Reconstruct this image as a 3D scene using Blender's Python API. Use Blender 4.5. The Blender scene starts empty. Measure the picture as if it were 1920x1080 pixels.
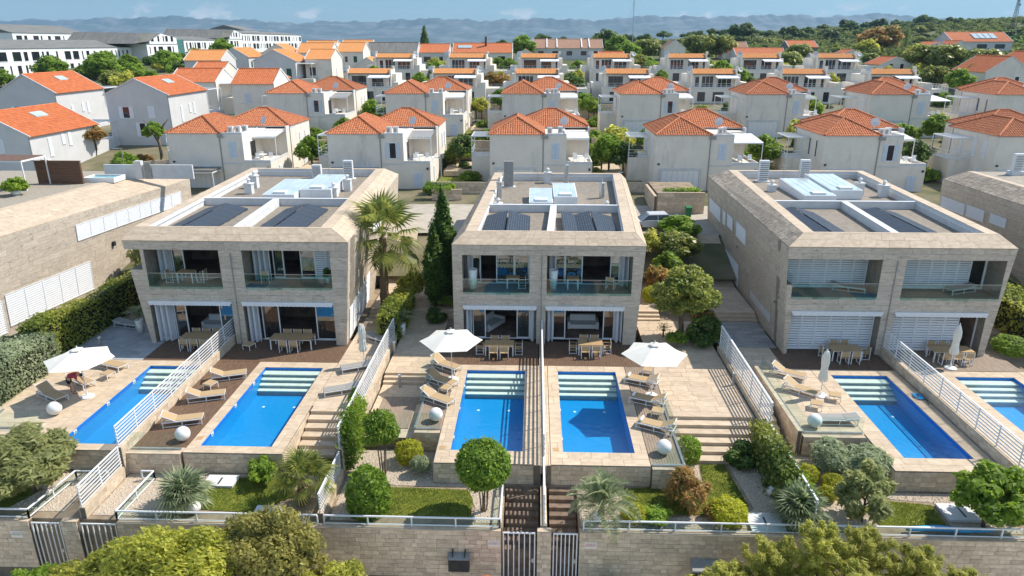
import bpy, math, random
import numpy as np
from mathutils import Vector, Matrix
S = bpy.context.scene
COL = S.collection
R = math.radians
rnd = random.Random(7)

# ---------------------------------------------------------------- camera
CAM_H, FPX, PITCH, YAW = 19.0, 1320.0, math.atan(460 / 1320.0), R(1.84)
cam_d = bpy.data.cameras.new('camera'); cam = bpy.data.objects.new('camera', cam_d); COL.objects.link(cam)
cam.location = (0, 0, CAM_H); cam.rotation_euler = (R(90) - PITCH, 0, YAW)
cam_d.sensor_width = 36.0; cam_d.lens = FPX / 1920 * 36; cam_d.clip_start = 0.5; cam_d.clip_end = 30000
S.camera = cam

# ---------------------------------------------------------------- sky, sun, exposure
SUN = Vector((0.80, 0.34, 1.0)).normalized()
W = bpy.data.worlds.new('World'); S.world = W; W.use_nodes = True
nt = W.node_tree; nt.nodes.clear()
out = nt.nodes.new('ShaderNodeOutputWorld'); bg = nt.nodes.new('ShaderNodeBackground')
sky = nt.nodes.new('ShaderNodeTexSky'); sky.sky_type = 'NISHITA'; sky.sun_disc = False
sky.sun_elevation = math.asin(SUN.z); sky.sun_rotation = math.atan2(SUN.x, SUN.y)
sky.altitude = 30; sky.air_density = 0.8; sky.dust_density = 0.0; sky.ozone_density = 1.6
tc = nt.nodes.new('ShaderNodeTexCoord')
# small cumulus low above the horizon, all the way round
mp = nt.nodes.new('ShaderNodeMapping'); mp.inputs['Scale'].default_value = (20, 20, 44)
nt.links.new(tc.outputs['Generated'], mp.inputs['Vector'])
nz = nt.nodes.new('ShaderNodeTexNoise'); nz.inputs['Scale'].default_value = 1.0; nz.inputs['Detail'].default_value = 7; nz.inputs['Roughness'].default_value = 0.62
nt.links.new(mp.outputs[0], nz.inputs['Vector'])
cr = nt.nodes.new('ShaderNodeValToRGB'); cr.color_ramp.elements[0].position = 0.56; cr.color_ramp.elements[1].position = 0.64
nt.links.new(nz.outputs[0], cr.inputs[0])
sx = nt.nodes.new('ShaderNodeSeparateXYZ'); nt.links.new(tc.outputs['Generated'], sx.inputs[0])
band = nt.nodes.new('ShaderNodeValToRGB'); e = band.color_ramp.elements
e[0].position = 0.008; e[0].color = (0, 0, 0, 1); e[1].position = 0.022; e[1].color = (1, 1, 1, 1)
x = e.new(0.034); x.color = (.75, .75, .75, 1); x = e.new(0.048); x.color = (0, 0, 0, 1)
nt.links.new(sx.outputs['Z'], band.inputs[0])
mu = nt.nodes.new('ShaderNodeMath'); mu.operation = 'MULTIPLY'; nt.links.new(cr.outputs[0], mu.inputs[0]); nt.links.new(band.outputs[0], mu.inputs[1])
m2 = nt.nodes.new('ShaderNodeMath'); m2.operation = 'MULTIPLY'; m2.inputs[1].default_value = 0.8; nt.links.new(mu.outputs[0], m2.inputs[0])
mx = nt.nodes.new('ShaderNodeMix'); mx.data_type = 'RGBA'; mx.inputs['B'].default_value = (2.1, 2.05, 2.0, 1)
hb = nt.nodes.new('ShaderNodeValToRGB'); e = hb.color_ramp.elements     # the low sky is a soft grey blue all the way round
e[0].position = 0.0; e[0].color = (.105, .14, .18, 1); e[1].position = 0.20; e[1].color = (1, .85, .67, 1); x = e.new(0.08); x.color = (.175, .22, .225, 1)
nt.links.new(sx.outputs['Z'], hb.inputs[0]); hm_ = nt.nodes.new('ShaderNodeMix'); hm_.data_type = 'RGBA'; hm_.blend_type = 'MULTIPLY'; hm_.inputs['Factor'].default_value = 1
nt.links.new(sky.outputs[0], hm_.inputs['A']); nt.links.new(hb.outputs[0], hm_.inputs['B'])
nt.links.new(m2.outputs[0], mx.inputs['Factor']); nt.links.new(hm_.outputs['Result'], mx.inputs['A'])
nt.links.new(mx.outputs['Result'], bg.inputs['Color']); bg.inputs['Strength'].default_value = 0.15
nt.links.new(bg.outputs[0], out.inputs[0])
sd = bpy.data.lights.new('sun', 'SUN'); sd.energy = 2.35; sd.angle = R(0.5); sd.color = (1.0, 0.93, 0.82)
sun = bpy.data.objects.new('sun', sd); COL.objects.link(sun); sun.rotation_euler = SUN.to_track_quat('Z', 'Y').to_euler(); sun.location = (60, 30, 80)
S.view_settings.view_transform = 'Standard'; S.view_settings.look = 'None'; S.view_settings.gamma = 1
S.view_settings.exposure = 1.4; S.view_settings.use_curve_mapping = False

# ---------------------------------------------------------------- measuring helper: a sight line met with a level plane / an upright plane
_cp, _sp, _cy, _sy = math.cos(PITCH), math.sin(PITCH), math.cos(YAW), math.sin(YAW)
def _ray(px, py):
    u = px - 960; v = py - 540; fw = FPX * _cp - v * _sp; dn = FPX * _sp + v * _cp
    return (u * _cy - fw * _sy, u * _sy + fw * _cy, -dn)
def G(px, py, z=0.0):
    r = _ray(px, py); t = (z - CAM_H) / r[2]; return (r[0] * t, r[1] * t, z)
def V(px, py, Y):
    r = _ray(px, py); t = Y / r[1]; return (r[0] * t, Y, CAM_H + r[2] * t)

# ---------------------------------------------------------------- mesh building
class MB:
    def __init__(s): s.v = []; s.f = []; s.m = []; s.T = None
    def add(s, vs, fs, mi=0):
        n = len(s.v)
        if s.T is not None: vs = [tuple(s.T @ Vector(q)) for q in vs]
        s.v.extend(vs); s.f.extend([tuple(n + i for i in f) for f in fs]); s.m.extend([mi] * len(fs)); return s
    def box(s, x0, y0, z0, x1, y1, z1, mi=0):
        return s.add([(x0, y0, z0), (x1, y0, z0), (x1, y1, z0), (x0, y1, z0), (x0, y0, z1), (x1, y0, z1), (x1, y1, z1), (x0, y1, z1)],
              [(3, 2, 1, 0), (4, 5, 6, 7), (0, 1, 5, 4), (1, 2, 6, 5), (2, 3, 7, 6), (3, 0, 4, 7)], mi)
    def hexa(s, b, t, mi=0):   # bottom 4, top 4 corners
        return s.add(list(b) + list(t), [(3, 2, 1, 0), (4, 5, 6, 7), (0, 1, 5, 4), (1, 2, 6, 5), (2, 3, 7, 6), (3, 0, 4, 7)], mi)
    def prism(s, poly, z0, z1, mi=0):  # counter-clockwise plan outline
        n = len(poly); vs = [(x, y, z0) for x, y in poly] + [(x, y, z1) for x, y in poly]
        fs = [tuple(range(n - 1, -1, -1)), tuple(range(n, 2 * n))] + [(i, (i + 1) % n, n + (i + 1) % n, n + i) for i in range(n)]
        return s.add(vs, fs, mi)
    def pxz(s, poly, y0, y1, mi=0):    # outline in x,z extruded in y
        n = len(poly); vs = [(x, y0, z) for x, z in poly] + [(x, y1, z) for x, z in poly]
        fs = [tuple(range(n)), tuple(range(2 * n - 1, n - 1, -1))] + [(i, n + i, n + (i + 1) % n, (i + 1) % n) for i in range(n)]
        return s.add(vs, fs, mi)
    def pyz(s, poly, x0, x1, mi=0):
        n = len(poly); vs = [(x0, y, z) for y, z in poly] + [(x1, y, z) for y, z in poly]
        fs = [tuple(range(n - 1, -1, -1)), tuple(range(n, 2 * n))] + [(i, (i + 1) % n, n + (i + 1) % n, n + i) for i in range(n)]
        return s.add(vs, fs, mi)
    def face(s, *p, mi=0): return s.add(list(p), [tuple(range(len(p)))], mi)
    def tube(s, pts, r, n=6, mi=0):
        pts = [Vector(p) for p in pts]; rs = r if isinstance(r, (list, tuple)) else [r] * len(pts); vs = []; fs = []
        for i, p in enumerate(pts):
            d = (pts[min(i + 1, len(pts) - 1)] - pts[max(i - 1, 0)]).normalized()
            a = d.orthogonal().normalized() if abs(d.z) > .99 else d.cross(Vector((0, 0, 1))).normalized(); b = d.cross(a)
            for k in range(n):
                t = 2 * math.pi * k / n + math.pi / 4; vs.append(tuple(p + (a * math.cos(t) + b * math.sin(t)) * rs[i]))
        for i in range(len(pts) - 1):
            for k in range(n):
                fs.append((i * n + k, i * n + (k + 1) % n, (i + 1) * n + (k + 1) % n, (i + 1) * n + k))
        fs.append(tuple(range(n - 1, -1, -1))); fs.append(tuple(range((len(pts) - 1) * n, len(pts) * n)))
        return s.add(vs, fs, mi)
    def bar(s, p, q, r, mi=0): return s.tube([p, q], r, 4, mi)
    def lathe(s, prof, n=16, c=(0, 0, 0), mi=0):
        vs = []; fs = []
        for r, z in prof:
            for k in range(n): t = 2 * math.pi * k / n; vs.append((c[0] + r * math.cos(t), c[1] + r * math.sin(t), c[2] + z))
        for i in range(len(prof) - 1):
            for k in range(n): fs.append((i * n + k, i * n + (k + 1) % n, (i + 1) * n + (k + 1) % n, (i + 1) * n + k))
        fs.append(tuple(range(n - 1, -1, -1))); fs.append(tuple(range((len(prof) - 1) * n, len(prof) * n)))
        return s.add(vs, fs, mi)
    def ball(s, r, c=(0, 0, 0), n=18, mi=0):
        k = n // 2; return s.lathe([(max(r * math.sin(math.pi * i / k), 1e-3), -r * math.cos(math.pi * i / k)) for i in range(k + 1)], n, c, mi)
    def mesh(s, name, mats, smooth=False):
        me = bpy.data.meshes.new(name); me.from_pydata(s.v, [], s.f)
        for m in (mats if isinstance(mats, (list, tuple)) else [mats]): me.materials.append(m)
        if any(s.m): me.polygons.foreach_set('material_index', s.m)
        if smooth: me.polygons.foreach_set('use_smooth', [True] * len(s.f))
        me.update(); return me
    def build(s, name, mats, parent=None, smooth=False):
        return link(name, s.mesh(name, mats, smooth), parent)

def link(name, me, parent=None, M=None):
    o = bpy.data.objects.new(name, me); COL.objects.link(o)
    if parent is not None: o.parent = parent
    if M is not None: o.matrix_local = M
    return o
def thing(name, label, cat, loc=(0, 0, 0), rz=0.0, group=None):
    o = bpy.data.objects.new(name, None); o.empty_display_size = .2; COL.objects.link(o)
    o.location = loc; o.rotation_euler = (0, 0, rz); return tag(o, label, cat, group)
def tag(o, label, cat, group=None):
    o['label'] = label; o['category'] = cat
    if group: o['group'] = group
    return o
def struct(o): o['kind'] = 'structure'; return o
def stuff(o): o['kind'] = 'stuff'; return o
def dup(o, loc, rz=0.0, label=None, scale=None):
    kids = KIDS.get(o.name)
    if kids is None: kids = KIDS[o.name] = [(c, list(c.children)) for c in o.children]
    r = o.copy(); COL.objects.link(r); r.location = loc; r.rotation_euler = (0, 0, rz)
    if scale: r.scale = scale if isinstance(scale, (tuple, list)) else (scale,) * 3
    if label: r['label'] = label
    for c, gs in kids:
        d = c.copy(); COL.objects.link(d); d.parent = r
        for g in gs: h = g.copy(); COL.objects.link(h); h.parent = d
    return r
KIDS = {}
UNIT = {}
def unit_box(mat):
    if mat.name not in UNIT: UNIT[mat.name] = MB().box(0, 0, 0, 1, 1, 1).mesh('block', mat)
    return UNIT[mat.name]
def piece(name, parent, mat, o, u, v, n):
    """one block: corner o, edge vectors u, v (in the face, at right angles) and n (outward thickness)"""
    u, v, n = Vector(u), Vector(v), Vector(n)
    M = Matrix(((u.x, v.x, n.x, o[0]), (u.y, v.y, n.y, o[1]), (u.z, v.z, n.z, o[2]), (0, 0, 0, 1)))
    return link(name, unit_box(mat), parent, M)

def clad(parent, P, U, Vv, w, h, mat, name='slab', th=.03, gap=.012, seed=1, brick=True, jit=.25, limit=300, lift=.012):
    """courses of separate blocks over the parallelogram P, P+U, P+V (U, V at right angles)"""
    rg = random.Random(seed); P, U, Vv = Vector(P), Vector(U), Vector(Vv); N = U.cross(Vv).normalized(); lu, lv = U.length, Vv.length
    uu, vv = U / lu, Vv / lv; rows = max(1, round(lv / h)); hh = lv / rows; k = 0; rest = MB()
    for r in range(rows):
        x = 0.0; first = w * (rg.uniform(.3, 1) if brick else 1)
        while x < lu - 1e-3:
            ww = first if x == 0 else w * (1 + rg.uniform(-jit, jit))
            if lu - (x + ww) < w * .35: ww = lu - x
            t = th + rg.uniform(0, lift); o = P + uu * (x + gap / 2) + vv * (r * hh + gap / 2) ; a = uu * (ww - gap); b = vv * (hh - gap); n = N * t
            if k < limit: piece(name, parent, mat, o, a, b, n)
            else: rest.hexa([o, o + a, o + a + b, o + b], [o + n, o + a + n, o + a + b + n, o + b + n])
            k += 1; x += ww
    if rest.v: stuff(rest.build('stonework', mat, parent))
    return k

# ---------------------------------------------------------------- materials
def nmat(name, col, rough=.8, var=.18, scale=3.0, stretch=(1, 1, 1), col2=None, bump=0.0, bscale=None, rv=0.0, spec=.35, det=5, lo=.35, hi=.65, metallic=0.0, stain=None):
    m = bpy.data.materials.new(name); m.use_nodes = True; t = m.node_tree; n = t.nodes; L = t.links
    b = n['Principled BSDF']; b.inputs['Roughness'].default_value = rough; b.inputs['Specular IOR Level'].default_value = spec; b.inputs['Metallic'].default_value = metallic
    g = n.new('ShaderNodeNewGeometry'); oi = n.new('ShaderNodeObjectInfo')
    off = n.new('ShaderNodeVectorMath'); off.operation = 'SCALE'; off.inputs[0].default_value = (37, 51, 23) if rv else (0, 0, 0); L.new(oi.outputs['Random'], off.inputs['Scale'])
    ad = n.new('ShaderNodeVectorMath'); ad.operation = 'ADD'; L.new(g.outputs['Position'], ad.inputs[0]); L.new(off.outputs[0], ad.inputs[1])
    mp = n.new('ShaderNodeMapping'); mp.inputs['Scale'].default_value = stretch; L.new(ad.outputs[0], mp.inputs['Vector'])
    nz = n.new('ShaderNodeTexNoise'); nz.inputs['Scale'].default_value = scale; nz.inputs['Detail'].default_value = det; nz.inputs['Roughness'].default_value = .6; L.new(mp.outputs[0], nz.inputs['Vector'])
    r = n.new('ShaderNodeValToRGB'); c = Vector(col); c2 = Vector(col2) if col2 else c * (1 + var); c1 = c if col2 else c * (1 - var)
    r.color_ramp.elements[0].position = lo; r.color_ramp.elements[1].position = hi
    r.color_ramp.elements[0].color = (*c1, 1); r.color_ramp.elements[1].color = (*c2, 1); L.new(nz.outputs[0], r.inputs[0]); last = r.outputs[0]
    if stain:   # weather stains running down: (colour, scale, stretch, threshold)
        mp2 = n.new('ShaderNodeMapping'); mp2.inputs['Scale'].default_value = stain[2]; L.new(g.outputs['Position'], mp2.inputs['Vector'])
        n2 = n.new('ShaderNodeTexNoise'); n2.inputs['Scale'].default_value = stain[1]; n2.inputs['Detail'].default_value = 7; n2.inputs['Roughness'].default_value = .68; L.new(mp2.outputs[0], n2.inputs['Vector'])
        r2 = n.new('ShaderNodeValToRGB'); r2.color_ramp.elements[0].position = stain[3]; r2.color_ramp.elements[1].position = stain[3] + .16; r2.color_ramp.elements[1].color = (stain[4],) * 3 + (1,)
        L.new(n2.outputs[0], r2.inputs[0]); mx = n.new('ShaderNodeMix'); mx.data_type = 'RGBA'; mx.inputs['B'].default_value = (*stain[0], 1)
        L.new(r2.outputs[0], mx.inputs['Factor']); L.new(last, mx.inputs['A']); last = mx.outputs['Result']
    if rv:
        mr = n.new('ShaderNodeMapRange'); mr.inputs['To Min'].default_value = 1 - rv; mr.inputs['To Max'].default_value = 1 + rv; L.new(oi.outputs['Random'], mr.inputs['Value'])
        hs = n.new('ShaderNodeHueSaturation'); L.new(mr.outputs[0], hs.inputs['Value']); L.new(last, hs.inputs['Color']); last = hs.outputs[0]
    L.new(last, b.inputs['Base Color'])
    if bump:
        bp = n.new('ShaderNodeBump'); bp.inputs['Strength'].default_value = bump; bp.inputs['Distance'].default_value = .03
        n3 = n.new('ShaderNodeTexNoise'); n3.inputs['Scale'].default_value = bscale or scale * 4; n3.inputs['Detail'].default_value = 4; L.new(mp.outputs[0], n3.inputs['Vector'])
        L.new(n3.outputs[0], bp.inputs['Height']); L.new(bp.outputs[0], b.inputs['Normal'])
    return m

def leafmat(name, col, col2, trans=.5, rv=.12, rough=.55):
    m = bpy.data.materials.new(name); m.use_nodes = True; t = m.node_tree; n = t.nodes; L = t.links; b = n['Principled BSDF']
    at = n.new('ShaderNodeAttribute'); at.attribute_name = 'tint'; oi = n.new('ShaderNodeObjectInfo')
    mx = n.new('ShaderNodeMix'); mx.data_type = 'RGBA'; mx.inputs['A'].default_value = (*col, 1); mx.inputs['B'].default_value = (*col2, 1); L.new(at.outputs['Fac'], mx.inputs['Factor'])
    mr = n.new('ShaderNodeMapRange'); mr.inputs['To Min'].default_value = 1 - rv; mr.inputs['To Max'].default_value = 1 + rv; L.new(oi.outputs['Random'], mr.inputs['Value'])
    hs = n.new('ShaderNodeHueSaturation'); L.new(mr.outputs[0], hs.inputs['Value']); L.new(mx.outputs['Result'], hs.inputs['Color'])
    L.new(hs.outputs[0], b.inputs['Base Color']); b.inputs['Roughness'].default_value = rough; b.inputs['Specular IOR Level'].default_value = .35
    tr = n.new('ShaderNodeBsdfTranslucent'); h2 = n.new('ShaderNodeHueSaturation'); h2.inputs['Value'].default_value = 1.7; L.new(hs.outputs[0], h2.inputs['Color']); L.new(h2.outputs[0], tr.inputs['Color']); ms = n.new('ShaderNodeMixShader'); ms.inputs[0].default_value = trans
    L.new(b.outputs[0], ms.inputs[1]); L.new(tr.outputs[0], ms.inputs[2]); L.new(ms.outputs[0], n['Material Output'].inputs[0]); return m

def glassmat(name, tint, ior=1.5, rough=0.0, bump=0, bscale=3, refl=1.0):
    m = bpy.data.materials.new(name); m.use_nodes = True; t = m.node_tree; n = t.nodes; L = t.links; n.remove(n['Principled BSDF'])
    tr = n.new('ShaderNodeBsdfTransparent'); tr.inputs[0].default_value = (*tint, 1); gl = n.new('ShaderNodeBsdfGlossy'); gl.inputs['Roughness'].default_value = rough; gl.inputs[0].default_value = (refl, refl, refl, 1)
    fr = n.new('ShaderNodeFresnel'); fr.inputs['IOR'].default_value = ior; ms = n.new('ShaderNodeMixShader')
    gb = n.new('ShaderNodeNewGeometry'); inv = n.new('ShaderNodeMath'); inv.operation = 'SUBTRACT'; inv.inputs[0].default_value = 1; L.new(gb.outputs['Backfacing'], inv.inputs[1]); mlt = n.new('ShaderNodeMath'); mlt.operation = 'MULTIPLY'; L.new(fr.outputs[0], mlt.inputs[0]); L.new(inv.outputs[0], mlt.inputs[1])
    L.new(mlt.outputs[0], ms.inputs[0]); L.new(tr.outputs[0], ms.inputs[1]); L.new(gl.outputs[0], ms.inputs[2]); L.new(ms.outputs[0], n['Material Output'].inputs[0])
    if bump:
        bp = n.new('ShaderNodeBump'); bp.inputs['Strength'].default_value = bump; bp.inputs['Distance'].default_value = .02; nz = n.new('ShaderNodeTexNoise'); nz.inputs['Scale'].default_value = bscale; nz.inputs['Detail'].default_value = 3
        g = n.new('ShaderNodeNewGeometry'); L.new(g.outputs['Position'], nz.inputs['Vector']); L.new(nz.outputs[0], bp.inputs['Height']); L.new(bp.outputs[0], gl.inputs['Normal']); L.new(bp.outputs[0], fr.inputs['Normal'])
    return m

STN = ((.10, .085, .07), 1.3, (1.6, 1.6, .35), .52, .75)
M_trav = nmat('travertine', (.44, .37, .295), .75, scale=3.5, stretch=(.8, .8, 3), col2=(.59, .505, .41), bump=.3, bscale=14, rv=.08, stain=((.12, .095, .075), 2.6, (.55, .55, 2.6), .56, .65), det=8)
M_travb = nmat('travertine body', (.20, .17, .14), .85, scale=3, col2=(.28, .24, .19))
M_roofst = nmat('roof travertine', (.44, .345, .25), .75, scale=3, stretch=(.8, 1.4, 2), col2=(.57, .46, .345), bump=.2, bscale=12, rv=.05, stain=((.25, .20, .15), .9, (1, 1, 1), .60, .5))
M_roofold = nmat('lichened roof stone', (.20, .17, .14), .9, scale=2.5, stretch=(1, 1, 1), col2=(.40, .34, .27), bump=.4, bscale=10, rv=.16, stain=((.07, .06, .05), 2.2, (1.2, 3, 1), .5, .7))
M_wallst = nmat('sawn limestone', (.49, .39, .285), .85, scale=3, stretch=(1, 1, 1.6), col2=(.67, .555, .425), bump=.5, bscale=16, rv=.16, stain=((.15, .11, .08), 1.5, (1, 1, 1), .6, .6))
M_pave = nmat('limestone paving', (.46, .36, .255), .75, scale=2.4, stretch=(.8, 1.8, 1), col2=(.59, .47, .345), bump=.12, bscale=14, rv=.08, stain=((.30, .24, .18), 1.2, (1, 1, 1), .6, .45))
M_copdark = nmat('joint bed', (.16, .13, .10), .9)
M_conc = nmat('roof gravel deck', (.26, .23, .19), .9, scale=5, col2=(.38, .335, .27), bump=.3, bscale=40)
M_white = nmat('white paint', (.76, .76, .75), .45, var=.03)
M_louvre = nmat('white louvre', (.72, .74, .77), .5, var=.04)
M_frame = nmat('window frame white', (.78, .79, .80), .4, var=.03)
M_parapet = nmat('roof parapet render', (.60, .60, .60), .8, var=.07, scale=1.5)
M_metal = nmat('galvanised metal', (.45, .47, .48), .35, var=.1, scale=4, metallic=.7)
M_alu = nmat('white coated aluminium', (.72, .73, .74), .38, var=.04, spec=.5)
M_dark = nmat('dark plastic', (.03, .032, .035), .5, var=.2)
M_grey = nmat('grey plastic', (.28, .28, .27), .5, var=.1)
M_wood = nmat('hardwood decking', (.095, .055, .034), .6, scale=3, stretch=(9, .6, 1), col2=(.20, .125, .08), bump=.2, bscale=20)
M_woodlt = nmat('weathered decking', (.22, .165, .12), .7, scale=3, stretch=(9, .6, 1), col2=(.34, .26, .195), bump=.2, bscale=20)
M_teak = nmat('teak', (.36, .23, .11), .55, scale=5, stretch=(1, 8, 1), col2=(.50, .34, .18))
M_sling = nmat('tan sling', (.43, .305, .17), .7, var=.06, scale=30)
M_slinggrey = nmat('grey sling', (.30, .29, .27), .7, var=.06, scale=30)
M_canvas = nmat('cream canvas', (.74, .71, .64), .85, var=.04, scale=2)
M_awn = nmat('white awning cloth', (.72, .72, .73), .8, var=.04)
M_pool = nmat('blue pool mosaic', (.002, .215, .50), .4, scale=14, col2=(.012, .31, .60), det=8)
M_pooltop = nmat('pool waterline mosaic', (.0, .13, .50), .35, scale=9, col2=(.01, .2, .6))
M_tread = nmat('pool step stone', (.84, .74, .58), .7, var=.06)
M_riser = nmat('pool step riser', (.24, .29, .28), .7, var=.1)
M_water = glassmat('pool water', (.80, .95, 1.0), 1.42, 0.0, 1.0, 3.2)
M_glass = glassmat('clear balustrade glass', (.90, .96, .95), 1.3, refl=.55)
M_balc = glassmat('balcony glass', (.76, .90, .88), 1.6, refl=.85)
M_pane = glassmat('window glass', (.50, .60, .63), 2.3)
M_panedk = nmat('dark window glass', (.012, .016, .025), .06, var=.2, spec=.8)
M_skyl = glassmat('frosted skylight', (.50, .62, .64), 1.8, .15)
M_room = nmat('dark interior', (.22, .15, .11), .8, var=.4, scale=.8)
M_roomlt = nmat('pale interior', (.35, .30, .25), .8, var=.2, scale=1.2)
M_curt = nmat('curtain', (.40, .40, .38), .9, var=.15, scale=6, stretch=(4, 4, .2))
M_render = nmat('pale render', (.735, .675, .595), .85, var=.05, scale=.6, stain=((.47, .44, .40), .7, (1, 1, .25), .54, .6))
M_render2 = nmat('grey blue render', (.56, .555, .55), .85, var=.05, scale=.6)
M_render3 = nmat('warm render', (.62, .57, .49), .85, var=.05, scale=.6)
M_wht = nmat('bright white render', (.74, .74, .74), .8, var=.03, scale=.4)
M_tile = nmat('terracotta tile', (.30, .09, .04), .8, scale=5, rv=.2, col2=(.60, .225, .095), bump=0, det=8, stain=((.20, .08, .045), 2.4, (1, 1, 1), .56, .5))
M_tiley = nmat('ochre tile', (.52, .20, .055), .75, scale=5, col2=(.72, .34, .12), det=8, stain=((.25, .13, .06), 2.4, (1, 1, 1), .58, .4))
M_tilebr = nmat('old brown tile', (.30, .165, .105), .85, scale=3, col2=(.42, .25, .17))
M_tilesm = nmat('plain orange tile', (.44, .125, .045), .75, scale=2, stretch=(1, 1, 1), col2=(.60, .185, .065), stain=((.36, .12, .05), 3, (3, .4, 1), .55, .4))
M_slate = nmat('grey roofing', (.13, .13, .12), .7, scale=.4, stretch=(4, .5, 1), col2=(.20, .195, .18))
M_solar = None
M_blueshut = nmat('pale blue shutter', (.56, .63, .72), .5, var=.04)
M_green = nmat('dark green shutter', (.02, .08, .05), .5)
M_grass = nmat('lawn turf', (.09, .125, .016), .9, scale=2.2, col2=(.23, .245, .034), bump=.5, bscale=60, det=8)
M_soil = nmat('garden ground', (.20, .15, .10), .95, scale=1.3, col2=(.34, .27, .19), bump=.4, bscale=30, det=8)
M_gravel = nmat('pale gravel', (.36, .29, .22), .9, scale=22, col2=(.56, .47, .37), bump=.7, bscale=60, det=8)
M_pebble = nmat('gravel pebble', (.38, .31, .24), .85, scale=9, col2=(.64, .56, .46))
M_road = nmat('street paving', (.36, .32, .265), .9, scale=1.2, col2=(.46, .41, .345), bump=.2, bscale=50)
M_terr = nmat('open ground', (.075, .085, .03), .95, scale=.25, col2=(.24, .20, .13), det=9, lo=.3, hi=.7)
M_scrub = nmat('scrub floor', (.05, .065, .018), .95, scale=.06, col2=(.13, .135, .04), det=9)
M_bark = nmat('bark', (.12, .085, .055), .9, scale=6, stretch=(1, 1, .3), col2=(.22, .165, .11), bump=.6)
M_palmbark = nmat('palm bark', (.13, .085, .05), .95, scale=7, stretch=(1, 1, 3), col2=(.26, .18, .11), bump=.8)
M_lime = nmat('far limestone mountain', (.045, .075, .07), .95, scale=.006, stretch=(1, 1, 2.5), col2=(.17, .18, .175), det=12, lo=.46, hi=.72)
M_skin = nmat('skin', (.50, .29, .20), .6, var=.05)
M_shirt = nmat('red shirt', (.36, .05, .075), .85, var=.1)
M_short = nmat('black shorts', (.012, .012, .014), .85, var=.1)
M_hair = nmat('dark hair', (.015, .011, .009), .7, var=.2)
M_carp = nmat('silver car paint', (.55, .57, .60), .25, var=.02, spec=.6)
M_tyre = nmat('tyre rubber', (.02, .02, .02), .8, var=.1)
M_signw = nmat('sign plate', (.72, .68, .62), .6, var=.04)
M_signr = nmat('sign lettering', (.45, .04, .05), .6, var=.04)
M_binG = nmat('green bin', (.03, .17, .06), .5, var=.06)
M_orange = nmat('orange canvas', (.70, .36, .08), .8, var=.05)
M_brownpan = nmat('brown cladding', (.11, .055, .03), .6, scale=3, stretch=(1, 1, 5), col2=(.17, .09, .055))
M_tarp = nmat('blue tarpaulin', (.01, .22, .55), .5, scale=3, col2=(.02, .38, .72))
M_teal = nmat('teal glazing', (.06, .20, .19), .15, var=.2, spec=.7)
# leaves
L_yel = leafmat('yellow green leaves', (.19, .215, .03), (.58, .56, .11))
L_brn = leafmat('olive brown leaves', (.18, .17, .05), (.50, .46, .14))
L_grn = leafmat('fresh green leaves', (0.0990, 0.1800, 0.0216), (0.2957, 0.4032, 0.0403))
L_topi = leafmat('topiary leaves', (0.0720, 0.1530, 0.0180), (0.3024, 0.4082, 0.0454), trans=.47)
L_dark = leafmat('dark green leaves', (0.0396, 0.0900, 0.0216), (0.1725, 0.2430, 0.0470), trans=.42)
L_laur = leafmat('laurel leaves', (0.0720, 0.1260, 0.0252), (0.3780, 0.3780, 0.0840), trans=.42, rough=.4)
L_oliv = leafmat('olive leaves', (0.2025, 0.2295, 0.0810), (0.4173, 0.4264, 0.1814))
L_grey = leafmat('grey green leaves', (0.1980, 0.2430, 0.1350), (0.4066, 0.4435, 0.2834))
L_gold = leafmat('golden leaves', (.22, .26, .018), (.46, .45, .04))
L_red = leafmat('reddish leaves', (.16, .17, .035), (.50, .27, .10))
L_hedge = leafmat('hedge leaves', (0.1440, 0.1980, 0.0324), (0.4570, 0.4570, 0.0806), trans=.47)
L_pine = leafmat('pine needles', (0.0632, 0.1107, 0.0380), (0.1486, 0.2017, 0.0637), trans=.37)
L_pinel = leafmat('young pine needles', (.19, .205, .035), (.50, .48, .10), trans=.47)
L_cyp = leafmat('cypress foliage', (0.0288, 0.0810, 0.0180), (0.1452, 0.2298, 0.0302), trans=.37)
L_palm = leafmat('palm fronds', (.075, .115, .028), (.29, .30, .07), trans=.47, rough=.4)
L_palmb = leafmat('bluish palm fronds', (.14, .19, .10), (.34, .37, .21), trans=.42, rough=.4)
L_scr = leafmat('scrub leaves', (.05, .075, .02), (.20, .23, .055), rough=.85, trans=.37, rv=.3)
L_lawn = leafmat('grass blades', (.09, .13, .016), (.26, .28, .045), trans=.47)

def solar_material():
    m = bpy.data.materials.new('solar cells'); m.use_nodes = True; t = m.node_tree; n = t.nodes; L = t.links; b = n['Principled BSDF']; b.inputs['Roughness'].default_value = .5; b.inputs['Specular IOR Level'].default_value = .06
    tcn = n.new('ShaderNodeTexCoord'); br = n.new('ShaderNodeTexBrick'); br.offset = 0; br.inputs['Scale'].default_value = 1; br.inputs['Mortar Size'].default_value = .011; br.inputs['Brick Width'].default_value = .165; br.inputs['Row Height'].default_value = .165
    br.inputs['Color1'].default_value = (.016, .026, .042, 1); br.inputs['Color2'].default_value = (.022, .036, .066, 1); br.inputs['Mortar'].default_value = (.15, .17, .19, 1)
    L.new(tcn.outputs['UV'], br.inputs['Vector']); L.new(br.outputs['Color'], b.inputs['Base Color']); return m
M_solar = solar_material()
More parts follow.
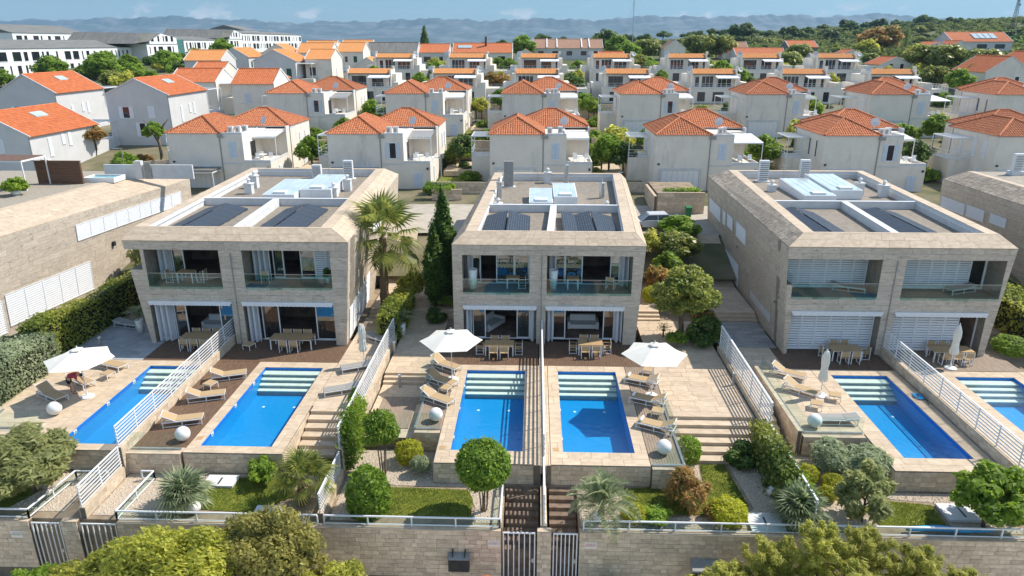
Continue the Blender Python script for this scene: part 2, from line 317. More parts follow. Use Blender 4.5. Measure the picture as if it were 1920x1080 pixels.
# ---------------------------------------------------------------- ground
def sstep(a, b, x): t = min(1, max(0, (x - a) / (b - a))); return t * t * (3 - 2 * t)
def lerp(p, x):
    for (a, u), (b, v) in zip(p, p[1:]):
        if x <= b: return u + (v - u) * max(0, (x - a)) / (b - a)
    return p[-1][1]
PROF = [(25.7, -1.13), (44.6, -1.13), (44.7, -.05), (47.6, -.05), (49, .45), (54, .9), (59.5, 2.6), (62, 2.97), (72, 3.05), (76, 3.4), (84, 3.7), (100, 5.4), (104, 6), (120, 6.3), (140, 8), (150, 8.4), (165, 10), (180, 10.6), (230, 14), (320, 14.5), (500, 14), (1500, 12), (8000, 6)]
def hgt(X, Y):
    z = lerp(PROF, Y)
    if Y > 200:
        hill = sstep(-60, 420, X - (Y - 250) * .1) * sstep(210, 620, Y) * (1 - sstep(900, 2600, Y)); z += 24 * hill
        z += 1.6 * math.sin(X * .021 + 1) * math.sin(Y * .017) * sstep(260, 400, Y)
    return z
def sheet(name, xs, ys, f, mat):
    vs = [(x, y, f(x, y)) for y in ys for x in xs]; n = len(xs)
    fs = [(j * n + i, j * n + i + 1, (j + 1) * n + i + 1, (j + 1) * n + i) for j in range(len(ys) - 1) for i in range(n - 1)]
    return struct(MB().add(vs, fs).build(name, mat, None, True))
xs = sorted(set([-6900, -4000, -2000, -1200, -900] + [-800 + 40 * i for i in range(41)] + [900, 1200, 2000, 4000, 6900]))
ys = [54.3, 57, 59.5, 62, 66, 70, 72, 76, 84, 92, 100, 104, 112, 120, 130, 140, 150, 158, 165, 180, 200] + [220 + 20 * i for i in range(40)] + [1100, 1300, 1700, 2200, 3000, 4500, 6900]
sheet('ground', xs, [y for y in ys if y <= 200], hgt, M_terr); sheet('hillside', xs, [y for y in ys if y >= 200], hgt, M_scrub)
struct(MB().box(-80, 25.72, -4.5, -1.25, 46.0, -1.13).box(-1.25, 28.8, -4.5, 2.15, 46.0, -1.13).box(2.15, 25.72, -4.5, 80, 46.0, -1.13).build('garden_ground', M_soil))
struct(MB().box(-80, -20, -4.5, 80, 25.70, -4.2).build('promenade', nmat('promenade paving', (.56, .49, .40), .9, scale=1.5, bump=.2)))
struct(MB().box(-80, 46.01, -4.5, 80, 54.3, -.06).build('upper_ground', M_soil))
# street behind the villas
st = MB(); st.add([(-80, 60.5, 3.02), (120, 60.5, 3.02), (120, 72.5, 3.06), (-80, 72.5, 3.06)], [(0, 1, 2, 3)])
struct(st.build('street', M_road))

for x, y, w_, d in [(x + 12, 84, 3.4, 7) for x in (-40.8, -22.9, -4.95, 13.2, 31.25)] + [(x + 11.8, 110, 3.6, 9) for x in (-39.2, -21.8, -4.8, 12.2, 30.1, 47.7)]:
    z = max(hgt(x + a, y + b) for a in (0, w_) for b in (0, d)) + .03; struct(MB().box(x, y, z - .6, x + w_, y + d, z).build('paving', M_pave))
# ---------------------------------------------------------------- leaf makers
def leaf_mesh(name, blobs, n, size, mat, seed=0, up=.7, asp=1.7, shell=.55, core=None):
    rg = np.random.default_rng(seed); B = np.array(blobs, float); vol = (B[:, 3] * B[:, 4] * B[:, 5]) ** .72; idx = rg.choice(len(B), n, p=vol / vol.sum())
    tintb = rg.uniform(.15, .85, len(B)); d = rg.normal(size=(n, 3)); d /= np.linalg.norm(d, axis=1)[:, None]
    rad = (shell + (1.06 - shell) * rg.random(n) ** .6) * (1 + .055 * np.sin(d[:, 0] * 6.1 + seed) * np.sin(d[:, 1] * 5.3 + 1) + .045 * np.sin(d[:, 2] * 9.7 + d[:, 0] * 7.3)) * np.where(rg.random(n) > .95, 1.09, 1); p = B[idx, :3] + d * rad[:, None] * B[idx, 3:6]
    nr = d * .8 + rg.normal(size=(n, 3)) * .55 + np.array([0, 0, up]); nr /= np.linalg.norm(nr, axis=1)[:, None]
    a = np.cross(nr, rg.normal(size=(n, 3))); a /= np.linalg.norm(a, axis=1)[:, None] + 1e-9; b = np.cross(nr, a)
    s = size * rg.uniform(.6, 1.3, n)[:, None]; l = a * s * asp * .5; w = b * s * .5
    v = np.stack([p - l, p + w - l * .1, p + l, p - w - l * .1], 1).reshape(-1, 3)
    t = np.clip(tintb[idx] * .5 + rg.random(n) ** 1.3 * .85 - .12, 0, 1.25)
    me = bpy.data.meshes.new(name); me.vertices.add(n * 4); me.vertices.foreach_set('co', v.astype(np.float32).ravel()); me.loops.add(n * 4); me.loops.foreach_set('vertex_index', np.arange(n * 4, dtype=np.int32))
    me.polygons.add(n); me.polygons.foreach_set('loop_start', np.arange(0, n * 4, 4, dtype=np.int32)); me.materials.append(mat); me.update(calc_edges=True)
    at = me.attributes.new('tint', 'FLOAT', 'POINT'); at.data.foreach_set('value', np.repeat(t, 4).astype(np.float32)); return me
def blobs(rx, ry, rz, k, seed, cz=0.0, rr=(.30, .48), flat=1.0, low=-.5):
    rg = random.Random(seed); o = []
    while len(o) < k:
        x, y, z = (rg.gauss(0, 1) for _ in range(3)); L = math.sqrt(x * x + y * y + z * z) + 1e-6; q = rg.uniform(.45, .8)
        x, y, z = x / L * q, y / L * q, z / L * q
        if z < low: continue
        r = rg.uniform(*rr); o.append((x * rx, y * ry, cz + z * rz, r * rx, r * ry, r * rz * flat))
    return o
def boxleaves(name, lx, ly, lz, n, size, mat, seed=0, rough=.12):
    """a clipped hedge: leaves over the faces of a long box, base at z=0, centred in x,y"""
    rg = np.random.default_rng(seed); A = np.array([ly * lz, ly * lz, lx * lz, lx * lz, lx * ly * 1.2]); f = rg.choice(5, n, p=A / A.sum()); u = rg.uniform(-.5, .5, n); w = rg.random(n); dp = rg.normal(0, rough, n) - rough
    P = np.zeros((n, 3)); N = np.zeros((n, 3))
    for k, (ax, sg) in enumerate([(0, -1), (0, 1), (1, -1), (1, 1), (2, 1)]):
        m = f == k
        if ax == 0: P[m, 0] = sg * (lx / 2 + dp[m]); P[m, 1] = u[m] * ly; P[m, 2] = w[m] * lz; N[m, 0] = sg
        elif ax == 1: P[m, 1] = sg * (ly / 2 + dp[m]); P[m, 0] = u[m] * lx; P[m, 2] = w[m] * lz; N[m, 1] = sg
        else: P[m, 0] = u[m] * lx; P[m, 1] = (w[m] - .5) * ly; P[m, 2] = lz + dp[m]; N[m, 2] = 1
    wob = .10 * np.sin(P[:, 0] * 1.7 + seed) + .10 * np.sin(P[:, 1] * 1.3 + 2); P[:, 2] *= 1 + wob * .5
    nr = N * .7 + rg.normal(size=(n, 3)) * .6 + np.array([0, 0, .25]); nr /= np.linalg.norm(nr, axis=1)[:, None]; a = np.cross(nr, rg.normal(size=(n, 3))); a /= np.linalg.norm(a, axis=1)[:, None]; b = np.cross(nr, a)
    s = size * rg.uniform(.6, 1.3, n)[:, None]; l = a * s * .8; ww = b * s * .5; v = np.stack([P - l, P + ww, P + l, P - ww], 1).reshape(-1, 3)
    t = np.clip(.35 + .3 * np.sin(P[:, 0] * .9 + P[:, 1] * 1.1) + rg.random(n) * .5 - .2, 0, 1)
    me = bpy.data.meshes.new(name); me.vertices.add(n * 4); me.vertices.foreach_set('co', v.astype(np.float32).ravel()); me.loops.add(n * 4); me.loops.foreach_set('vertex_index', np.arange(n * 4, dtype=np.int32))
    me.polygons.add(n); me.polygons.foreach_set('loop_start', np.arange(0, n * 4, 4, dtype=np.int32)); me.materials.append(mat); me.update(calc_edges=True)
    at = me.attributes.new('tint', 'FLOAT', 'POINT'); at.data.foreach_set('value', np.repeat(t, 4).astype(np.float32)); return me
def inpoly(x, y, P):
    c = False; j = len(P) - 1
    for i in range(len(P)):
        (xi, yi), (xj, yj) = P[i], P[j]
        if (yi > y) != (yj > y) and x < (xj - xi) * (y - yi) / (yj - yi) + xi: c = not c
        j = i
    return c
def lawn(poly, z, n, seed):
    sh = MB(); sh.prism(poly, z, z + .035); o = struct(sh.build('lawn', M_grass))
    rg = random.Random(seed); xs_, ys_ = zip(*poly); P = []
    while len(P) < n:
        x, y = rg.uniform(min(xs_), max(xs_)), rg.uniform(min(ys_), max(ys_))
        if inpoly(x, y, poly): P.append((x, y))
    v = []; f = []; t = []
    for x, y in P:
        a = rg.uniform(0, 6.28); h = rg.uniform(.03, .075); w = .02; dx, dy = math.cos(a), math.sin(a); lx, ly = rg.uniform(-.04, .04), rg.uniform(-.04, .04); k = len(v)
        v += [(x - dx * w, y - dy * w, z + .03), (x + dx * w, y + dy * w, z + .03), (x + lx, y + ly, z + .03 + h)]; f.append((k, k + 1, k + 2)); q = min(1, max(0, .45 + .35 * math.sin(x * 2.1) * math.sin(y * 1.7) + rg.uniform(-.3, .3))); t += [q] * 3
    me = bpy.data.meshes.new('grass'); me.from_pydata(v, [], f); me.materials.append(L_lawn); at = me.attributes.new('tint', 'FLOAT', 'POINT'); at.data.foreach_set('value', t); stuff(link('grass', me, o))
def gravel(poly, z, n, seed):
    o = struct(MB().prism(poly, z, z + .02).build('gravel_bed', M_gravel)); rg = random.Random(seed); xs_, ys_ = zip(*poly); mb = MB(); k = 0
    while k < n:
        x, y = rg.uniform(min(xs_), max(xs_)), rg.uniform(min(ys_), max(ys_))
        if not inpoly(x, y, poly): continue
        k += 1; r = rg.uniform(.025, .06); a = rg.uniform(0, 3); c, s_ = math.cos(a) * r, math.sin(a) * r
        mb.add([(x + c, y + s_, z + .02), (x - s_, y + c, z + .02), (x - c, y - s_, z + .02), (x + s_, y - c, z + .02), (x, y, z + .02 + r * .8)], [(0, 1, 4), (1, 2, 4), (2, 3, 4), (3, 0, 4)])
    stuff(mb.build('pebbles', M_pebble, o))

# ---------------------------------------------------------------- terraces: a bed with separate slabs on it
def terrace(x0, y0, x1, y1, z=0.0, w=1.2, h=.6, mat=None, base=-1.12, name='terrace', seed=1, holes=()):
    o = struct(MB().box(x0, y0, base, x1, y1, z - .03).build(name, M_copdark)); clad(o, (x0, y0, z - .03), (x1 - x0, 0, 0), (0, y1 - y0, 0), w, h, mat or M_pave, 'slab', .028, .014, seed, True, .2, 300, .006); return o
def deck(x0, y0, x1, y1, z=0.0, mat=None, base=-1.12, along='y'):
    o = struct(MB().box(x0, y0, base, x1, y1, z - .03).build('deck', M_copdark)); mb = MB(); p = .14
    k = 0; a = x0 if along == 'y' else y0; e = x1 if along == 'y' else y1
    while a < e - .02:
        b = min(a + p - .012, e)
        zz = z + rnd.uniform(-.004, .004)
        if along == 'y': mb.box(a, y0, z - .03, b, y1, zz)
        else: mb.box(x0, a, z - .03, x1, b, zz)
        a += p
    stuff(mb.build('planks', mat or M_wood, o)); return o
def steps(x0, y0, x1, y1, z0, z1, n, name='steps', mat=None, base=-1.12):
    """a flight going up in +y from (y0,z0) to (y1,z1)"""
    o = struct(MB().box(x0, y1 - .02, base, x1, y1, z0 - .05).build(name, M_copdark)); d = (y1 - y0) / n; r = (z1 - z0) / n
    for i in range(n):
        k = link('step', unit_box(mat or M_pave), o); k.location = (x0, y0 + d * i, base); k.scale = (x1 - x0, y1 - (y0 + d * i), z0 + r * (i + 1) - base)
    return o

M_darkst = nmat('dark brown steps', (.13, .09, .065), .8, scale=3, col2=(.24, .175, .13))  # darker brown than the pale paving of the other flights
# pools: coping, basin, steps, water, all one thing each
def pool(x0, x1, lab, cop, y0=30.1, y1=39.1, front=29.0, cw=1.05, lcoping=.55, rcoping=.6, seed=3):
    t = thing('swimming_pool', lab, 'swimming pool', (0, 0, 0), group='rectangular blue pools'); X0, X1 = x0 - lcoping, x1 + rcoping; Y1 = y1 + .75
    b = MB()
    b.face((x0, y0, -1.06), (x1, y0, -1.06), (x1, y1, -1.06), (x0, y1, -1.06))
    b.face((x0, y1, -1.06), (x1, y1, -1.06), (x1, y1, -.26), (x0, y1, -.26)); b.face((x1, y0, -1.06), (x0, y0, -1.06), (x0, y0, -.26), (x1, y0, -.26))
    b.face((x0, y0, -1.06), (x0, y1, -1.06), (x0, y1, -.26), (x0, y0, -.26)); b.face((x1, y1, -1.06), (x1, y0, -1.06), (x1, y0, -.26), (x1, y1, -.26)); b.build('basin', M_pool, t)
    w = MB(); w.box(x0 - .012, y0, -.27, x0, y1, -.03); w.box(x1, y0, -.27, x1 + .012, y1, -.03); w.box(x0 - .012, y0 - .012, -.27, x1 + .012, y0, -.03); w.box(x0 - .012, y1, -.27, x1 + .012, y1 + .012, -.03); w.build('waterline_band', M_pooltop, t)
    s = MB(); s.box(X0, front, -1.125, X1, y0 - .013, -.031); s.box(X0, y0 - .013, -1.125, x0 - .013, y1 + .013, -.031); s.box(x1 + .013, y0 - .013, -1.125, X1, y1 + .013, -.031); s.box(X0, y1 + .013, -1.125, X1, Y1, -.031); s.build('pool_wall', M_copdark, t)
    for (a, c, U, Vv, ww, hh) in [((X0, front - .03, -.031), 0, (X1 - X0, 0, 0), (0, y0 - front + .03, 0), 1.0, .6), ((X0, y0, -.031), 0, (x0 - X0, 0, 0), (0, y1 - y0, 0), max(.5, x0 - X0), .8), ((x1, y0, -.031), 0, (X1 - x1, 0, 0), (0, y1 - y0, 0), max(.5, X1 - x1), .8), ((X0, y1, -.031), 0, (X1 - X0, 0, 0), (0, Y1 - y1, 0), 1.0, .75)]:
        if U[0] > .08: clad(t, a, U, Vv, ww, hh, M_pave, 'coping_slab', .032, .012, seed, True, .2, 300, .004)
    clad(t, (X0, front, -1.125), (X1 - X0, 0, 0), (0, 0, 1.06), .62, .265, M_wallst, 'wall_stone', .03, .012, seed + 1, True, .4)
    clad(t, (X1, front, -1.125), (0, 4.2, 0), (0, 0, 1.06), .62, .265, M_wallst, 'wall_stone', .03, .012, seed + 2, True, .4)
    clad(t, (X0, front + 4.2, -1.125), (0, -4.2, 0), (0, 0, 1.06), .62, .265, M_wallst, 'wall_stone', .03, .012, seed + 3, True, .4)
    for i in range(4):
        zt = -.20 - .19 * i; yb = y1 - .42 - .36 * i
        MB().box(x0 + .02, yb - .16, zt - .05, x1 - .02, y1 - (.10 if i == 0 else .42 + .36 * (i - 1)) , zt).build('step_tread', M_tread, t)
        MB().box(x0 + .02, yb - .15, -1.058, x1 - .02, yb - .02, zt - .052).build('step_riser', M_riser, t)
    MB().box(x0 + .02, y1 - .1, -.255, x1 - .02, y1 - .002, -.20).build('step_riser', M_riser, t)
    for px in (x0 + .9, x1 - .9):
        MB().lathe([(.09, 0), (.09, .012)], 12, (px, y0 + 5.9, -1.058)).build('pool_light', M_white, t)
    for py in (y0 + 1.2, y0 + 4.2, y0 + 6.9):
        f = MB(); f.box(x0 + .001, py, -.24, x0 + .03, py + .26, -.06); f.build('skimmer', M_white, t); MB().box(x0 + .031, py + .05, -.20, x0 + .036, py + .21, -.1).build('skimmer_flap', M_grey, t)
    MB().box(X0 + .12, front + 1.15, .003, X0 + .42, front + 1.45, .012).build('drain_cover', M_teak, t)
    MB().add([(x0, y0, -.11), (x1, y0, -.11), (x1, y1, -.11), (x0, y1, -.11)], [(0, 1, 2, 3)]).build('water', M_water, t)
    return t
pool(-23.8, -20.3, 'blue pool beside the crouching man in red, left of the slatted fence', 0, lcoping=.9, rcoping=.15, front=29.55, seed=11)
pool(-16.55, -12.95, 'blue pool in front of the left villa, between three tan loungers and stone steps', 0, lcoping=.6, rcoping=.75, front=29.5, seed=21)
pool(-4.0, -.45, 'blue pool behind the round clipped tree, left of the middle white fence', 0, lcoping=.7, rcoping=.55, seed=31)
pool(1.55, 5.05, 'blue pool with a parasol shadow on it, right of the middle white fence', 0, lcoping=.62, rcoping=.62, seed=41)
pool(18.05, 21.35, 'deep blue pool in front of the shuttered right villa', 0, lcoping=.95, rcoping=.85, seed=51)
pool(25.4, 28.9, 'blue pool cut by the right edge of the picture', 0, lcoping=1.6, rcoping=.7, seed=61)

# decks and terraces round the pools
terrace(-31, 29.6, -24.72, 39.9, 0, 1.2, .6, seed=3)
deck(-20.05, 29.9, -17.17, 39.85); terrace(-20.05, 29.52, -17.17, 29.89, 0, 1.2, .37, seed=4)
stone_front = [(-20.05, 29.5, -17.17)]
deck(-24.7, 39.87, -12.2, 43.4); terrace(-31, 39.92, -24.75, 46, 0, 1.0, .6, nmat('grey paving', (.26, .27, .28), .7, scale=1.4, col2=(.38, .39, .40), rv=.08), seed=5)
terrace(-12.18, 34.3, -9.6, 47.6, 0, 1.2, .6, seed=6)
steps(-12.1, 30.9, -10.1, 34.3, -1.12, 0, 6)
deck(-6.1, 32.0, -4.72, 39.85, mat=M_woodlt); deck(-6.1, 39.87, .35, 43.6); deck(.75, 39.87, 7.3, 43.6)
terrace(-9.0, 38.9, -6.13, 47.6, -.0, 1.2, .6, seed=7); steps(-9.0, 37.9, -6.13, 38.9, -.45, 0, 3, base=-1.12)
terrace(-9.0, 31.9, -6.13, 37.9, -.45, 1.2, .6, seed=8)
MB().box(-8.6, 32.8, -.449, -6.6, 36.3, -.41).build('deck', M_woodlt)['kind'] = 'structure'
deck(5.70, 29.0, 7.35, 39.85, mat=M_woodlt)
terrace(7.38, 34.35, 11.95, 47.6, 0, 1.2, .6, seed=9); steps(7.38, 31.0, 11.95, 34.35, -1.12, 0, 6)
terrace(13.9, 32.2, 17.08, 39.9, 0, 1.2, .6, seed=10); deck(15.6, 39.92, 22.2, 43.0); deck(22.7, 39.92, 30, 43.0, mat=M_woodlt)
terrace(12.4, 36.0, 13.88, 39.9, 0, 1.2, .6, seed=12); terrace(12.4, 39.92, 15.58, 43.05, 0, 1.0, .6, M_pave, seed=18); terrace(12.4, 43.06, 16.1, 47.6, 0, 1.0, .6, nmat('cool paving', (.24, .23, .22), .7, scale=1.4, stretch=(.5, 2.5, 1), col2=(.36, .345, .33), rv=.08), seed=13)
steps(12.4, 32.4, 13.3, 36.0, -1.12, 0, 6)
terrace(29.62, 29.6, 33, 39.9, 0, 1.2, .6, seed=14)
terrace(.12, 28.9, .44, 39.85, 0, .32, 1.0, seed=15); terrace(.70, 28.9, .91, 39.85, 0, .21, 1.0, seed=16); terrace(22.58, 29.0, 23.78, 39.85, 0, 1.2, .6, seed=17)
# stone fronts of the side decks
def low_wall(label, x0, y0, z0, L, H, rz=0, th=.25, seed=1, mat=None, cat='wall', group='low garden walls', w=.6, h=.26, cap=True):
    t = thing('stone_wall', label, cat, (x0, y0, z0), rz, group); MB().box(0, .03, 0, L, th, H).build('core', M_copdark, t)
    clad(t, (0, .03, 0), (L, 0, 0), (0, 0, H), w, h, mat or M_wallst, 'wall_stone', .03, .012, seed, True, .4); clad(t, (L, th, 0), (-L, 0, 0), (0, 0, H), w, h, mat or M_wallst, 'wall_stone', .03, .012, seed + 1, True, .4, 60)
    if cap: clad(t, (0, 0, H), (L, 0, 0), (0, th + .03, 0), 1.1, th + .03, M_pave, 'cap_stone', .04, .01, seed)
    return t
low_wall('pale stone front of the lounger deck left of the left villa pool', -20.0, 29.26, -1.12, 2.8, 1.1, seed=71)
low_wall('pale stone front under the deck corner with a white ball lamp, right of the parasol pool', 5.72, 28.75, -1.12, 1.6, 1.05, seed=73)
low_wall('pale stone front under the narrow deck left of the round clipped tree', -6.1, 31.72, -1.12, 1.35, 1.05, seed=75)
low_wall('pale stone front of the glass railed terrace behind the grey bushes', 13.9, 31.92, -1.12, 3.15, 1.05, seed=77)
low_wall('golden stone side wall below the glass railing, left of the shuttered villa pool', 13.62, 39.8, -1.12, 7.7, 1.3, -R(90), .2, seed=79)
low_wall('pale stone front of the sunlit terrace with the olive tree, far left', -31, 29.3, -1.12, 6.2, 1.1, seed=81)

# lawns and gravel
Z = -1.13
lawn([(-16.2, 26.6), (-12.6, 26.4), (-11.2, 27.6), (-11.4, 29.1), (-12.4, 29.3), (-15.8, 28.7)], Z, 9000, 1); lawn([(-12.4, 29.4), (-9.7, 29.4), (-9.8, 30.8), (-12.0, 30.8)], Z, 3000, 2)
lawn([(-6.6, 26.3), (-2.7, 26.3), (-2.7, 27.6), (-3.0, 28.4), (-6.8, 28.5)], Z, 7000, 3)
lawn([(4.2, 26.8), (8.8, 26.9), (10.0, 27.6), (9.7, 30.9), (8.5, 30.9), (8.3, 29.2), (4.3, 28.7)], Z, 12000, 4); lawn([(15.4, 26.3), (18.3, 26.2), (18.4, 27.9), (16.2, 28.2), (15.2, 27.6)], Z, 5000, 5); lawn([(-26, 26.4), (-24.0, 26.3), (-23.4, 27.7), (-24.6, 28.6)], Z, 3000, 6)
gravel([(-9.0, 26.0), (-6.9, 26.0), (-7.0, 28.7), (-3.1, 28.6), (-2.6, 27.2), (-2.5, 26.0), (-1.3, 26.0), (-1.3, 28.9), (-4.75, 28.9), (-4.8, 31.6), (-9.0, 31.7)], Z, 3500, 7)
gravel([(8.85, 26.0), (12.0, 26.0), (12.0, 30.9), (9.9, 30.9), (10.2, 27.4)], Z, 1800, 8); gravel([(2.2, 25.9), (8.7, 25.9), (8.6, 26.7), (4.0, 26.6), (4.1, 28.8), (2.2, 28.8)], Z, 1500, 9)
gravel([(12.5, 25.9), (15.2, 25.9), (15.0, 27.7), (16.2, 28.4), (18.6, 28.1), (18.5, 26), (21.4, 26), (21.4, 28.8), (17.2, 28.8), (16.9, 31.8), (12.5, 31.8)], Z, 2800, 10)
gravel([(-19.8, 26.0), (-16.5, 26.0), (-16.0, 28.9), (-12.3, 29.35), (-19.8, 29.2)], Z, 1500, 11); gravel([(-24.0, 26.2), (-21.2, 26.2), (-21.2, 29.3), (-25, 29.4), (-25, 28.6), (-23.2, 27.8)], Z, 1500, 12)
gravel([(7.4, 28.7), (8.2, 29.3), (8.4, 30.9), (7.4, 30.9)], Z, 300, 13)
# flights down to the gates in the middle
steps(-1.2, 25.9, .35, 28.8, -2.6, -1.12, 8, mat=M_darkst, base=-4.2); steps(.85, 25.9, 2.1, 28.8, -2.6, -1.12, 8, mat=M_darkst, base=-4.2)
# paths going up at the sides of the villas
def upsteps(x0, x1, y=47.6):
    steps(x0, y, x1, y + 1.2, -.05, .42, 3, base=-.3); terrace(x0, y + 1.2, x1, 54.3, .42, 1.2, .6, base=-.3, seed=int(x0 * 7) % 90 + 100)
    m = MB(); m.add([(x0, 54.3, .43), (x1, 54.3, .43), (x1, 60.5, 3.03), (x0, 60.5, 3.03)], [(0, 1, 2, 3)]); struct(m.build('path', M_pave))
upsteps(-12.0, -10.3); upsteps(-8.9, -5.6); upsteps(7.0, 9.2); upsteps(12.5, 16.2)

# ---------------------------------------------------------------- front retaining wall with rail, gates and signs
def front_wall(x0, x1, lab, seed, top=-1.12):
    t = thing('retaining_wall', lab, 'wall', (0, 0, 0), group='stone retaining wall along the promenade'); MB().box(x0, 25.45, -4.22, x1, 25.69, top).build('core', M_copdark, t)
    clad(t, (x0, 25.45, -3.6 if top > -2 else -4.2), (x1 - x0, 0, 0), (0, 0, top + 3.6), .50, .235, M_wallst, 'wall_stone', .03, .012, seed, True, .5)
    clad(t, (x0, 25.40, top), (x1 - x0, 0, 0), (0, .32, 0), 1.2, .32, M_pave, 'cap_stone', .05, .008, seed); return t
def rail(x0, x1, lab, y=25.62, z=-1.07, h=.48, n=None, pts=None):
    t = thing('railing', lab, 'railing', (0, 0, 0), group='white pipe railings on the wall'); P = pts or [(x0, y), (x1, y)]
    for (a, b), (c, d) in zip(P, P[1:]):
        L = math.hypot(c - a, d - b); k = max(1, round(L / 1.85))
        MB().tube([(a, b, z + h), (c, d, z + h)], .045, 8).build('top_rail', M_alu, t); MB().tube([(a, b, z + .08), (c, d, z + .08)], .03, 6).build('lower_rail', M_alu, t)
        for i in range(k + 1):
            q = i / k; MB().box(a + (c - a) * q - .03, b + (d - b) * q - .03, z, a + (c - a) * q + .03, b + (d - b) * q + .03, z + h - .03).build('post', M_alu, t)
        g = MB()
        dx, dy = (c - a) / L, (d - b) / L; w = .006
        g.hexa([(a - dy * w, b + dx * w, z + .1), (c - dy * w, d + dx * w, z + .1), (c + dy * w, d - dx * w, z + .1), (a + dy * w, b - dx * w, z + .1)], [(a - dy * w, b + dx * w, z + h - .06), (c - dy * w, d + dx * w, z + h - .06), (c + dy * w, d - dx * w, z + h - .06), (a + dy * w, b - dx * w, z + h - .06)]); g.build('glass_panel', M_glass, t)
    return t
front_wall(-30, -22.35, 'left end of the stone promenade wall, left of the left gates', 1); front_wall(-18.35, -9.2, 'stretch of stone promenade wall behind the yellow green bushes', 2)
front_wall(-9.2, -1.3, 'stretch of stone promenade wall with an open air conditioner and a sign', 3); front_wall(2.12, 12.3, 'stretch of stone promenade wall with a hooded air conditioner, right of the gates', 4); front_wall(12.3, 26, 'right end of the stone promenade wall behind the pines', 5)
t = low_wall('narrow stone pier between the two middle gates', .28, 25.42, -4.2, .62, 3.1, seed=91, group='stone gate piers', w=.31, h=.235); t = low_wall('narrow stone pier between the two left gates', -20.9, 25.42, -4.2, .75, 3.1, seed=92, group='stone gate piers', w=.37, h=.235)
rail(0, 0, 'white railing bent round the gate stair, far left', pts=[(-27, 25.62), (-22.4, 25.62), (-22.1, 28.6), (-20.5, 28.6)]); rail(0, 0, 'white railing bent round the gate stair, right of the left slatted fence', pts=[(-18.9, 28.7), (-18.3, 28.7), (-18.4, 25.62), (-9.4, 25.62)])
rail(0, 0, 'white glazed railing in front of the lawn with the round tree shadow', pts=[(-9.1, 25.62), (-1.35, 25.62), (-1.35, 28.6)]); rail(2.3, 12.2, 'white glazed railing in front of the red leaved shrub'); rail(12.4, 24, 'white glazed railing behind the pines at the right')
def gate(x0, x1, lab):
    t = thing('barred_gate', lab, 'gate', (0, 0, 0), group='white barred gates in the promenade wall'); f = MB(); z0, z1 = -4.18, -1.2
    f.box(x0, 25.5, z0, x0 + .05, 25.55, z1); f.box(x1 - .05, 25.5, z0, x1, 25.55, z1); f.box(x0 + .05, 25.5, z1 - .06, x1 - .05, 25.55, z1); f.box(x0 + .05, 25.5, z0, x1 - .05, 25.55, z0 + .06); f.build('frame', M_alu, t)
    n = 6
    for i in range(1, n): x = x0 + (x1 - x0) * i / n; MB().box(x - .022, 25.505, z0 + .06, x + .022, 25.545, z1 - .06).build('bar', M_alu, t)
    MB().box(x1 - .16, 25.46, -2.75, x1 - .06, 25.498, -2.55).build('lock', M_metal, t); MB().tube([(x1 - .11, 25.47, -2.62), (x1 - .11, 25.42, -2.62), (x1 - .22, 25.42, -2.62)], .012).build('handle', M_metal, t)
gate(-1.22, .2, 'white barred gate left of the middle pier'); gate(.98, 2.05, 'white barred gate right of the middle pier'); gate(-22.3, -21.0, 'white barred gate at the far left, beside the lettered plate'); gate(-20.05, -18.45, 'white barred gate half hidden by the yellow green bushes')
def sign(x, z, lab, col):
    t = thing('notice_plate', lab, 'sign', (x, 25.40, z), group='lettered plates on the promenade wall'); MB().box(-.26, 0, -.17, .26, .012, .17).build('plate', M_signw, t)
    for s, dz in (('PRIVATE', .065), ('PROPERTY', -.025)):
        c = bpy.data.curves.new('lettering', 'FONT'); c.body = s; c.size = .105; c.align_x = 'CENTER'; c.align_y = 'CENTER'; c.extrude = .001; ob = bpy.data.objects.new('lettering', c); COL.objects.link(ob)
        me = bpy.data.meshes.new_from_object(ob); bpy.data.objects.remove(ob); me.materials.clear(); me.materials.append(col); l = link('lettering', me, t); l.location = (0, -.004, dz); l.rotation_euler = (R(90), 0, 0)
sign(-1.62, -1.72, 'pale plate reading PRIVATE PROPERTY left of the middle gates', M_grey); sign(2.62, -1.72, 'pale plate with red PRIVATE PROPERTY lettering right of the middle gates', M_signr); sign(-23.0, -1.78, 'pale plate reading PRIVATE PROPERTY beside the far left gate', M_grey)
def aircon(x, z, lab, hood):
    t = thing('air_conditioner', lab, 'air conditioner', (x, 25.42, z), group='air conditioner boxes on the promenade wall')
    MB().box(-.46, -.36, 0, .46, -.02, .62).build('casing', M_dark, t)
    if not hood:
        g = MB(); g.T = Matrix.Translation((-.16, -.365, .31)) @ Matrix.Rotation(R(90), 4, 'X'); g.lathe([(.25, 0), (.25, .012), (.22, .014), (.22, .002)], 20); g.build('fan_guard', M_dark, t); f = MB()
        for k in range(5): a = k * 1.2566; f.face((-.16, -.362, .31), (-.16 + .2 * math.cos(a), -.368, .31 + .2 * math.sin(a)), (-.16 + .2 * math.cos(a + .6), -.361, .31 + .2 * math.sin(a + .6)))
        f.build('fan', M_dark, t); MB().pyz([(-.38, .64), (-.02, .70), (-.02, .78), (-.38, .66)], -.48, .48).build('cover', M_grey, t)
        for s in (-.27, .27): MB().box(s - .02, -.30, .72, s + .02, -.0, .95).build('bracket', M_dark, t)
    else:
        h = MB(); h.pyz([(-.62, .70), (-.02, .86), (-.02, .96), (-.62, .80)], -.62, .62); h.build('hood', M_grey, t)
        for s in (-.5, .46): MB().box(s, -.34, .5, s + .04, -.0, .74).build('bracket', M_dark, t)
    for s in (-.3, .3): MB().box(s - .02, -.3, -.06, s + .02, -.02, 0).build('foot', M_dark, t)
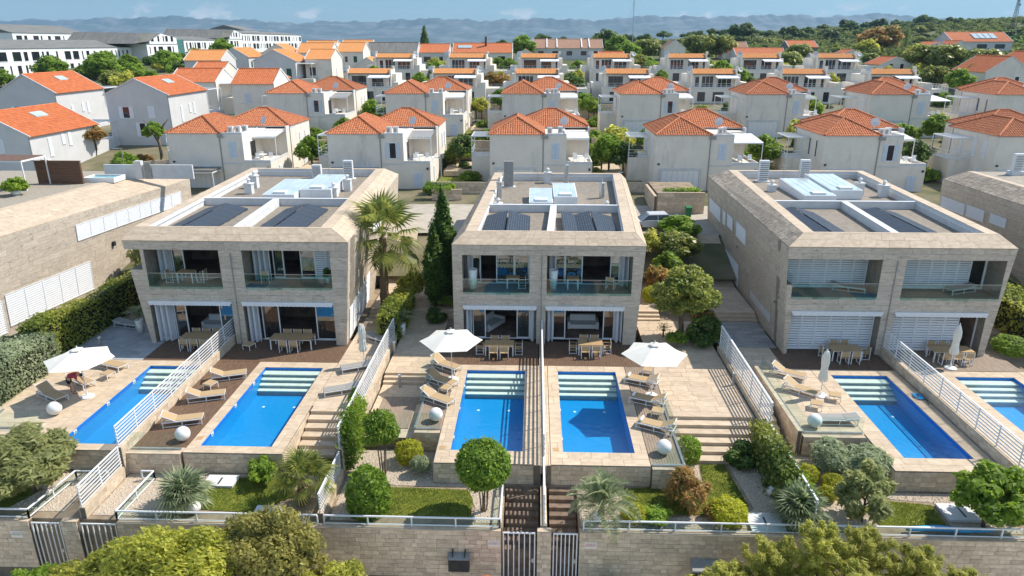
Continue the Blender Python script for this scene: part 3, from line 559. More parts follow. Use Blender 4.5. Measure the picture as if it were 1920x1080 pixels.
aircon(-3.15, -3.0, 'black air conditioner with a round fan, on the stone wall left of the gates', 0); aircon(7.6, -3.25, 'air conditioner under a grey hood on the stone wall, right of the gates', 1)
# hatches in the gardens
for x, y, w, d, lab in ((-15.0, 28.6, 1.5, .9, 'low white slab hatch behind the left lawn'), (10.35, 26.3, 1.5, 1.3, 'pale slab hatch with a dark slot beside the golden shrub'), (19.4, 27.3, 1.7, 1.2, 'white slab hatch on the gravel left of the dark leafy tree'), (-11.9, 26.2, 1.2, 1.1, 'pale metal hatch below the leaning fan palm')):
    t = thing('slab_hatch', lab, 'hatch', (x, y, Z), group='slab hatches in the gardens'); MB().box(-w / 2, -d / 2, .04, w / 2, d / 2, .16).build('lid', M_parapet, t); MB().box(-w / 2 + .08, -d / 2 + .08, 0, w / 2 - .08, d / 2 - .08, .04).build('curb', M_copdark, t); MB().box(-.05, -d / 3, .161, .03, d / 4, .17).build('slot', M_dark, t)

# ---------------------------------------------------------------- slatted fences between the gardens
def fence(X, segs, lab, n=6, cov=.52):
    """segs: (y0, y1, wall_top, fence_bottom, fence_top)"""
    t = thing('slatted_fence', lab, 'fence', (0, 0, 0), group='white slatted garden fences')
    for y0, y1, wb, wt, fb, ft in segs:
        MB().box(X - .11, y0, wb, X + .11, y1, wt - .04).build('wall_core', M_copdark, t)
        clad(t, (X + .11, y0, wb), (0, y1 - y0, 0), (0, 0, wt - .04 - wb), .6, .28, M_wallst, 'wall_stone', .025, .01, int(X) + 200, True, .4, 150); clad(t, (X - .11, y1, wb), (0, y0 - y1, 0), (0, 0, wt - .04 - wb), .6, .28, M_wallst, 'wall_stone', .025, .01, int(X) + 230, True, .4, 150)
        clad(t, (X - .14, y0, wt - .04), (.28, 0, 0), (0, y1 - y0, 0), .28, 1.2, M_pave, 'cap_stone', .04, .01, 5)
        k = max(1, round((y1 - y0) / 1.75)); p = (ft - fb) / n
        for i in range(k + 1):
            y = y0 + (y1 - y0) * i / k
            y = min(max(y, y0 + .03), y1 - .03); MB().box(X - .02, y - .028, wt, X + .02, y + .028, ft + .02).build('post', M_alu, t)
        for j in range(n):
            z = fb + p * j; sl = MB(); sl.pxz([(X + .022, z + .01), (X + .040, z + .01), (X + .055, z + p * cov + .01), (X + .037, z + p * cov + .01)], y0, y1); sl.build('slat', M_alu, t)
        MB().box(X - .035, y0, ft + .021, X + .055, y1, ft + .05).build('cap_rail', M_alu, t)
    return t
fence(-20.0, [(29.0, 43.2, -1.12, .5, .55, 1.62), (25.75, 28.95, -1.12, -.55, -.5, .55)], 'white slatted fence on a stone base between the two left pools')
fence(-9.3, [(29.3, 43.4, -1.12, .45, .5, 1.62), (25.75, 29.2, -1.12, -.6, -.55, .35)], 'white slatted fence overgrown by a green climber, right of the left villa garden')
fence(.57, [(28.8, 43.2, -.4, .03, .06, 1.7), (25.75, 28.7, -4.2, -1.0, -.95, .55)], 'white slatted fence seen end on, between the two middle pools')
fence(12.2, [(32.2, 42.6, -1.12, .30, .35, 1.7), (25.75, 32.1, -1.12, -.6, -.55, .55)], 'white slatted fence right of the sunlit stone terrace, stripes of shadow beside it')
fence(22.45, [(27.0, 42.2, -1.12, .55, .62, 1.7)], 'white railed fence between the two right pools', 6, .36)
fence(-29.6, [(33.5, 38.5, -1.12, .9, .95, 1.9)], 'short white slatted fence under the hedge, at the left edge')
# glass balustrades
def glassrail(pts, lab, z=0, h=.95):
    t = thing('glass_balustrade', lab, 'balustrade', (0, 0, 0), group='glass balustrades on the pool decks')
    for (a, b), (c, d) in zip(pts, pts[1:]):
        L = math.hypot(c - a, d - b); dx, dy = (c - a) / L, (d - b) / L; k = max(1, round(L / 1.6)); w = .008
        for i in range(k):
            p0, p1 = L * i / k + .01, L * (i + 1) / k - .01; A = [(a + dx * s - dy * o, b + dy * s + dx * o) for s, o in ((p0, -w), (p1, -w), (p1, w), (p0, w))]; MB().prism(A, z + .06, z + h).build('glass_panel', M_glass, t)
        A = [(a + dx * s - dy * o, b + dy * s + dx * o) for s, o in ((0, -.05), (L, -.05), (L, .05), (0, .05))]; MB().prism(A, z, z + .075).build('base_channel', M_metal, t)
glassrail([(-6.1, 40.5), (-6.1, 32.05), (-4.75, 32.05)], 'glass balustrade round the deck left of the middle pools'); glassrail([(7.25, 35.2), (7.25, 29.05), (5.75, 29.05)], 'glass balustrade round the deck corner right of the parasol pool')
glassrail([(14.0, 39.7), (14.0, 32.3), (17.0, 32.3)], 'glass balustrade round the terrace of the shuttered villa pool'); glassrail([(-28.9, 33.3), (-28.7, 31.4), (-25.4, 31.4)], 'glass balustrade beside the far left loungers'); glassrail([(-19.8, 29.7), (-17.3, 29.7)], 'low glass balustrade in front of the left deck loungers')
# ---------------------------------------------------------------- stone villas
def clad_quad(parent, P00, P10, P11, P01, nu, nv, mat, name='slab', th=.035, seed=1, brick=True, gap=.006, limit=300):
    """bilinear courses of blocks on a four-cornered face; P00-P10 is the lower edge"""
    rg = random.Random(seed); A, B, C_, D_ = (Vector(p) for p in (P00, P10, P11, P01)); N = (B - A).cross(D_ - A).normalized(); k = 0; rest = MB()
    q = lambda u, v: A * (1 - u) * (1 - v) + B * u * (1 - v) + C_ * u * v + D_ * (1 - u) * v
    lu = ((B - A).length + (C_ - D_).length) / 2; lv = ((D_ - A).length + (C_ - B).length) / 2; gu, gv = gap / lu, gap / lv
    for j in range(nv):
        cuts = sorted({0.0, 1.0} | {min(.999, max(.001, (i + (rg.uniform(-.3, .3) if brick else 0) + (.5 if brick and j % 2 else 0)) / nu)) for i in range(1, nu)})
        for a, b in zip(cuts, cuts[1:]):
            if b - a < .12 / nu: continue
            n = N * (th + rg.uniform(0, .01)); v0, v1 = j / nv + gv, (j + 1) / nv - gv; P = [q(a + gu, v0), q(b - gu, v0), q(b - gu, v1), q(a + gu, v1)]
            if k < limit: MB().hexa(P, [p + n for p in P]).build(name, mat, parent)
            else: rest.hexa(P, [p + n for p in P])
            k += 1
    if rest.v: stuff(rest.build('stonework', mat, parent))

def louvre(parent, o, u, v, nslat, name='louvre_shutter', mat=None, cols=1, proud=.05):
    """a framed panel of slats; o lower left corner, u across, v up"""
    o, u, v = Vector(o), Vector(u), Vector(v); n = u.cross(v).normalized(); mat = mat or M_louvre; lu, lv = u.length, v.length; uu, vv = u / lu, v / lv; fw = .05; b = MB()
    def slab(a0, a1, b0, b1, d0, d1, m): P = [o + uu * a + vv * c for a, c in ((a0, b0), (a1, b0), (a1, b1), (a0, b1))]; m.hexa([p + n * d0 for p in P], [p + n * d1 for p in P])
    slab(0, lu, 0, fw, 0, proud, b); slab(0, lu, lv - fw, lv, 0, proud, b)
    for i in range(cols + 1): c = (lu - fw) * i / cols; slab(c, c + fw, fw, lv - fw, 0, proud, b)
    f = b.build(name, mat, parent); s = MB(); p = (lv - 2 * fw) / nslat
    for j in range(nslat):
        z = fw + p * j; P0, P1, Q0, Q1 = o + uu * .04 + vv * z + n * proud * .8, o + uu * (lu - .04) + vv * z + n * proud * .8, o + uu * .04 + vv * (z + p * .72) + n * .004, o + uu * (lu - .04) + vv * (z + p * .72) + n * .004
        t = n * .006 + vv * .004; s.hexa([P0, P1, Q1, Q0], [P0 + t, P1 + t, Q1 + t, Q0 + t])
    stuff(s.build('slats', mat, f)); return f

def opening(t, x0, x1, z0, z1, Y, pat, seed=0):
    """glazing across an opening: pat is a list of (fraction, kind); G glass, O open, C curtained glass, S folded shutters, L louvre wall"""
    r = MB(); d = 4.2
    r.face((x0, Y + d, z0), (x1, Y + d, z0), (x1, Y + d, z1), (x0, Y + d, z1)); r.face((x0, Y, z0), (x0, Y + d, z0), (x0, Y + d, z1), (x0, Y, z1)); r.face((x1, Y, z0), (x1, Y, z1), (x1, Y + d, z1), (x1, Y + d, z0)); r.face((x0, Y, z1), (x0, Y + d, z1), (x1, Y + d, z1), (x1, Y, z1)); r.face((x0, Y, z0), (x1, Y, z0), (x1, Y + d, z0), (x0, Y + d, z0)); r.build('room', M_room, t)
    f = MB(); fw = .07; f.box(x0, Y - .05, z1 - fw, x1, Y + .05, z1); f.box(x0, Y - .05, z0, x1, Y + .05, z0 + .05); f.box(x0, Y - .05, z0 + .05, x0 + .05, Y + .05, z1 - fw); f.box(x1 - .05, Y - .05, z0 + .05, x1, Y + .05, z1 - fw); fr = f.build('sliding_window', M_frame, t)
    x = x0 + .05; W_ = x1 - x0 - .1
    for q, k in pat:
        a, b = x, x + q * W_; x = b
        if k in 'GC':
            s = MB(); s.box(a + .002, Y - .03, z0 + .052, a + .07, Y + .03, z1 - fw - .002); s.box(b - .07, Y - .03, z0 + .052, b - .002, Y + .03, z1 - fw - .002); s.box(a + .07, Y - .03, z0 + .052, b - .07, Y + .03, z0 + .13); s.box(a + .07, Y - .03, z1 - fw - .09, b - .07, Y + .03, z1 - fw - .002); s.build('sash', M_frame, fr)
            MB().box(a + .07, Y - .006, z0 + .13, b - .07, Y + .006, z1 - fw - .09).build('pane', M_pane, fr)
            if k == 'C':
                c = MB(); n = 14
                for i in range(n): u0, u1 = a + .06 + (b - a - .12) * i / n, a + .06 + (b - a - .12) * (i + 1) / n; y0, y1 = (Y + .22, Y + .30) if i % 2 else (Y + .30, Y + .22); c.face((u0, y0, z0 + .06), (u1, y1, z0 + .06), (u1, y1, z1 - .1), (u0, y0, z1 - .1))
                c.build('curtain', M_curt, fr)
        elif k == 'S':
            n = max(2, round((b - a) / .17))
            for i in range(n):
                u0 = a + (b - a) * i / n; u1 = a + (b - a) * (i + 1) / n; zig = i % 2; P = [(u0 + .01, Y - .10 - .5 * zig, z0 + .04), (u1 - .01, Y - .60 + .5 * zig, z0 + .04)]
                (xa, ya, _), (xb, yb, _) = P; louvre(t, (xa, ya, z0 + .04), (xb - xa, yb - ya, 0), (0, 0, z1 - z0 - .12), 22, 'folded_shutter', proud=.03)
        elif k == 'L':
            n = max(1, round((b - a) / .85))
            for i in range(n): u0 = a + (b - a) * i / n; louvre(t, (u0 + .006, Y - .06, z0 + .03), ((b - a) / n - .012, 0, 0), (0, 0, z1 - z0 - .06), 15)
def awning(t, x0, x1, z, Y):
    a = MB(); a.box(x0 - .05, Y - .16, z - .02, x1 + .05, Y - .035, z + .13); c = a.build('awning', M_awn, t); s = MB(); n = 22; w = (x1 - x0) / n
    for i in range(n):
        u = x0 + w * i; s.face((u, Y - .165, z - .02), (u, Y - .165, z - .12), (u + w * .25, Y - .167, z - .15), (u + w * .75, Y - .167, z - .15), (u + w, Y - .165, z - .12), (u + w, Y - .165, z - .02))
    s.build('valance', M_awn, c)
def solar_tent(t, xc, y0, n, z, w=1.62, rise=.42, sides=(-1, 1), L=1.05):
    for sd in sides:
        for i in range(n):
            ya, yb = y0 + L * i + .01, y0 + L * (i + 1) - .01; xi, xo = xc + sd * .06, xc + sd * w; P = [(xo, ya, z), (xi, ya, z + rise), (xi, yb, z + rise), (xo, yb, z)]
            if sd > 0: P = [P[3], P[2], P[1], P[0]]
            me = bpy.data.meshes.new('solar_panel'); me.from_pydata(P + [(p[0], p[1], p[2] - .035) for p in P], [], [(0, 1, 2, 3), (7, 6, 5, 4), (0, 4, 5, 1), (1, 5, 6, 2), (2, 6, 7, 3), (3, 7, 4, 0)]); me.materials.append(M_solar)
            uv = me.uv_layers.new(name='UVMap'); q = [(0, 0), (w, 0), (w, L), (0, L)]
            for li in range(4): uv.data[li].uv = q[li]
            link('solar_panel', me, t)
    s = MB()
    for i in range(n + 1):
        y = y0 + L * i
        for sd in sides: s.box(min(xc + sd * .1, xc + sd * .16), y - .02, z - .35, max(xc + sd * .1, xc + sd * .16), y + .02, z + rise - .06); s.box(min(xc + sd * w, xc + sd * (w - .06)), y - .02, z - .35, max(xc + sd * w, xc + sd * (w - .06)), y + .02, z - .04)
    s.build('panel_bracket', M_alu, t)
def vent(t, x, y, z, h, r=.22, kind='pipe'):
    if kind == 'pipe': MB().lathe([(r, 0), (r, h), (r * 1.25, h + .01), (r * 1.25, h + .06), (r * .3, h + .14), (.06, h + .15), (.06, h + .45)], 14, (x, y, z)).build('vent_pipe', M_metal, t)
    elif kind == 'box': MB().box(x - .3, y - .3, z, x + .3, y + .3, z + h).box(x - .36, y - .36, z + h, x + .36, y + .36, z + h + .08).lathe([(.12, h + .08), (.12, h + .35), (.2, h + .36), (.04, h + .5)], 10, (x, y, z)).build('chimney', M_parapet, t)
    else:
        c = MB().box(x - .42, y - .2, z + .35, x + .42, y + .2, z + h).build('condenser', M_grey if kind == 'dk' else M_alu, t); MB().box(x - .6, y - .4, z, x + .6, y + .4, z + .35).build('plinth', M_parapet, t); s = MB()
        for i in range(9): zz = z + .45 + (h - .55) * i / 9; s.box(x - .36, y - .215, zz, x + .36, y - .201, zz + (h - .55) / 18)
        stuff(s.build('grille', M_grey, c))

def villa(lab, Yf, xlt, xrt, xlb, xrb, zE, up, uz, low, lz, Yr, xlr, xrr, ring, ymid, lmat, rmat, patU, patL, sides, tents, sky_x, vents, D=1.9, dz=.65, seed=1, notch=None):
    t = thing('stone_villa', lab, 'villa', (0, 0, 0), group='travertine villas by the pools'); zb = -.06
    xl = lambda z: xlb + (xlt - xlb) * (z / zE); xr = lambda z: xrb + (xrt - xrb) * (z / zE)
    b = MB(); Y1 = Yf + D
    def blk(x0, x1, z0, z1):   # x as number or 'l'/'r'
        a0, a1 = (xl(z0), xl(z1)) if x0 == 'l' else (x0, x0); c0, c1 = (xr(z0), xr(z1)) if x1 == 'r' else (x1, x1)
        b.pxz([(a0, z0), (c0, z0), (c1, z1), (a1, z1)], Yf, Y1); nu = max(1, round((c0 - a0) / 1.15)); nv = max(1, round((z1 - z0) / .42))
        clad_quad(t, (a0, Yf, z0), (c0, Yf, z0), (c1, Yf, z1), (a1, Yf, z1), nu, nv, M_trav, 'facade_slab', .03, seed + int(a0 * 10) + int(z0 * 100), nu > 1)
    blk('l', 'r', uz[1], zE); blk('l', 'r', lz[1], uz[0])
    for op, z0, z1 in ((low, zb, lz[1]), (up, uz[0], uz[1])):
        if notch and z0 > 1:
            blk('l', op[0][0], z0, notch[0])
            if notch[1] < op[0][0] - .05: blk(notch[1], op[0][0], notch[0], z1)
            MB().box(notch[1] - .03, Yf + .05, notch[0], notch[1] - .012, Y1 - .05, notch[0] + .6).build('side_glass', M_glass, t)
        else: blk('l', op[0][0], z0, z1)
        blk(op[0][1], op[1][0], z0, z1); blk(op[1][1], 'r', z0, z1)
    b.build('wall', M_travb, t)
    # side walls
    w = MB(); q = .35; k1 = (Y1 - Yf) / (Yr - Yf); ol, orr = (xlr - xlt) * k1, (xrr - xrt) * k1
    w.hexa([(xlb + ol, Y1, zb), (xlb + q + ol, Y1, zb), (xlb + q + xlr - xlt, Yr, zb), (xlb + xlr - xlt, Yr, zb)], [(xlt + ol, Y1, zE), (xlt + q + ol, Y1, zE), (xlr + q, Yr, zE), (xlr, Yr, zE)])
    w.hexa([(xrb - q + orr, Y1, zb), (xrb + orr, Y1, zb), (xrb + xrr - xrt, Yr, zb), (xrb - q + xrr - xrt, Yr, zb)], [(xrt - q + orr, Y1, zE), (xrt + orr, Y1, zE), (xrr, Yr, zE), (xrr - q, Yr, zE)])
    w.hexa([(xlb + xlr - xlt, Yr, 0), (xrb + xrr - xrt, Yr, 0), (xrb + xrr - xrt, Yr + .3, 0), (xlb + xlr - xlt, Yr + .3, 0)], [(xlr, Yr, zE), (xrr, Yr, zE), (xrr, Yr + .3, zE), (xlr, Yr + .3, zE)]); w.build('side_wall', M_travb, t)
    if 'l' in sides: clad_quad(t, (xlb + xlr - xlt, Yr, zb), (xlb, Yf, zb), (xlt, Yf, zE), (xlr, Yr, zE), 21, 14, M_trav, 'side_slab', .03, seed + 5, limit=300)
    if 'r' in sides: clad_quad(t, (xrb, Yf, zb), (xrb + xrr - xrt, Yr, zb), (xrr, Yr, zE), (xrt, Yf, zE), 21, 14, M_trav, 'side_slab', .03, seed + 6, limit=300)
    # roof: chamfers, ring, recessed deck
    zR = zE + dz; (ax, ay), (bx, by), (cx, cy), (dx, dy) = ring   # outer ring corners: front left, front right, rear right, rear left
    k = MB(); e = [(xlt, Yf - .05, zE), (xrt, Yf - .05, zE), (xrr, Yr + .3, zE), (xlr, Yr + .3, zE)]; g = [(ax, ay, zR), (bx, by, zR), (cx, cy, zR), (dx, dy, zR)]
    for i in range(4): j = (i + 1) % 4; k.face(e[i], e[j], g[j], g[i])
    k.face(*[(p[0], p[1], zE - .01) for p in e]); k.build('roof', M_travb, t)
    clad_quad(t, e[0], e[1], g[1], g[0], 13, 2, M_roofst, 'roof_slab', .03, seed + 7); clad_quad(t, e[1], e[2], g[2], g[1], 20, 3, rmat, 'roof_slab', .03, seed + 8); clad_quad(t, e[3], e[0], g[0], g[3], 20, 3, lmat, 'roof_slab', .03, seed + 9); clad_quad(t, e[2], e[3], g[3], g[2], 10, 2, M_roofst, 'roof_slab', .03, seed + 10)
    rw = .75; fi = .22
    inner = [(ax + rw, ay + fi), (bx - rw, by + fi), (cx - rw, cy - .5), (dx + rw, dy - .5)]
    for i, (nu, nv) in enumerate(((12, 1), (18, 1), (10, 1), (18, 1))):
        j = (i + 1) % 4; clad_quad(t, g[i], g[j], (*inner[j], zR), (*inner[i], zR), nu, nv, M_roofst, 'rim_slab', .03, seed + 11 + i)
    zD = zR - .95; p = MB()
    for i in range(4): j = (i + 1) % 4; p.face((*inner[i], zD), (*inner[j], zD), (*inner[j], zR + .0), (*inner[i], zR + .0))
    (ix0, iy0), (ix1, iy1), (ix2, iy2), (ix3, iy3) = inner; xm = (ix0 + ix1) / 2; u = (ymid - iy0) / (iy2 - iy0); lx, rx = ix0 + (ix3 - ix0) * u, ix1 + (ix2 - ix1) * u
    p.box(lx + .01, ymid, zD, rx - .01, ymid + .16, zR - .12); p.build('parapet', M_parapet, t)
    c = MB(); c.box(lx + .01, ymid - .04, zR - .119, rx - .01, ymid + .2, zR - .07); c.build('parapet_cap', M_alu, t); c = MB(); xm2 = (lx + rx) / 2; c.hexa([(xm - .24, iy0 + .01, zD), (xm + .24, iy0 + .01, zD), (xm2 + .24, ymid - .05, zD), (xm2 - .24, ymid - .05, zD)], [(xm - .24, iy0 + .01, zR - .1), (xm + .24, iy0 + .01, zR - .1), (xm2 + .24, ymid - .05, zR - .1), (xm2 - .24, ymid - .05, zR - .1)]); c.build('roof_divider', M_parapet, t)
    c = MB()
    for i in (1, 2, 3):
        j = (i + 1) % 4; A, B = Vector((*inner[i], zR - .25)), Vector((*inner[j], zR - .25)); d = (B - A).normalized(); o = Vector((-d.y, d.x, 0)) * .07; c.hexa([A + o, B + o, B + o * .1, A + o * .1], [A + o + Vector((0, 0, .06)), B + o + Vector((0, 0, .06)), B + o * .1 + Vector((0, 0, .06)), A + o * .1 + Vector((0, 0, .06))])
    c.build('flashing', M_alu, t)
    MB().face(*[(x_, y_, zD) for x_, y_ in inner]).build('roof_deck', M_conc, t)
    for (xc, y0, n, sd) in tents:
        solar_tent(t, xc, y0, n, zD + .38, sides=sd)
        for i in range(4): MB().box(xc + 1.75, y0 + .4 + 1.6 * i, zD, xc + 2.55, y0 + .75 + 1.6 * i, zD + .08).build('walkway_pad', M_parapet, t)
    sx0, sy0, sw, sl = sky_x
    for i, (x0, x1, y0, zz) in enumerate(((sx0, sx0 + sw / 2 - .03, sy0, .95), (sx0 + sw / 2 + .03, sx0 + sw, sy0 + 1.2, 1.15))):
        h0, h1 = zD + zz - .12, zD + zz + .12; m = MB(); m.hexa([(x0, y0, zD), (x1, y0, zD), (x1, y0 + sl, zD), (x0, y0 + sl, zD)], [(x0, y0, h0), (x1, y0, h0), (x1, y0 + sl, h1), (x0, y0 + sl, h1)]); kk = m.build('skylight', M_alu, t)
        n = 4
        for a in range(n):
            u0, u1 = x0 + .06 + (x1 - x0 - .12) * a / n + .02, x0 + .06 + (x1 - x0 - .12) * (a + 1) / n - .02; G0 = lambda yy: h0 + (h1 - h0) * (yy - y0) / sl
            ya, yb = y0 + .12, y0 + sl - .1; pm = MB(); pm.hexa([(u0, ya, G0(ya) + .004), (u1, ya, G0(ya) + .004), (u1, yb, G0(yb) + .004), (u0, yb, G0(yb) + .004)], [(u0, ya, G0(ya) + .02), (u1, ya, G0(ya) + .02), (u1, yb, G0(yb) + .02), (u0, yb, G0(yb) + .02)]); pm.build('pane', M_skpane, kk)
        MB().box((x0 + x1) / 2 - .5, y0 + .25, G0(y0 + .25) + .02, (x0 + x1) / 2 + .5, y0 + 1.0, G0(y0 + .25) + .17).build('roof_hatch', M_alu, kk)
    for vv in vents: vent(t, vv[0], vv[1], zD, vv[2], kind=vv[3])
    # openings
    f = MB()
    for x0, x1 in up: f.box(x0, Yf + .04, uz[0] - .001, x1, Y1 - .01, uz[0] + .03)
    f.build('balcony_floor', M_woodlt, t)
    for (x0, x1), pat in zip(up, patU):
        opening(t, x0 + .002, x1 - .002, uz[0] + .031, uz[1] - .002, Y1 - .1, pat); gl = MB(); n = 3
        for i in range(n): a, c2 = x0 + (x1 - x0) * i / n + .008, x0 + (x1 - x0) * (i + 1) / n - .008; MB().box(a, Yf - .055, uz[0] - .14, c2, Yf - .035, uz[0] + .92).build('balcony_glass', M_balc, t)
        MB().box(x0, Yf - .065, uz[0] + .921, x1, Yf - .025, uz[0] + .945).build('balcony_rail', M_metal, t)
    for (x0, x1), pat in zip(low, patL): opening(t, x0 + .002, x1 - .002, .02, lz[1] - .12, Yf + .75, pat); awning(t, x0 + .02, x1 - .02, lz[1] - .05, Yf - .0)
    return t
M_skpane = nmat('milky skylight pane', (.42, .50, .52), .12, var=.12, scale=.8, spec=.8)
b2 = (-1, 1)
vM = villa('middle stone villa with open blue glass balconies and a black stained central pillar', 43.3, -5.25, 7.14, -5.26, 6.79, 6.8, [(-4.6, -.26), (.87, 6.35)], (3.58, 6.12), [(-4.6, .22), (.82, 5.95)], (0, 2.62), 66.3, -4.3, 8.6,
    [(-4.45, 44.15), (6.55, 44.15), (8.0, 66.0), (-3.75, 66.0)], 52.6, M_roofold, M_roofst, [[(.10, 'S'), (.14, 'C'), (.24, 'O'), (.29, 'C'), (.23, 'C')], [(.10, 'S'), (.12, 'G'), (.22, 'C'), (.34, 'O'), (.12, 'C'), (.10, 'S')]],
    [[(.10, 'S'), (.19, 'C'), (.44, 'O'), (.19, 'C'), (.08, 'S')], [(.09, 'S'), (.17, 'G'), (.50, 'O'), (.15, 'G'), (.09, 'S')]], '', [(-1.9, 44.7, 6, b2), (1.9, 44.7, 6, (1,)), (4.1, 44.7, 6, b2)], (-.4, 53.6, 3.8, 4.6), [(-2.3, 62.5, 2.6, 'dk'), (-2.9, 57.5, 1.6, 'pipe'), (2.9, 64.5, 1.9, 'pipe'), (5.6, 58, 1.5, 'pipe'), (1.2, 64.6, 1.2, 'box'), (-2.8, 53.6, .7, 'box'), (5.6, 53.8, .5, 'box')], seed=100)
vL = villa('left stone villa with a roof overhang, wood furniture on its balconies, beside the tall palm', 42.6, -26.29, -11.76, -25.5, -12.4, 7.08, [(-25.0, -20.15), (-18.65, -12.98)], (4.0, 6.5), [(-25.2, -19.75), (-19.0, -13.04)], (0, 2.95), 66.5, -27.2, -13.0,
    [(-25.9, 43.5), (-13.0, 43.5), (-14.2, 66.2), (-26.9, 66.2)], 53.0, M_roofst, M_roofst, [[(.16, 'S'), (.17, 'G'), (.57, 'O'), (.10, 'G')], [(.22, 'S'), (.13, 'C'), (.20, 'O'), (.18, 'G'), (.27, 'L')]],
    [[(.2, 'S'), (.16, 'G'), (.42, 'O'), (.22, 'G')], [(.14, 'S'), (.2, 'G'), (.42, 'O'), (.24, 'G')]], 'r', [(-23.2, 44.2, 7, b2), (-17.1, 44.2, 7, b2)], (-21.6, 54.5, 5.2, 5.6), [(-23.8, 57.5, 1.1, 'box'), (-24.3, 60, 1.3, 'box'), (-17.2, 64.5, 2.0, 'ac'), (-15.9, 59, 1.2, 'box'), (-16.4, 56.5, 1.0, 'box'), (-20.3, 65, 1.5, 'ac')], seed=200, notch=(5.15, -25.25))
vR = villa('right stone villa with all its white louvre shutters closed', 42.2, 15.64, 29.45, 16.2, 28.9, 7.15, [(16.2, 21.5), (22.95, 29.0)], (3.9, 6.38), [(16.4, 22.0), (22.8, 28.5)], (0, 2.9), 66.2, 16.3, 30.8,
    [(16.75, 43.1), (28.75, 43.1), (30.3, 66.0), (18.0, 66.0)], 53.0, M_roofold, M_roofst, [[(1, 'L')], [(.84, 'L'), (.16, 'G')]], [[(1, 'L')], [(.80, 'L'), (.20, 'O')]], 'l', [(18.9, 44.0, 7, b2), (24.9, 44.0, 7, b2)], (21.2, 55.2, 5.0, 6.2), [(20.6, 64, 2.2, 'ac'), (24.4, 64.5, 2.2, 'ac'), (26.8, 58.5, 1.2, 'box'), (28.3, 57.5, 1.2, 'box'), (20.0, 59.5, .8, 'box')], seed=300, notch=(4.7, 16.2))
# side louvres and windows of the left and right villas
def sideP(t, xb, xt, zE, xr_off, Yf, Yr, y, z, out): u = (y - Yf) / (Yr - Yf); return Vector((xb + (xt - xb) * z / zE + xr_off * u + out, y, z))
def sideL(y, z): return sideP(vR, 16.2, 15.64, 7.15, .66, 42.2, 66.2, y, z, -.055)
def sideRt(y, z): return sideP(vL, -12.4, -11.76, 7.08, -1.24, 42.6, 66.5, y, z, .055)
for y0, y1, z0, z1, n in ((60.7, 65.3, 4.15, 5.4, 10), (58.7, 59.8, 4.3, 5.45, 10), (56.2, 58.1, 4.5, 5.55, 10), (52.0, 55.0, 4.45, 5.65, 11)):
    P = sideL(y1, z0); louvre(vR, P, sideL(y0, z0) - P, sideL(y1, z1) - P, n, 'side_louvre')
P = sideL(62.0, .55); louvre(vR, P, sideL(54.0, .45) - P, sideL(62.0, 2.35) - P, 20, 'side_louvre', cols=6)
P = sideL(50.3, .92); m = MB(); m.hexa([P, sideL(45.0, .98), sideL(45.0, 1.58), sideL(50.3, 1.5)], [Vector(q) - Vector((.02, 0, 0)) for q in (P, sideL(45, .98), sideL(45, 1.58), sideL(50.3, 1.5))]); m.build('side_window', M_parapet, vR)
P = sideRt(51.9, 5.1); louvre(vL, P, sideRt(57.5, 5.1) - P, sideRt(51.9, 6.6) - P, 11, 'side_louvre', cols=5)
P = sideRt(43.3, .15); louvre(vL, P, sideRt(51.0, .25) - P, sideRt(43.3, 2.35) - P, 20, 'side_louvre', cols=6)
# partial neighbours at both edges: same family of villa, only one long side in view
def side_villa(lab, F, Rr, side, zE, ringF, ringR, depth, mats, wins, seed):
    """F, Rr: plan points of the eave at front and rear; side +1 wall looks to +x, -1 to -x"""
    t = thing('stone_villa', lab, 'villa', (0, 0, 0), group='travertine villas by the pools'); zb = -.06; F, Q = Vector((*F, 0)), Vector((*Rr, 0)); rf, rr = Vector((*ringF, 0)), Vector((*ringR, 0)); o = Vector((-side * depth, 0, 0)); Z_ = lambda p, z: (p.x, p.y, z); zR = zE + .8
    c = MB(); lo = [F - Vector((side * .35, 0, 0)), Q - Vector((side * .35, 0, 0))]; c.hexa([Z_(lo[0], zb), Z_(lo[1], zb), Z_(lo[1] + o, zb), Z_(lo[0] + o, zb)], [Z_(F, zE), Z_(Q, zE), Z_(Q + o, zE), Z_(F + o, zE)]); c.build('wall', M_travb, t)
    A = [Z_(lo[0], zb), Z_(lo[1], zb), Z_(Q, zE), Z_(F, zE)]
    if side < 0: A = [A[1], A[0], A[3], A[2]]
    clad_quad(t, *A, 20, 15, mats[0], 'side_slab', .03, seed)
    if side > 0: E = [Z_(F, zE), Z_(Q, zE), Z_(rr, zR), Z_(rf, zR)]
    else: E = [Z_(Q, zE), Z_(F, zE), Z_(rf, zR), Z_(rr, zR)]
    k = MB().face(*E); k.face(Z_(Q, zE), Z_(Q + o, zE), Z_(rr + o, zR), Z_(rr, zR)); k.face(Z_(F, zE), Z_(F + o, zE), Z_(rf + o, zR), Z_(rf, zR)); k.face(Z_(rf, zR), Z_(rr, zR), Z_(rr + o, zR), Z_(rf + o, zR)); k.build('roof', M_conc, t)
    clad_quad(t, *E, 18, 6, mats[1], 'roof_slab', .03, seed + 1)
    q = Vector((-side * .6, 0, 0)); E2 = [Z_(rf, zR), Z_(rr, zR), Z_(rr + q, zR), Z_(rf + q, zR)]
    if side < 0: E2 = [E2[1], E2[0], E2[3], E2[2]]
    clad_quad(t, *E2, 14, 1, M_roofst, 'rim_slab', .03, seed + 2)
    for y0, y1, z0, z1, n, cols in wins:
        f = lambda y, z: F + (Q - F) * ((y - F.y) / (Q.y - F.y)) + Vector((side * (.05 - .35 * (1 - z / zE)), 0, z))
        a, b = (y0, y1) if side > 0 else (y1, y0); P = f(a, z0); louvre(t, P, f(b, z0) - P, f(a, z1) - P, n, 'side_louvre', cols=cols)
    return t
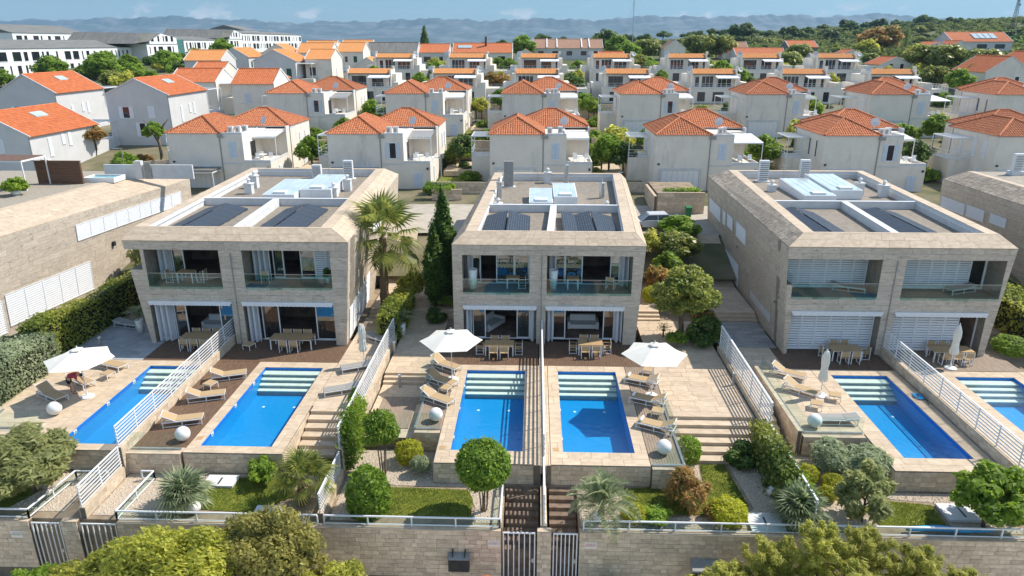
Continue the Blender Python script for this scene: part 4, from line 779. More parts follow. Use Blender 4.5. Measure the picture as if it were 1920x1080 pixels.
vFL = side_villa('sunlit blank stone flank of the neighbouring villa, far left', (-35.9, 41.0), (-32.6, 65.2), 1, 6.8, (-39.0, 42.0), (-36.2, 64.8), 14, (M_trav, M_roofst), [(50.6, 63.6, 4.75, 6.0, 11, 9), (43.6, 51.5, .6, 2.9, 14, 5), (41.05, 43.3, .3, 2.6, 14, 1)], 400)
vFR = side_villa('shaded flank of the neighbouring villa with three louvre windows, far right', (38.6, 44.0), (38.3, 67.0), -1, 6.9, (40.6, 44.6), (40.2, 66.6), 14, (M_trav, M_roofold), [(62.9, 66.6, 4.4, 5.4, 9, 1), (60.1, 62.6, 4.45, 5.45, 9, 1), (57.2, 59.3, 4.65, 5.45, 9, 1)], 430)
for x, y in ((43.5, 65), (44.2, 60.5)): vent(vFR, x, y, 7.7, 1.9 if y > 62 else .7, kind='ac' if y > 62 else 'box')

def antenna(t, x, y, z, h):
    m = MB(); m.tube([(x, y, z), (x, y, z + h)], .03, 6)
    for k, w_ in enumerate((.9, .7, .5)): m.bar((x - w_ / 2, y, z + h - .1 - .28 * k), (x + w_ / 2, y, z + h - .1 - .28 * k), .018)
    m.bar((x, y - .5, z + h - .05), (x, y + .5, z + h - .05), .018); m.build('antenna', M_metal, t)
antenna(vM, .3, 64.8, 6.5, 2.6); antenna(vL, -19.0, 64.5, 6.8, 2.6); antenna(vR, 22.4, 64.0, 6.9, 1.8)
for y, z in ((54.2, 3.4), (42.2, 3.6)):
    x = -35.9 + 3.3 * (y - 41) / 24.2 - .16; MB().box(x, y - .12, z, x + .22, y + .12, z + .34).build('wall_fixture', M_dark, vFL)
for y, z in ((43.4, 3.35), (44.2, 2.75), (54.5, 3.6)): p = sideL(y, z); MB().box(p.x - .10, y - .09, z, p.x, y + .09, z + .16).build('wall_fixture', M_grey, vR)  # small grey vents on the side wall, not lamps
for t_, x, y in ((vM, .52, 43.235), (vL, -19.38, 42.535), (vR, 22.4, 42.135)): MB().tube([(x, y, .02), (x, y, 6.3)], .035, 6).build('drainpipe', M_grey, t_)
# ---------------------------------------------------------------- tiled roofs
def tile_slope(mb, E0, E1, R0, R1, pitch=.26, course=.42, h=.055, simple=False):
    """barrel tiles over a roof plane: eave E0-E1, ridge R0-R1 (R0 may equal R1); columns run up the slope"""
    E0, E1, R0, R1 = (Vector(p) for p in (E0, E1, R0, R1)); U = (E1 - E0).normalized(); S0 = (R0 - E0) - U * (R0 - E0).dot(U); sl = S0.length; Sv = S0 / sl; N = U.cross(Sv)
    if N.z < 0: N = -N
    L = (E1 - E0).length; a0 = (R0 - E0).dot(U); a1 = (R1 - E0).dot(U)
    mb.face(tuple(E0), tuple(E1), tuple(R1), tuple(R0)) if (R1 - R0).length > .01 else mb.face(tuple(E0), tuple(E1), tuple(R0))
    n = max(1, round(L / pitch)); p = L / n
    for i in range(n):
        u = (i + .5) * p; m = sl
        if a0 > 0 and u < a0: m = sl * u / a0
        if a1 < L and u > a1: m = min(m, sl * (L - u) / (L - a1))
        k = max(1, round(m / course))
        if simple: k = 1
        for j in range(k):
            s0, s1 = m * j / k - (.05 if j == 0 else .02), m * (j + 1) / k; lo = h * 1.35 if not simple else h; hi = h * .8
            b = E0 + U * u; q = .36 * p
            P = [b + Sv * s0 - U * q * 1.25 + N * .004, b + Sv * s0 - U * q * .55 + N * lo, b + Sv * s0 + U * q * .55 + N * lo, b + Sv * s0 + U * q * 1.25 + N * .004]
            Q = [b + Sv * s1 - U * q * 1.1 + N * .004, b + Sv * s1 - U * q * .5 + N * hi, b + Sv * s1 + U * q * .5 + N * hi, b + Sv * s1 + U * q * 1.1 + N * .004]
            mb.add([tuple(x) for x in P + Q], [(0, 1, 5, 4), (1, 2, 6, 5), (2, 3, 7, 6), (0, 3, 2, 1)])
def hip(t, x0, y0, x1, y1, z, rise, mat, name='roof', axis='y', gab=0.0):
    mb = MB(); o = .12; x0 -= o; y0 -= o; x1 += o; y1 += o
    if axis == 'y': d = (x1 - x0) / 2; xm = (x0 + x1) / 2; Ra, Rb = (xm, y0 + d * 1.0, z + rise), (xm, max(y0 + d + .05, y1 - d), z + rise)
    else: d = (y1 - y0) / 2; ym = (y0 + y1) / 2; Ra, Rb = (x0 + d, ym, z + rise), (x1 - d, ym, z + rise)
    A, B, C_, D_ = (x0, y0, z), (x1, y0, z), (x1, y1, z), (x0, y1, z)
    if axis == 'y': tile_slope(mb, A, B, Ra, Ra); tile_slope(mb, B, C_, Ra, Rb); tile_slope(mb, C_, D_, Rb, Rb); tile_slope(mb, D_, A, Rb, Ra)
    else: tile_slope(mb, A, B, Ra, Rb); tile_slope(mb, B, C_, Rb, Rb); tile_slope(mb, C_, D_, Rb, Ra); tile_slope(mb, D_, A, Ra, Ra)
    f = MB(); f.box(x0 + .02, y0 + .02, z - .12, x1 - .02, y1 - .02, z - .005); r = f.build(name, M_parapet, t); stuff(mb.build('roof_tiles', mat, r)); c = MB()
    for a, b in ((A, Ra), (B, Ra if axis == 'y' else Rb), (C_, Rb), (D_, Rb if axis == 'y' else Ra), (Ra, Rb)):
        if (Vector(a) - Vector(b)).length > .2: c.tube([Vector(a) + Vector((0, 0, .06)), Vector(b) + Vector((0, 0, .07))], .11, 6)
    c.build('ridge_tiles', mat, r)
def window(t, x, y, z, w, h, face='f', shut='open', smat=None, name='window', glass=None, frame=None):
    """face f: looks to -y, r: +x, l: -x"""
    M = {'f': Matrix.Identity(4), 'r': Matrix.Rotation(R(90), 4, 'Z'), 'l': Matrix.Rotation(R(-90), 4, 'Z')}[face]; M = Matrix.Translation((x, y, z)) @ M; smat = smat or M_louvre
    def B(): m = MB(); m.T = M; return m
    f = B(); f.box(-w / 2, -.03, 0, -w / 2 + .06, .0, h); f.box(w / 2 - .06, -.03, 0, w / 2, .0, h); f.box(-w / 2 + .06, -.03, h - .06, w / 2 - .06, 0, h); f.box(-w / 2 + .06, -.03, 0, w / 2 - .06, 0, .05); f.box(-w / 2 - .04, -.09, -.06, w / 2 + .04, 0, -.002); o = f.build(name, frame or M_frame, t)
    if shut != 'closed':
        B().box(-w / 2 + .06, -.012, .05, w / 2 - .06, -.004, h - .06).build('pane', glass or M_panedk, o)
    def leaf(a, b, yy):
        m = B(); m.box(a, yy - .035, .0, b, yy, h); n = max(4, int(h / .16))
        for i in range(n): z0 = .08 + (h - .16) * i / n; m.box(a + .07, yy - .05, z0, b - .07, yy - .036, z0 + (h - .16) / n * .6)
        m.build('shutter', smat, o)
    if shut == 'open': leaf(-w - .02, -w / 2 - .02, -.01); leaf(w / 2 + .02, w + .02, -.01)
    elif shut == 'closed': leaf(-w / 2, -.01, -.032); leaf(.01, w / 2, -.032)
    return o
def pergola(t, x0, y0, x1, y1, z0, z1, n=6, cloth=None, mat=None):
    m = MB(); mat = mat or M_alu
    for x, y in ((x0, y0), (x1 - .08, y0), (x0, y1 - .08), (x1 - .08, y1 - .08)): m.box(x, y, z0, x + .08, y + .08, z1)
    m.box(x0, y0, z1, x1, y0 + .1, z1 + .12); m.box(x0, y1 - .1, z1, x1, y1, z1 + .12); m.box(x0, y0 + .1, z1, x0 + .1, y1 - .1, z1 + .12); m.box(x1 - .1, y0 + .1, z1, x1, y1 - .1, z1 + .12); p = m.build('pergola', mat, t)
    for i in range(n): y = y0 + (y1 - y0) * (i + .5) / n; MB().box(x0 + .1, y - .05, z1 + .02, x1 - .1, y + .05, z1 + .13).build('slat', mat, p)
    if cloth: MB().face((x0 + .05, y0, z1 + .14), (x1 - .05, y0, z1 + .14), (x1 - .05, y1, z1 + .16), (x0 + .05, y1, z1 + .16)).build('shade_cloth', cloth, p)
def dish(t, x, y, z, r=.5, az=-.5):
    m = MB(); m.T = Matrix.Translation((x, y, z + .75)) @ Matrix.Rotation(az, 4, 'Z') @ Matrix.Rotation(R(62), 4, 'X'); n = 16; m.lathe([(.03, .0), (r * .5, .03), (r * .8, .085), (r, .15), (r, .16), (r * .8, .1), (r * .5, .045), (.03, .015)], n); d = m.build('satellite_dish', M_parapet, t, True); MB().tube([(x, y, z), (x, y, z + .75)], .035).tube([(x, y, z + .7), (x - .1, y - .45, z + .95)], .015).build('mast', M_metal, d)
def railbar(t, pts, z, h=.9):
    m = MB()
    for a, b in zip(pts, pts[1:]):
        for q in (.3, .6, 1.0): m.bar((*a, z + h * q), (*b, z + h * q), .025)
        k = max(1, round(math.dist(a, b) / 1.1))
        for i in range(k + 1): u = i / k; x, y = a[0] + (b[0] - a[0]) * u, a[1] + (b[1] - a[1]) * u; m.box(x - .02, y - .02, z, x + .02, y + .02, z + h)
    m.build('terrace_rail', M_alu, t)

ORD = ['leftmost', 'second from the left', 'third from the left', 'fourth from the left', 'fifth from the left', 'sixth from the left', 'seventh from the left', 'eighth from the left']
def hip_house(lab, loc, var):
    t = thing('hip_roofed_house', lab, 'house', loc, 0, 'pale hip roofed houses behind the villas'); w = MB(); H = 6.0
    w.box(0, 0, -2, 5.9, 9, H); w.box(5.9, .02, -2, 8.4, 5, H - .15); w.box(8.4, .02, -2, 11.3, 6, 2.75); w.box(2.5, 9.001, -2, 11.3, 15, H - .01); w.box(8.4, 6.001, -2, 11.3, 9.0, H - .3); w.box(-2.4, 4.2, -2, 0, 8.4, 2.9); w.box(5.9, 5, -2, 8.4, 9, H - .2); w.build('wall', M_render, t)
    hip(t, 0, 0, 5.9, 9.4, H, 1.55, M_tile); hip(t, 2.6, 7.4, 11.25, 14.9, H + .02, 1.75, M_tile, axis='x')
    p = MB(); p.box(5.91, .03, H - .15, 8.39, .17, H + .08); p.box(8.25, .17, H - .15, 8.39, 5, H + .08); p.box(8.41, .03, 2.75, 11.29, .15, 3.05); p.box(11.17, .15, 2.75, 11.29, 6, 3.05); p.box(11.18, 6, H - .3, 11.32, 9, H + .1); p.build('parapet', M_parapet, t)
    MB().box(5.80, -.05, -1, 5.92, 0, H - .45).box(5.7, -.2, H - .45, 6.4, 0, H - .05).box(11.31, 7.2, 0, 11.37, 7.3, H).build('drainpipe', M_grey, t)
    window(t, 7.2, .02, 3.3, .8, 1.75, 'f', 'open' if var % 3 == 1 else 'closed', M_blueshut); window(t, 9.9, .02, .1, .95, 1.6, 'f', 'closed', M_blueshut)
    for y in (2.0, 4.0): window(t, 0, y, 3.4, .7 if var % 2 else .5, 1.9, 'l', 'closed' if (var + int(y)) % 2 else 'none', M_louvre)
    window(t, 0, 6.6, 3.4, .5, 1.5, 'l', 'closed'); window(t, 0, 2.6, .3, .9, 1.9, 'l', 'closed'); window(t, 11.3, 11, 3.2, .8, 1.7, 'r', 'closed', M_louvre); window(t, 11.3, 13.2, 3.2, .8, 1.7, 'r', 'closed', M_louvre); window(t, 11.3, 12, .3, .9, 1.9, 'r', 'closed', M_louvre); window(t, 11.3, 3, .4, .9, 1.7, 'r', 'closed')
    window(t, 8.4, 2.8, 2.8, 1.7, 2.1, 'r', 'none', name='terrace_door')
    MB().box(10.9, -.14, 2.1, 11.1, .0, 2.32).box(.3, -.14, 2.75, .5, 0, 2.95).build('wall_fixture', M_dark, t); q = MB().box(11.301, 9.6, 1.9, 11.62, 10.4, 2.45).build('outdoor_unit', M_parapet, t); MB().box(11.621, 9.7, 1.98, 11.63, 10.15, 2.38).build('fan_grille', M_grey, q); MB().box(-.06, 8.6, -1, 0, 8.7, 5.9).build('drainpipe', M_grey, t)
    MB().box(5.95, -.04, 2.62, 8.35, .0, 2.78).build('band', M_parapet, t)
    # garage gate under a slatted canopy
    g = MB(); g.box(.5, -.10, -.9, .75, 0, 2.2); g.box(4.9, -.10, -.9, 5.15, 0, 2.2); g.box(.5, -.12, 2.2, 5.15, 0, 2.42); gd = g.build('gate_frame', M_parapet, t)
    for i in range(7): MB().box(.78 + .59 * i, -.045, -.9, .78 + .59 * i + .56, -.002, 2.18).build('gate_panel', M_white, gd)
    if var in (0, 1):
        pergola(t, .3, -2.3, 5.6, -.02, -1.2, 1.95, 6); MB().box(.2, -2.4, 2.25, 5.7, -.02, 2.30).build('canopy', M_slate, t)
    pergola(t, -2.4, 4.2, -.02, 8.4, 2.9, 5.2, 5); railbar(t, [(-.1, 4.25), (-2.35, 4.25), (-2.35, 8.3)], 2.9)
    # roof terrace: pergola roof, units, dish, furniture
    if var != 3: m = MB(); m.hexa([(8.45, 2.9, 5.25), (11.1, 2.9, 5.25), (11.1, 5.98, 5.6), (8.45, 5.98, 5.6)], [(8.45, 2.9, 5.3), (11.1, 2.9, 5.3), (11.1, 5.98, 5.65), (8.45, 5.98, 5.65)]); q = m.build('terrace_canopy', M_grey if var % 2 else M_parapet, t); m = MB(); [m.box(8.5 + .85 * i, 2.85, 5.26, 8.56 + .85 * i, 2.9, 5.36) for i in range(4)]; m.box(8.42, 2.8, 5.1, 11.1, 2.88, 5.25); m.box(11.0, 2.8, 2.75, 11.08, 2.88, 5.1); m.build('canopy_frame', M_white, q)
    else: m = MB(); m.face((8.45, 1.0, 5.1), (11.9, 1.0, 5.1), (11.9, 5.9, 5.5), (8.45, 5.9, 5.5)); q = m.build('terrace_awning', M_awn, t); MB().box(11.8, 1.0, 2.75, 11.87, 1.07, 5.08).box(8.45, 1.0, 4.95, 11.87, 1.07, 5.1).build('awning_frame', M_white, q)
    for i, (x, y) in enumerate(((6.6, 1.6), (7.3, 1.9), (7.8, 2.6))):
        if (var + i) % 4 != 3: c = MB().box(x - .28, y - .2, H - .15, x + .28, y + .2, H + .6).build('rooftop_unit', M_parapet, t); MB().box(x - .2, y - .215, H, x + .1, y - .201, H + .42).build('fan_grille', M_grey, c)
    dish(t, 8.4, 7.2, H - .1, .52, -.6 + .2 * (var % 3))
    f = MB(); f.lathe([(.5, .7), (.5, .74)], 12, (9.9, 1.6, 2.75)); f.tube([(9.9, 1.6, 2.75), (9.9, 1.6, 3.46)], .04); f.build('terrace_table', M_white, t)
    for k in range(3):
        a = k * 2.1; x, y = 9.9 + .85 * math.cos(a), 1.6 + .8 * math.sin(a); f = MB(); f.box(x - .22, y - .22, 3.15, x + .22, y + .22, 3.2); f.box(x - .22, y + .18, 3.2, x + .22, y + .22, 3.7)
        for sx_ in (-.2, .17):
            for sy_ in (-.2, .17): f.box(x + sx_, y + sy_, 2.75, x + sx_ + .03, y + sy_ + .03, 3.15)
        f.build('terrace_chair', M_white, t)
    return t
ROW1 = [-40.8, -22.9, -4.95, 13.2, 31.25, 49.6]; ROW2 = [-39.2, -21.8, -4.8, 12.2, 30.1, 47.7, 65.2]
HH = {}
for i, x in enumerate(ROW1): HH[i] = hip_house('orange hip roofed house, %s in the row behind the villas' % ORD[i], (x, 78, 3.55), i)
for i, x in enumerate(ROW2): dup(HH[(i + 1) % 3 + (0 if i < 3 else 3) if i != 0 else 1], (x, 105, 6.05), 0, 'orange hip roofed house, %s in the second row' % ORD[i])

def terrace_house(lab, loc, var):
    t = thing('terrace_house', lab, 'house', loc, 0, 'white terrace houses with a strip of ochre tiles'); w = MB()
    w.box(-.9, .6, -2, 9.3, 7, 5.0); w.box(-.9, -3.0, -2, 9.3, .6, 2.55); w.box(-.35, -.1, 2.55, -.05, 4, 5.9); w.box(8.15, -.1, 2.55, 8.45, 4, 5.9); w.box(9.3, -2.9, -2, 10.3, 6, 3.6); w.box(10.3, -1.2, -2, 14.4, 6.5, 2.3); w.box(-2.6, 1.0, -2, -.9, 6.8, 3.4); w.build('wall', M_render2 if False else M_render, t)
    m = MB(); tile_slope(m, (0, -.05, 5.15), (8.1, -.05, 5.15), (0, 1.9, 6.0), (8.1, 1.9, 6.0), .3, .45); m.face((0, 1.9, 6.0), (8.1, 1.9, 6.0), (8.1, 4, 5.1), (0, 4, 5.1)); f = MB().box(-.02, .0, 4.98, 8.12, .6, 5.14).build('roof', M_slate, t); stuff(m.build('roof_tiles', M_tiley, f))
    for x in (-.45, 8.4): MB().box(x, 1.0, 5.9, x + .45, 1.6, 6.5).build('chimney', M_render, t)
    dish(t, -.6, .3, 5.3, .5, -.4); dish(t, 9.0, .3, 5.1, .5, .3) if var % 2 else None
    for x, w_, h in ((1.0, .9, 2.0), (3.0, 2.3, 2.1), (6.2, 2.9, 2.1)) if var % 2 else ((1.9, 3.0, 2.1), (5.6, 2.4, 2.1), (8.0, .7, 1.7)):
        o = window(t, x, .6, 2.6, w_, h, 'f', 'none'); n = int(w_ / .75)
        for i in range(1, n): MB().box(x - w_ / 2 + w_ * i / n - .03, .56, 2.65, x - w_ / 2 + w_ * i / n + .03, .60, 2.6 + h - .06).build('mullion', M_frame if var % 3 else M_dark, o)
    for x, w_ in ((1.2, 1.6), (4.4, 2.2), (7.6, 1.2)): window(t, x, -3.0, .1, w_, 1.9, 'f', 'none')
    m = MB(); m.face((4.2, -2.4, 4.45), (8.4, -2.4, 4.45), (8.4, .58, 4.95), (4.2, .58, 4.95)); m.face((4.2, -2.4, 4.45), (8.4, -2.4, 4.45), (8.4, -2.41, 4.3), (4.2, -2.41, 4.3)); q = m.build('awning', M_awn, t); m = MB()
    for x in (4.2, 8.33): m.box(x, -2.4, 2.55, x + .07, -2.33, 4.42)
    m.build('awning_post', M_white, q); railbar(t, [(-.8, -2.95), (9.2, -2.95)], 2.55, .95)
    MB().box(-.9, -3.0, 2.551, 9.3, -2.88, 2.75).build('parapet', M_parapet, t)
    railbar(t, [(10.4, -1.1), (14.3, -1.1), (14.3, 6.4)], 2.3, .9); window(t, 12.3, -1.2, .1, 1.4, 1.7, 'f', 'none'); MB().box(10.31, -1.21, 2.3, 14.4, -1.05, 2.42).build('parapet', M_parapet, t)
    return t
ROW3 = [-36.7, -19.9, -3.8, 13.7, 30.4, 47.5, 64.3]; ROW4 = [-36.4, -19.6, -3.2, 13.05, 30.1, 46.5, 63.3]
TH = {}
for i, x in enumerate(ROW3):
    if i < 3: TH[i] = terrace_house('ochre tiled terrace house, %s in the lower row' % ORD[i], (x, 143, 8.2), i)
    else: dup(TH[i % 3], (x, 143, 8.2), 0, 'ochre tiled terrace house, %s in the lower row' % ORD[i])
for i, x in enumerate(ROW4): dup(TH[(i + 1) % 3], (x, 168, 10.65), 0, 'ochre tiled terrace house, %s in the upper row' % ORD[i])

# ---------------------------------------------------------------- gabled houses
def gable(lab, x0, y0, w, d, zb, ze, zr, axis='y', wall=None, tile=None, wins=(), extra='', group='gabled houses with orange roofs', tilep=(.3, .45), cat='house', name='gabled_house', eavew=.25, simple=False):
    """axis y: gable faces -y, ridge runs back; axis x: eave faces -y"""
    t = thing(name, lab, cat, (x0, y0, zb), 0, group); H, Rr = ze - zb, zr - zb; wall = wall or M_render; tile = tile or M_tilesm; m = MB(); r = MB(); V_ = []
    if axis == 'y':
        m.pxz([(0, -2), (w, -2), (w, H), (w / 2, Rr), (0, H)], 0, d); sl = (Rr - H) / (w / 2); o = eavew
        for s in (0, 1):
            xe = -o if s == 0 else w + o; z = H - sl * o + .04; E = [(xe, -.12, z), (xe, d + .12, z)]; Q = [(w / 2, -.12, Rr + .04), (w / 2, d + .12, Rr + .04)]
            tile_slope(r, E[0], E[1], Q[0], Q[1], *tilep, simple=simple)
            for y in (-.13, d + .02): e = MB(); V_.append(e); e.hexa([(xe, y, z - .08), (xe, y + .12, z - .08), (w / 2, y + .12, Rr - .04), (w / 2, y, Rr - .04)], [(xe, y, z + .1), (xe, y + .12, z + .1), (w / 2, y + .12, Rr + .14), (w / 2, y, Rr + .14)])
        r.tube([(w / 2, -.1, Rr + .08), (w / 2, d + .1, Rr + .08)], .12, 6)
    else:
        m.pyz([(0, -2), (d, -2), (d, H), (d / 2, Rr), (0, H)], 0, w); sl = (Rr - H) / (d / 2); o = eavew
        for s in (0, 1):
            ye = -o if s == 0 else d + o; z = H - sl * o + .04; tile_slope(r, (.0, ye, z), (w, ye, z), (.0, d / 2, Rr + .04), (w, d / 2, Rr + .04), *tilep, simple=simple)
            for x in (-.13, w + .01): e = MB(); V_.append(e); e.hexa([(x, ye, z - .08), (x + .12, ye, z - .08), (x + .12, d / 2, Rr - .04), (x, d / 2, Rr - .04)], [(x, ye, z + .14), (x + .12, ye, z + .14), (x + .12, d / 2, Rr + .18), (x, d / 2, Rr + .18)])
        r.tube([(0, d / 2, Rr + .08), (w, d / 2, Rr + .08)], .12, 6)
    m.build('wall', wall, t); q = MB().box(.1, .1, H - .3, w - .1, d - .1, H - .25).build('roof', M_slate, t); stuff(r.build('roof_tiles', tile, q)); [e.build('verge', M_parapet, q) for e in V_]
    for (face, a, z, ww, hh, sh, sm) in wins:
        x, y = (a, 0) if face == 'f' else ((w, a) if face == 'r' else (0, a)); window(t, x, y, z, ww, hh, face, sh, sm)
    MB().box(w - .02, -.06, -1, w + .05, 0, H).build('drainpipe', M_grey, t)
    if 'p' in extra:   # rear terrace with pergola
        MB().box(.5, d, -2, w, d + 5.5, H * .5).build('terrace_block', wall, t); pergola(t, w * .35, d + .2, w, d + 5.3, H * .5, H * .98, 6); railbar(t, [(w - .1, d + .3), (w - .1, d + 5.3)], H * .5)
    if 't' in extra: MB().box(w, 1.0, -2, w + 3.2, d - .5, H * .45).build('side_block', M_render3, t); pergola(t, w + .1, 1.2, w + 3.0, d - .7, H * .45, H * .9, 5, M_awn)
    if 's' in extra:
        sk = MB(); sx0 = w * .62; sk.hexa([(sx0, d * .45, Rr - (sx0 - w / 2) * (Rr - H) / (w / 2) + .1), (sx0 + .9, d * .45, Rr - (sx0 + .9 - w / 2) * (Rr - H) / (w / 2) + .1), (sx0 + .9, d * .62, Rr - (sx0 + .9 - w / 2) * (Rr - H) / (w / 2) + .1), (sx0, d * .62, Rr - (sx0 - w / 2) * (Rr - H) / (w / 2) + .1)], [(sx0, d * .45, Rr - (sx0 - w / 2) * (Rr - H) / (w / 2) + .22), (sx0 + .9, d * .45, Rr - (sx0 + .9 - w / 2) * (Rr - H) / (w / 2) + .22), (sx0 + .9, d * .62, Rr - (sx0 + .9 - w / 2) * (Rr - H) / (w / 2) + .22), (sx0, d * .62, Rr - (sx0 - w / 2) * (Rr - H) / (w / 2) + .22)]); sk.build('skylight', M_skpane, t)
    return t
LW = M_louvre
blu = [('f', 2.6, 2.6, 1.0, 1.6, 'open', LW), ('f', 6.2, 2.7, .95, 1.6, 'closed', LW), ('f', 4.6, .1, .9, 1.9, 'open', LW), ('r', 3.4, 1.9, .6, 2.2, 'closed', LW), ('r', 6.0, 3.0, .6, 1.2, 'closed', LW), ('r', 7.3, 2.7, .6, 1.6, 'closed', LW)]
gable('blue grey gabled house with a big orange roof, lowest at the left edge', -68.5, 81, 9.8, 13.5, 4.1, 8.75, 11.3, 'y', M_render2, M_tilesm, blu, 'ps')
gable('blue grey gabled house with open white shutters, behind a small round tree', -59.6, 99, 8.8, 12, 5.2, 12.2, 14.3, 'y', M_render2, M_tilesm, [(f, a, z + 1.2, w_, h, s, m_) for f, a, z, w_, h, s, m_ in blu], 'ps')
gable('blue grey gabled house with an orange roof, behind the lowest one at the left edge', -78.6, 104, 8.6, 12, 6.0, 12.1, 14.6, 'y', M_render2, M_tilesm, blu, 'ps')
gable('grey house with an orange roof sloping to the front and a white garage gate', -47.6, 113, 6.7, 7.5, 6.4, 13.0, 15.0, 'x', M_render, M_tilesm, [('f', 2.4, 3.6, .9, 1.5, 'closed', M_blueshut), ('f', 4.2, .1, 3.2, 1.9, 'closed', LW), ('r', 3.5, 3.4, .8, 1.6, 'closed', LW)], 't')
gable('grey house with an orange roof behind the blue grey gabled pair', -64.0, 126, 8.2, 8, 7.5, 12.6, 14.6, 'x', M_render, M_tilesm, [('f', 2, 2.6, .9, 1.6, 'none', LW)], 't')
gable('small grey house with an orange roof in front of the white apartments', -69.5, 146, 6.5, 8, 8.5, 13.4, 15.2, 'x', M_render, M_tilesm, [('f', 2, 2.6, .9, 1.6, 'none', LW)])
gable('small gabled house with an orange roof behind the house with the garage gate', -54, 134, 6.0, 8, 8.0, 12.6, 14.2, 'y', M_render, M_tilesm, [('r', 3, 2.4, .9, 1.6, 'none', LW)])
gw = [('f', 5.4, 2.2, 1.0, 1.7, 'closed', M_green), ('r', 3, 2.4, .9, 1.5, 'none', LW), ('r', 5.5, 2.4, .9, 1.5, 'closed', M_green)]
gable('grey house with a dark green shutter and an ochre roof sloping to the front', -77.2, 160, 8.2, 8, 9.5, 15.4, 17.4, 'x', M_render2, M_tiley, gw)
gable('gabled grey house with an ochre roof right of the one with the green shutter', -79.5, 184, 7.2, 12, 11, 15.6, 17.7, 'y', M_render2, M_tiley, [('r', 2, 2, .9, 1.5, 'closed', M_green), ('r', 5, 2, .9, 1.5, 'none', LW)])
gable('wide blue grey gable with dark green shutters below the ochre roofs', -57.6, 149, 8.6, 10, 9, 15.5, 17.6, 'y', M_render2, M_tiley, [('f', 7.2, 3.0, 1.0, 2.0, 'closed', M_green)], 't')
gable('white gabled end with a lattice window beside the wide blue grey gable', -48.2, 153, 5.5, 9, 9, 15.8, 17.6, 'x', M_render, M_tiley, [('f', 1.5, 3.4, 1.4, 1.8, 'none', LW), ('r', 4, 3.4, .9, 1.6, 'closed', LW)])
for i, (x, y, w_, d, ze, zr, ax, lb) in enumerate(((-71, 190, 8, 9, 16.4, 18.6, 'y', 'blue grey gable with an ochre roof, near the trees below the apartments'), (-62.5, 192, 9, 9, 16.6, 18.9, 'x', 'long ochre roof behind the wide blue grey gable'), (-53, 196, 7, 9, 16.8, 19.0, 'x', 'white house with an ochre roof, left of the dark roofed hall'), (-68, 216, 9, 9, 17.4, 19.5, 'x', 'ochre roof farthest back behind the ochre roofs at the left'), (-57.5, 217, 9, 9, 17.5, 19.7, 'x', 'ochre roofed house beside the white gable left of the dark roofed hall'), (-43.5, 176, 6, 8, 13.6, 15.6, 'y', 'small gabled house with an ochre roof beside green trees'))):
    gable(lb, x, y, w_, d, ze - 5.2, ze, zr, ax, M_render, M_tiley, [('f', w_ * .35, 2.4, .9, 1.6, 'none', LW), ('f', w_ * .7, 2.4, .9, 1.6, 'closed', M_green)], simple=True)
# houses beyond the rows
gable('dark grey roofed hall behind the ochre roofs, left of the red roofs', -48, 208, 14.5, 9, 11.5, 16.4, 19.0, 'x', M_render2, M_slate, [('f', 3, 1.5, 2.2, 1.6, 'none', LW)], simple=True)
gable('red roofed house right of the dark grey roofed hall', -34.2, 212, 9.2, 9, 11.5, 16.4, 18.6, 'x', M_render2, M_tilesm, [('f', 3, 2.2, 2.2, 1.6, 'none', LW), ('f', 7, 2.2, 1.2, 1.6, 'none', LW)], simple=True)
th = gable('long red roofed house with a dark chimney and roof windows', -24.6, 218, 17.6, 10, 11.5, 16.3, 18.8, 'x', M_render, M_tilesm, [('f', 3, 2.2, 2.2, 1.6, 'none', LW), ('f', 9, 2.2, 2.2, 1.6, 'none', LW), ('f', 14.5, 2.2, 2.2, 1.6, 'none', LW)], simple=True)
MB().box(9.4, 3.2, 5.4, 10.0, 3.8, 9.2).build('chimney', M_brownpan, th); MB().hexa([(1.5, 2, 5.95), (5.5, 2, 5.95), (5.5, 3.4, 6.65), (1.5, 3.4, 6.65)], [(1.5, 2, 6.1), (5.5, 2, 6.1), (5.5, 3.4, 6.8), (1.5, 3.4, 6.8)]).build('skylight', M_skpane, th)
th = gable('long brown roofed terrace of houses with white party walls', -.9, 235, 22, 11, 12.5, 17.4, 20.0, 'x', M_render2, M_tilebr, [('f', x, 2.6, 2.0, 1.5, 'none', LW) for x in (2.5, 7, 11.5, 16, 20)], simple=True)
for x in (4.2, 7.4, 15.2, 17.6): MB().hexa([(x, -.3, 4.85), (x + .35, -.3, 4.85), (x + .35, 5.5, 7.45), (x, 5.5, 7.45)], [(x, -.3, 5.2), (x + .35, -.3, 5.2), (x + .35, 5.5, 7.8), (x, 5.5, 7.8)]).build('party_wall', M_wht, th)
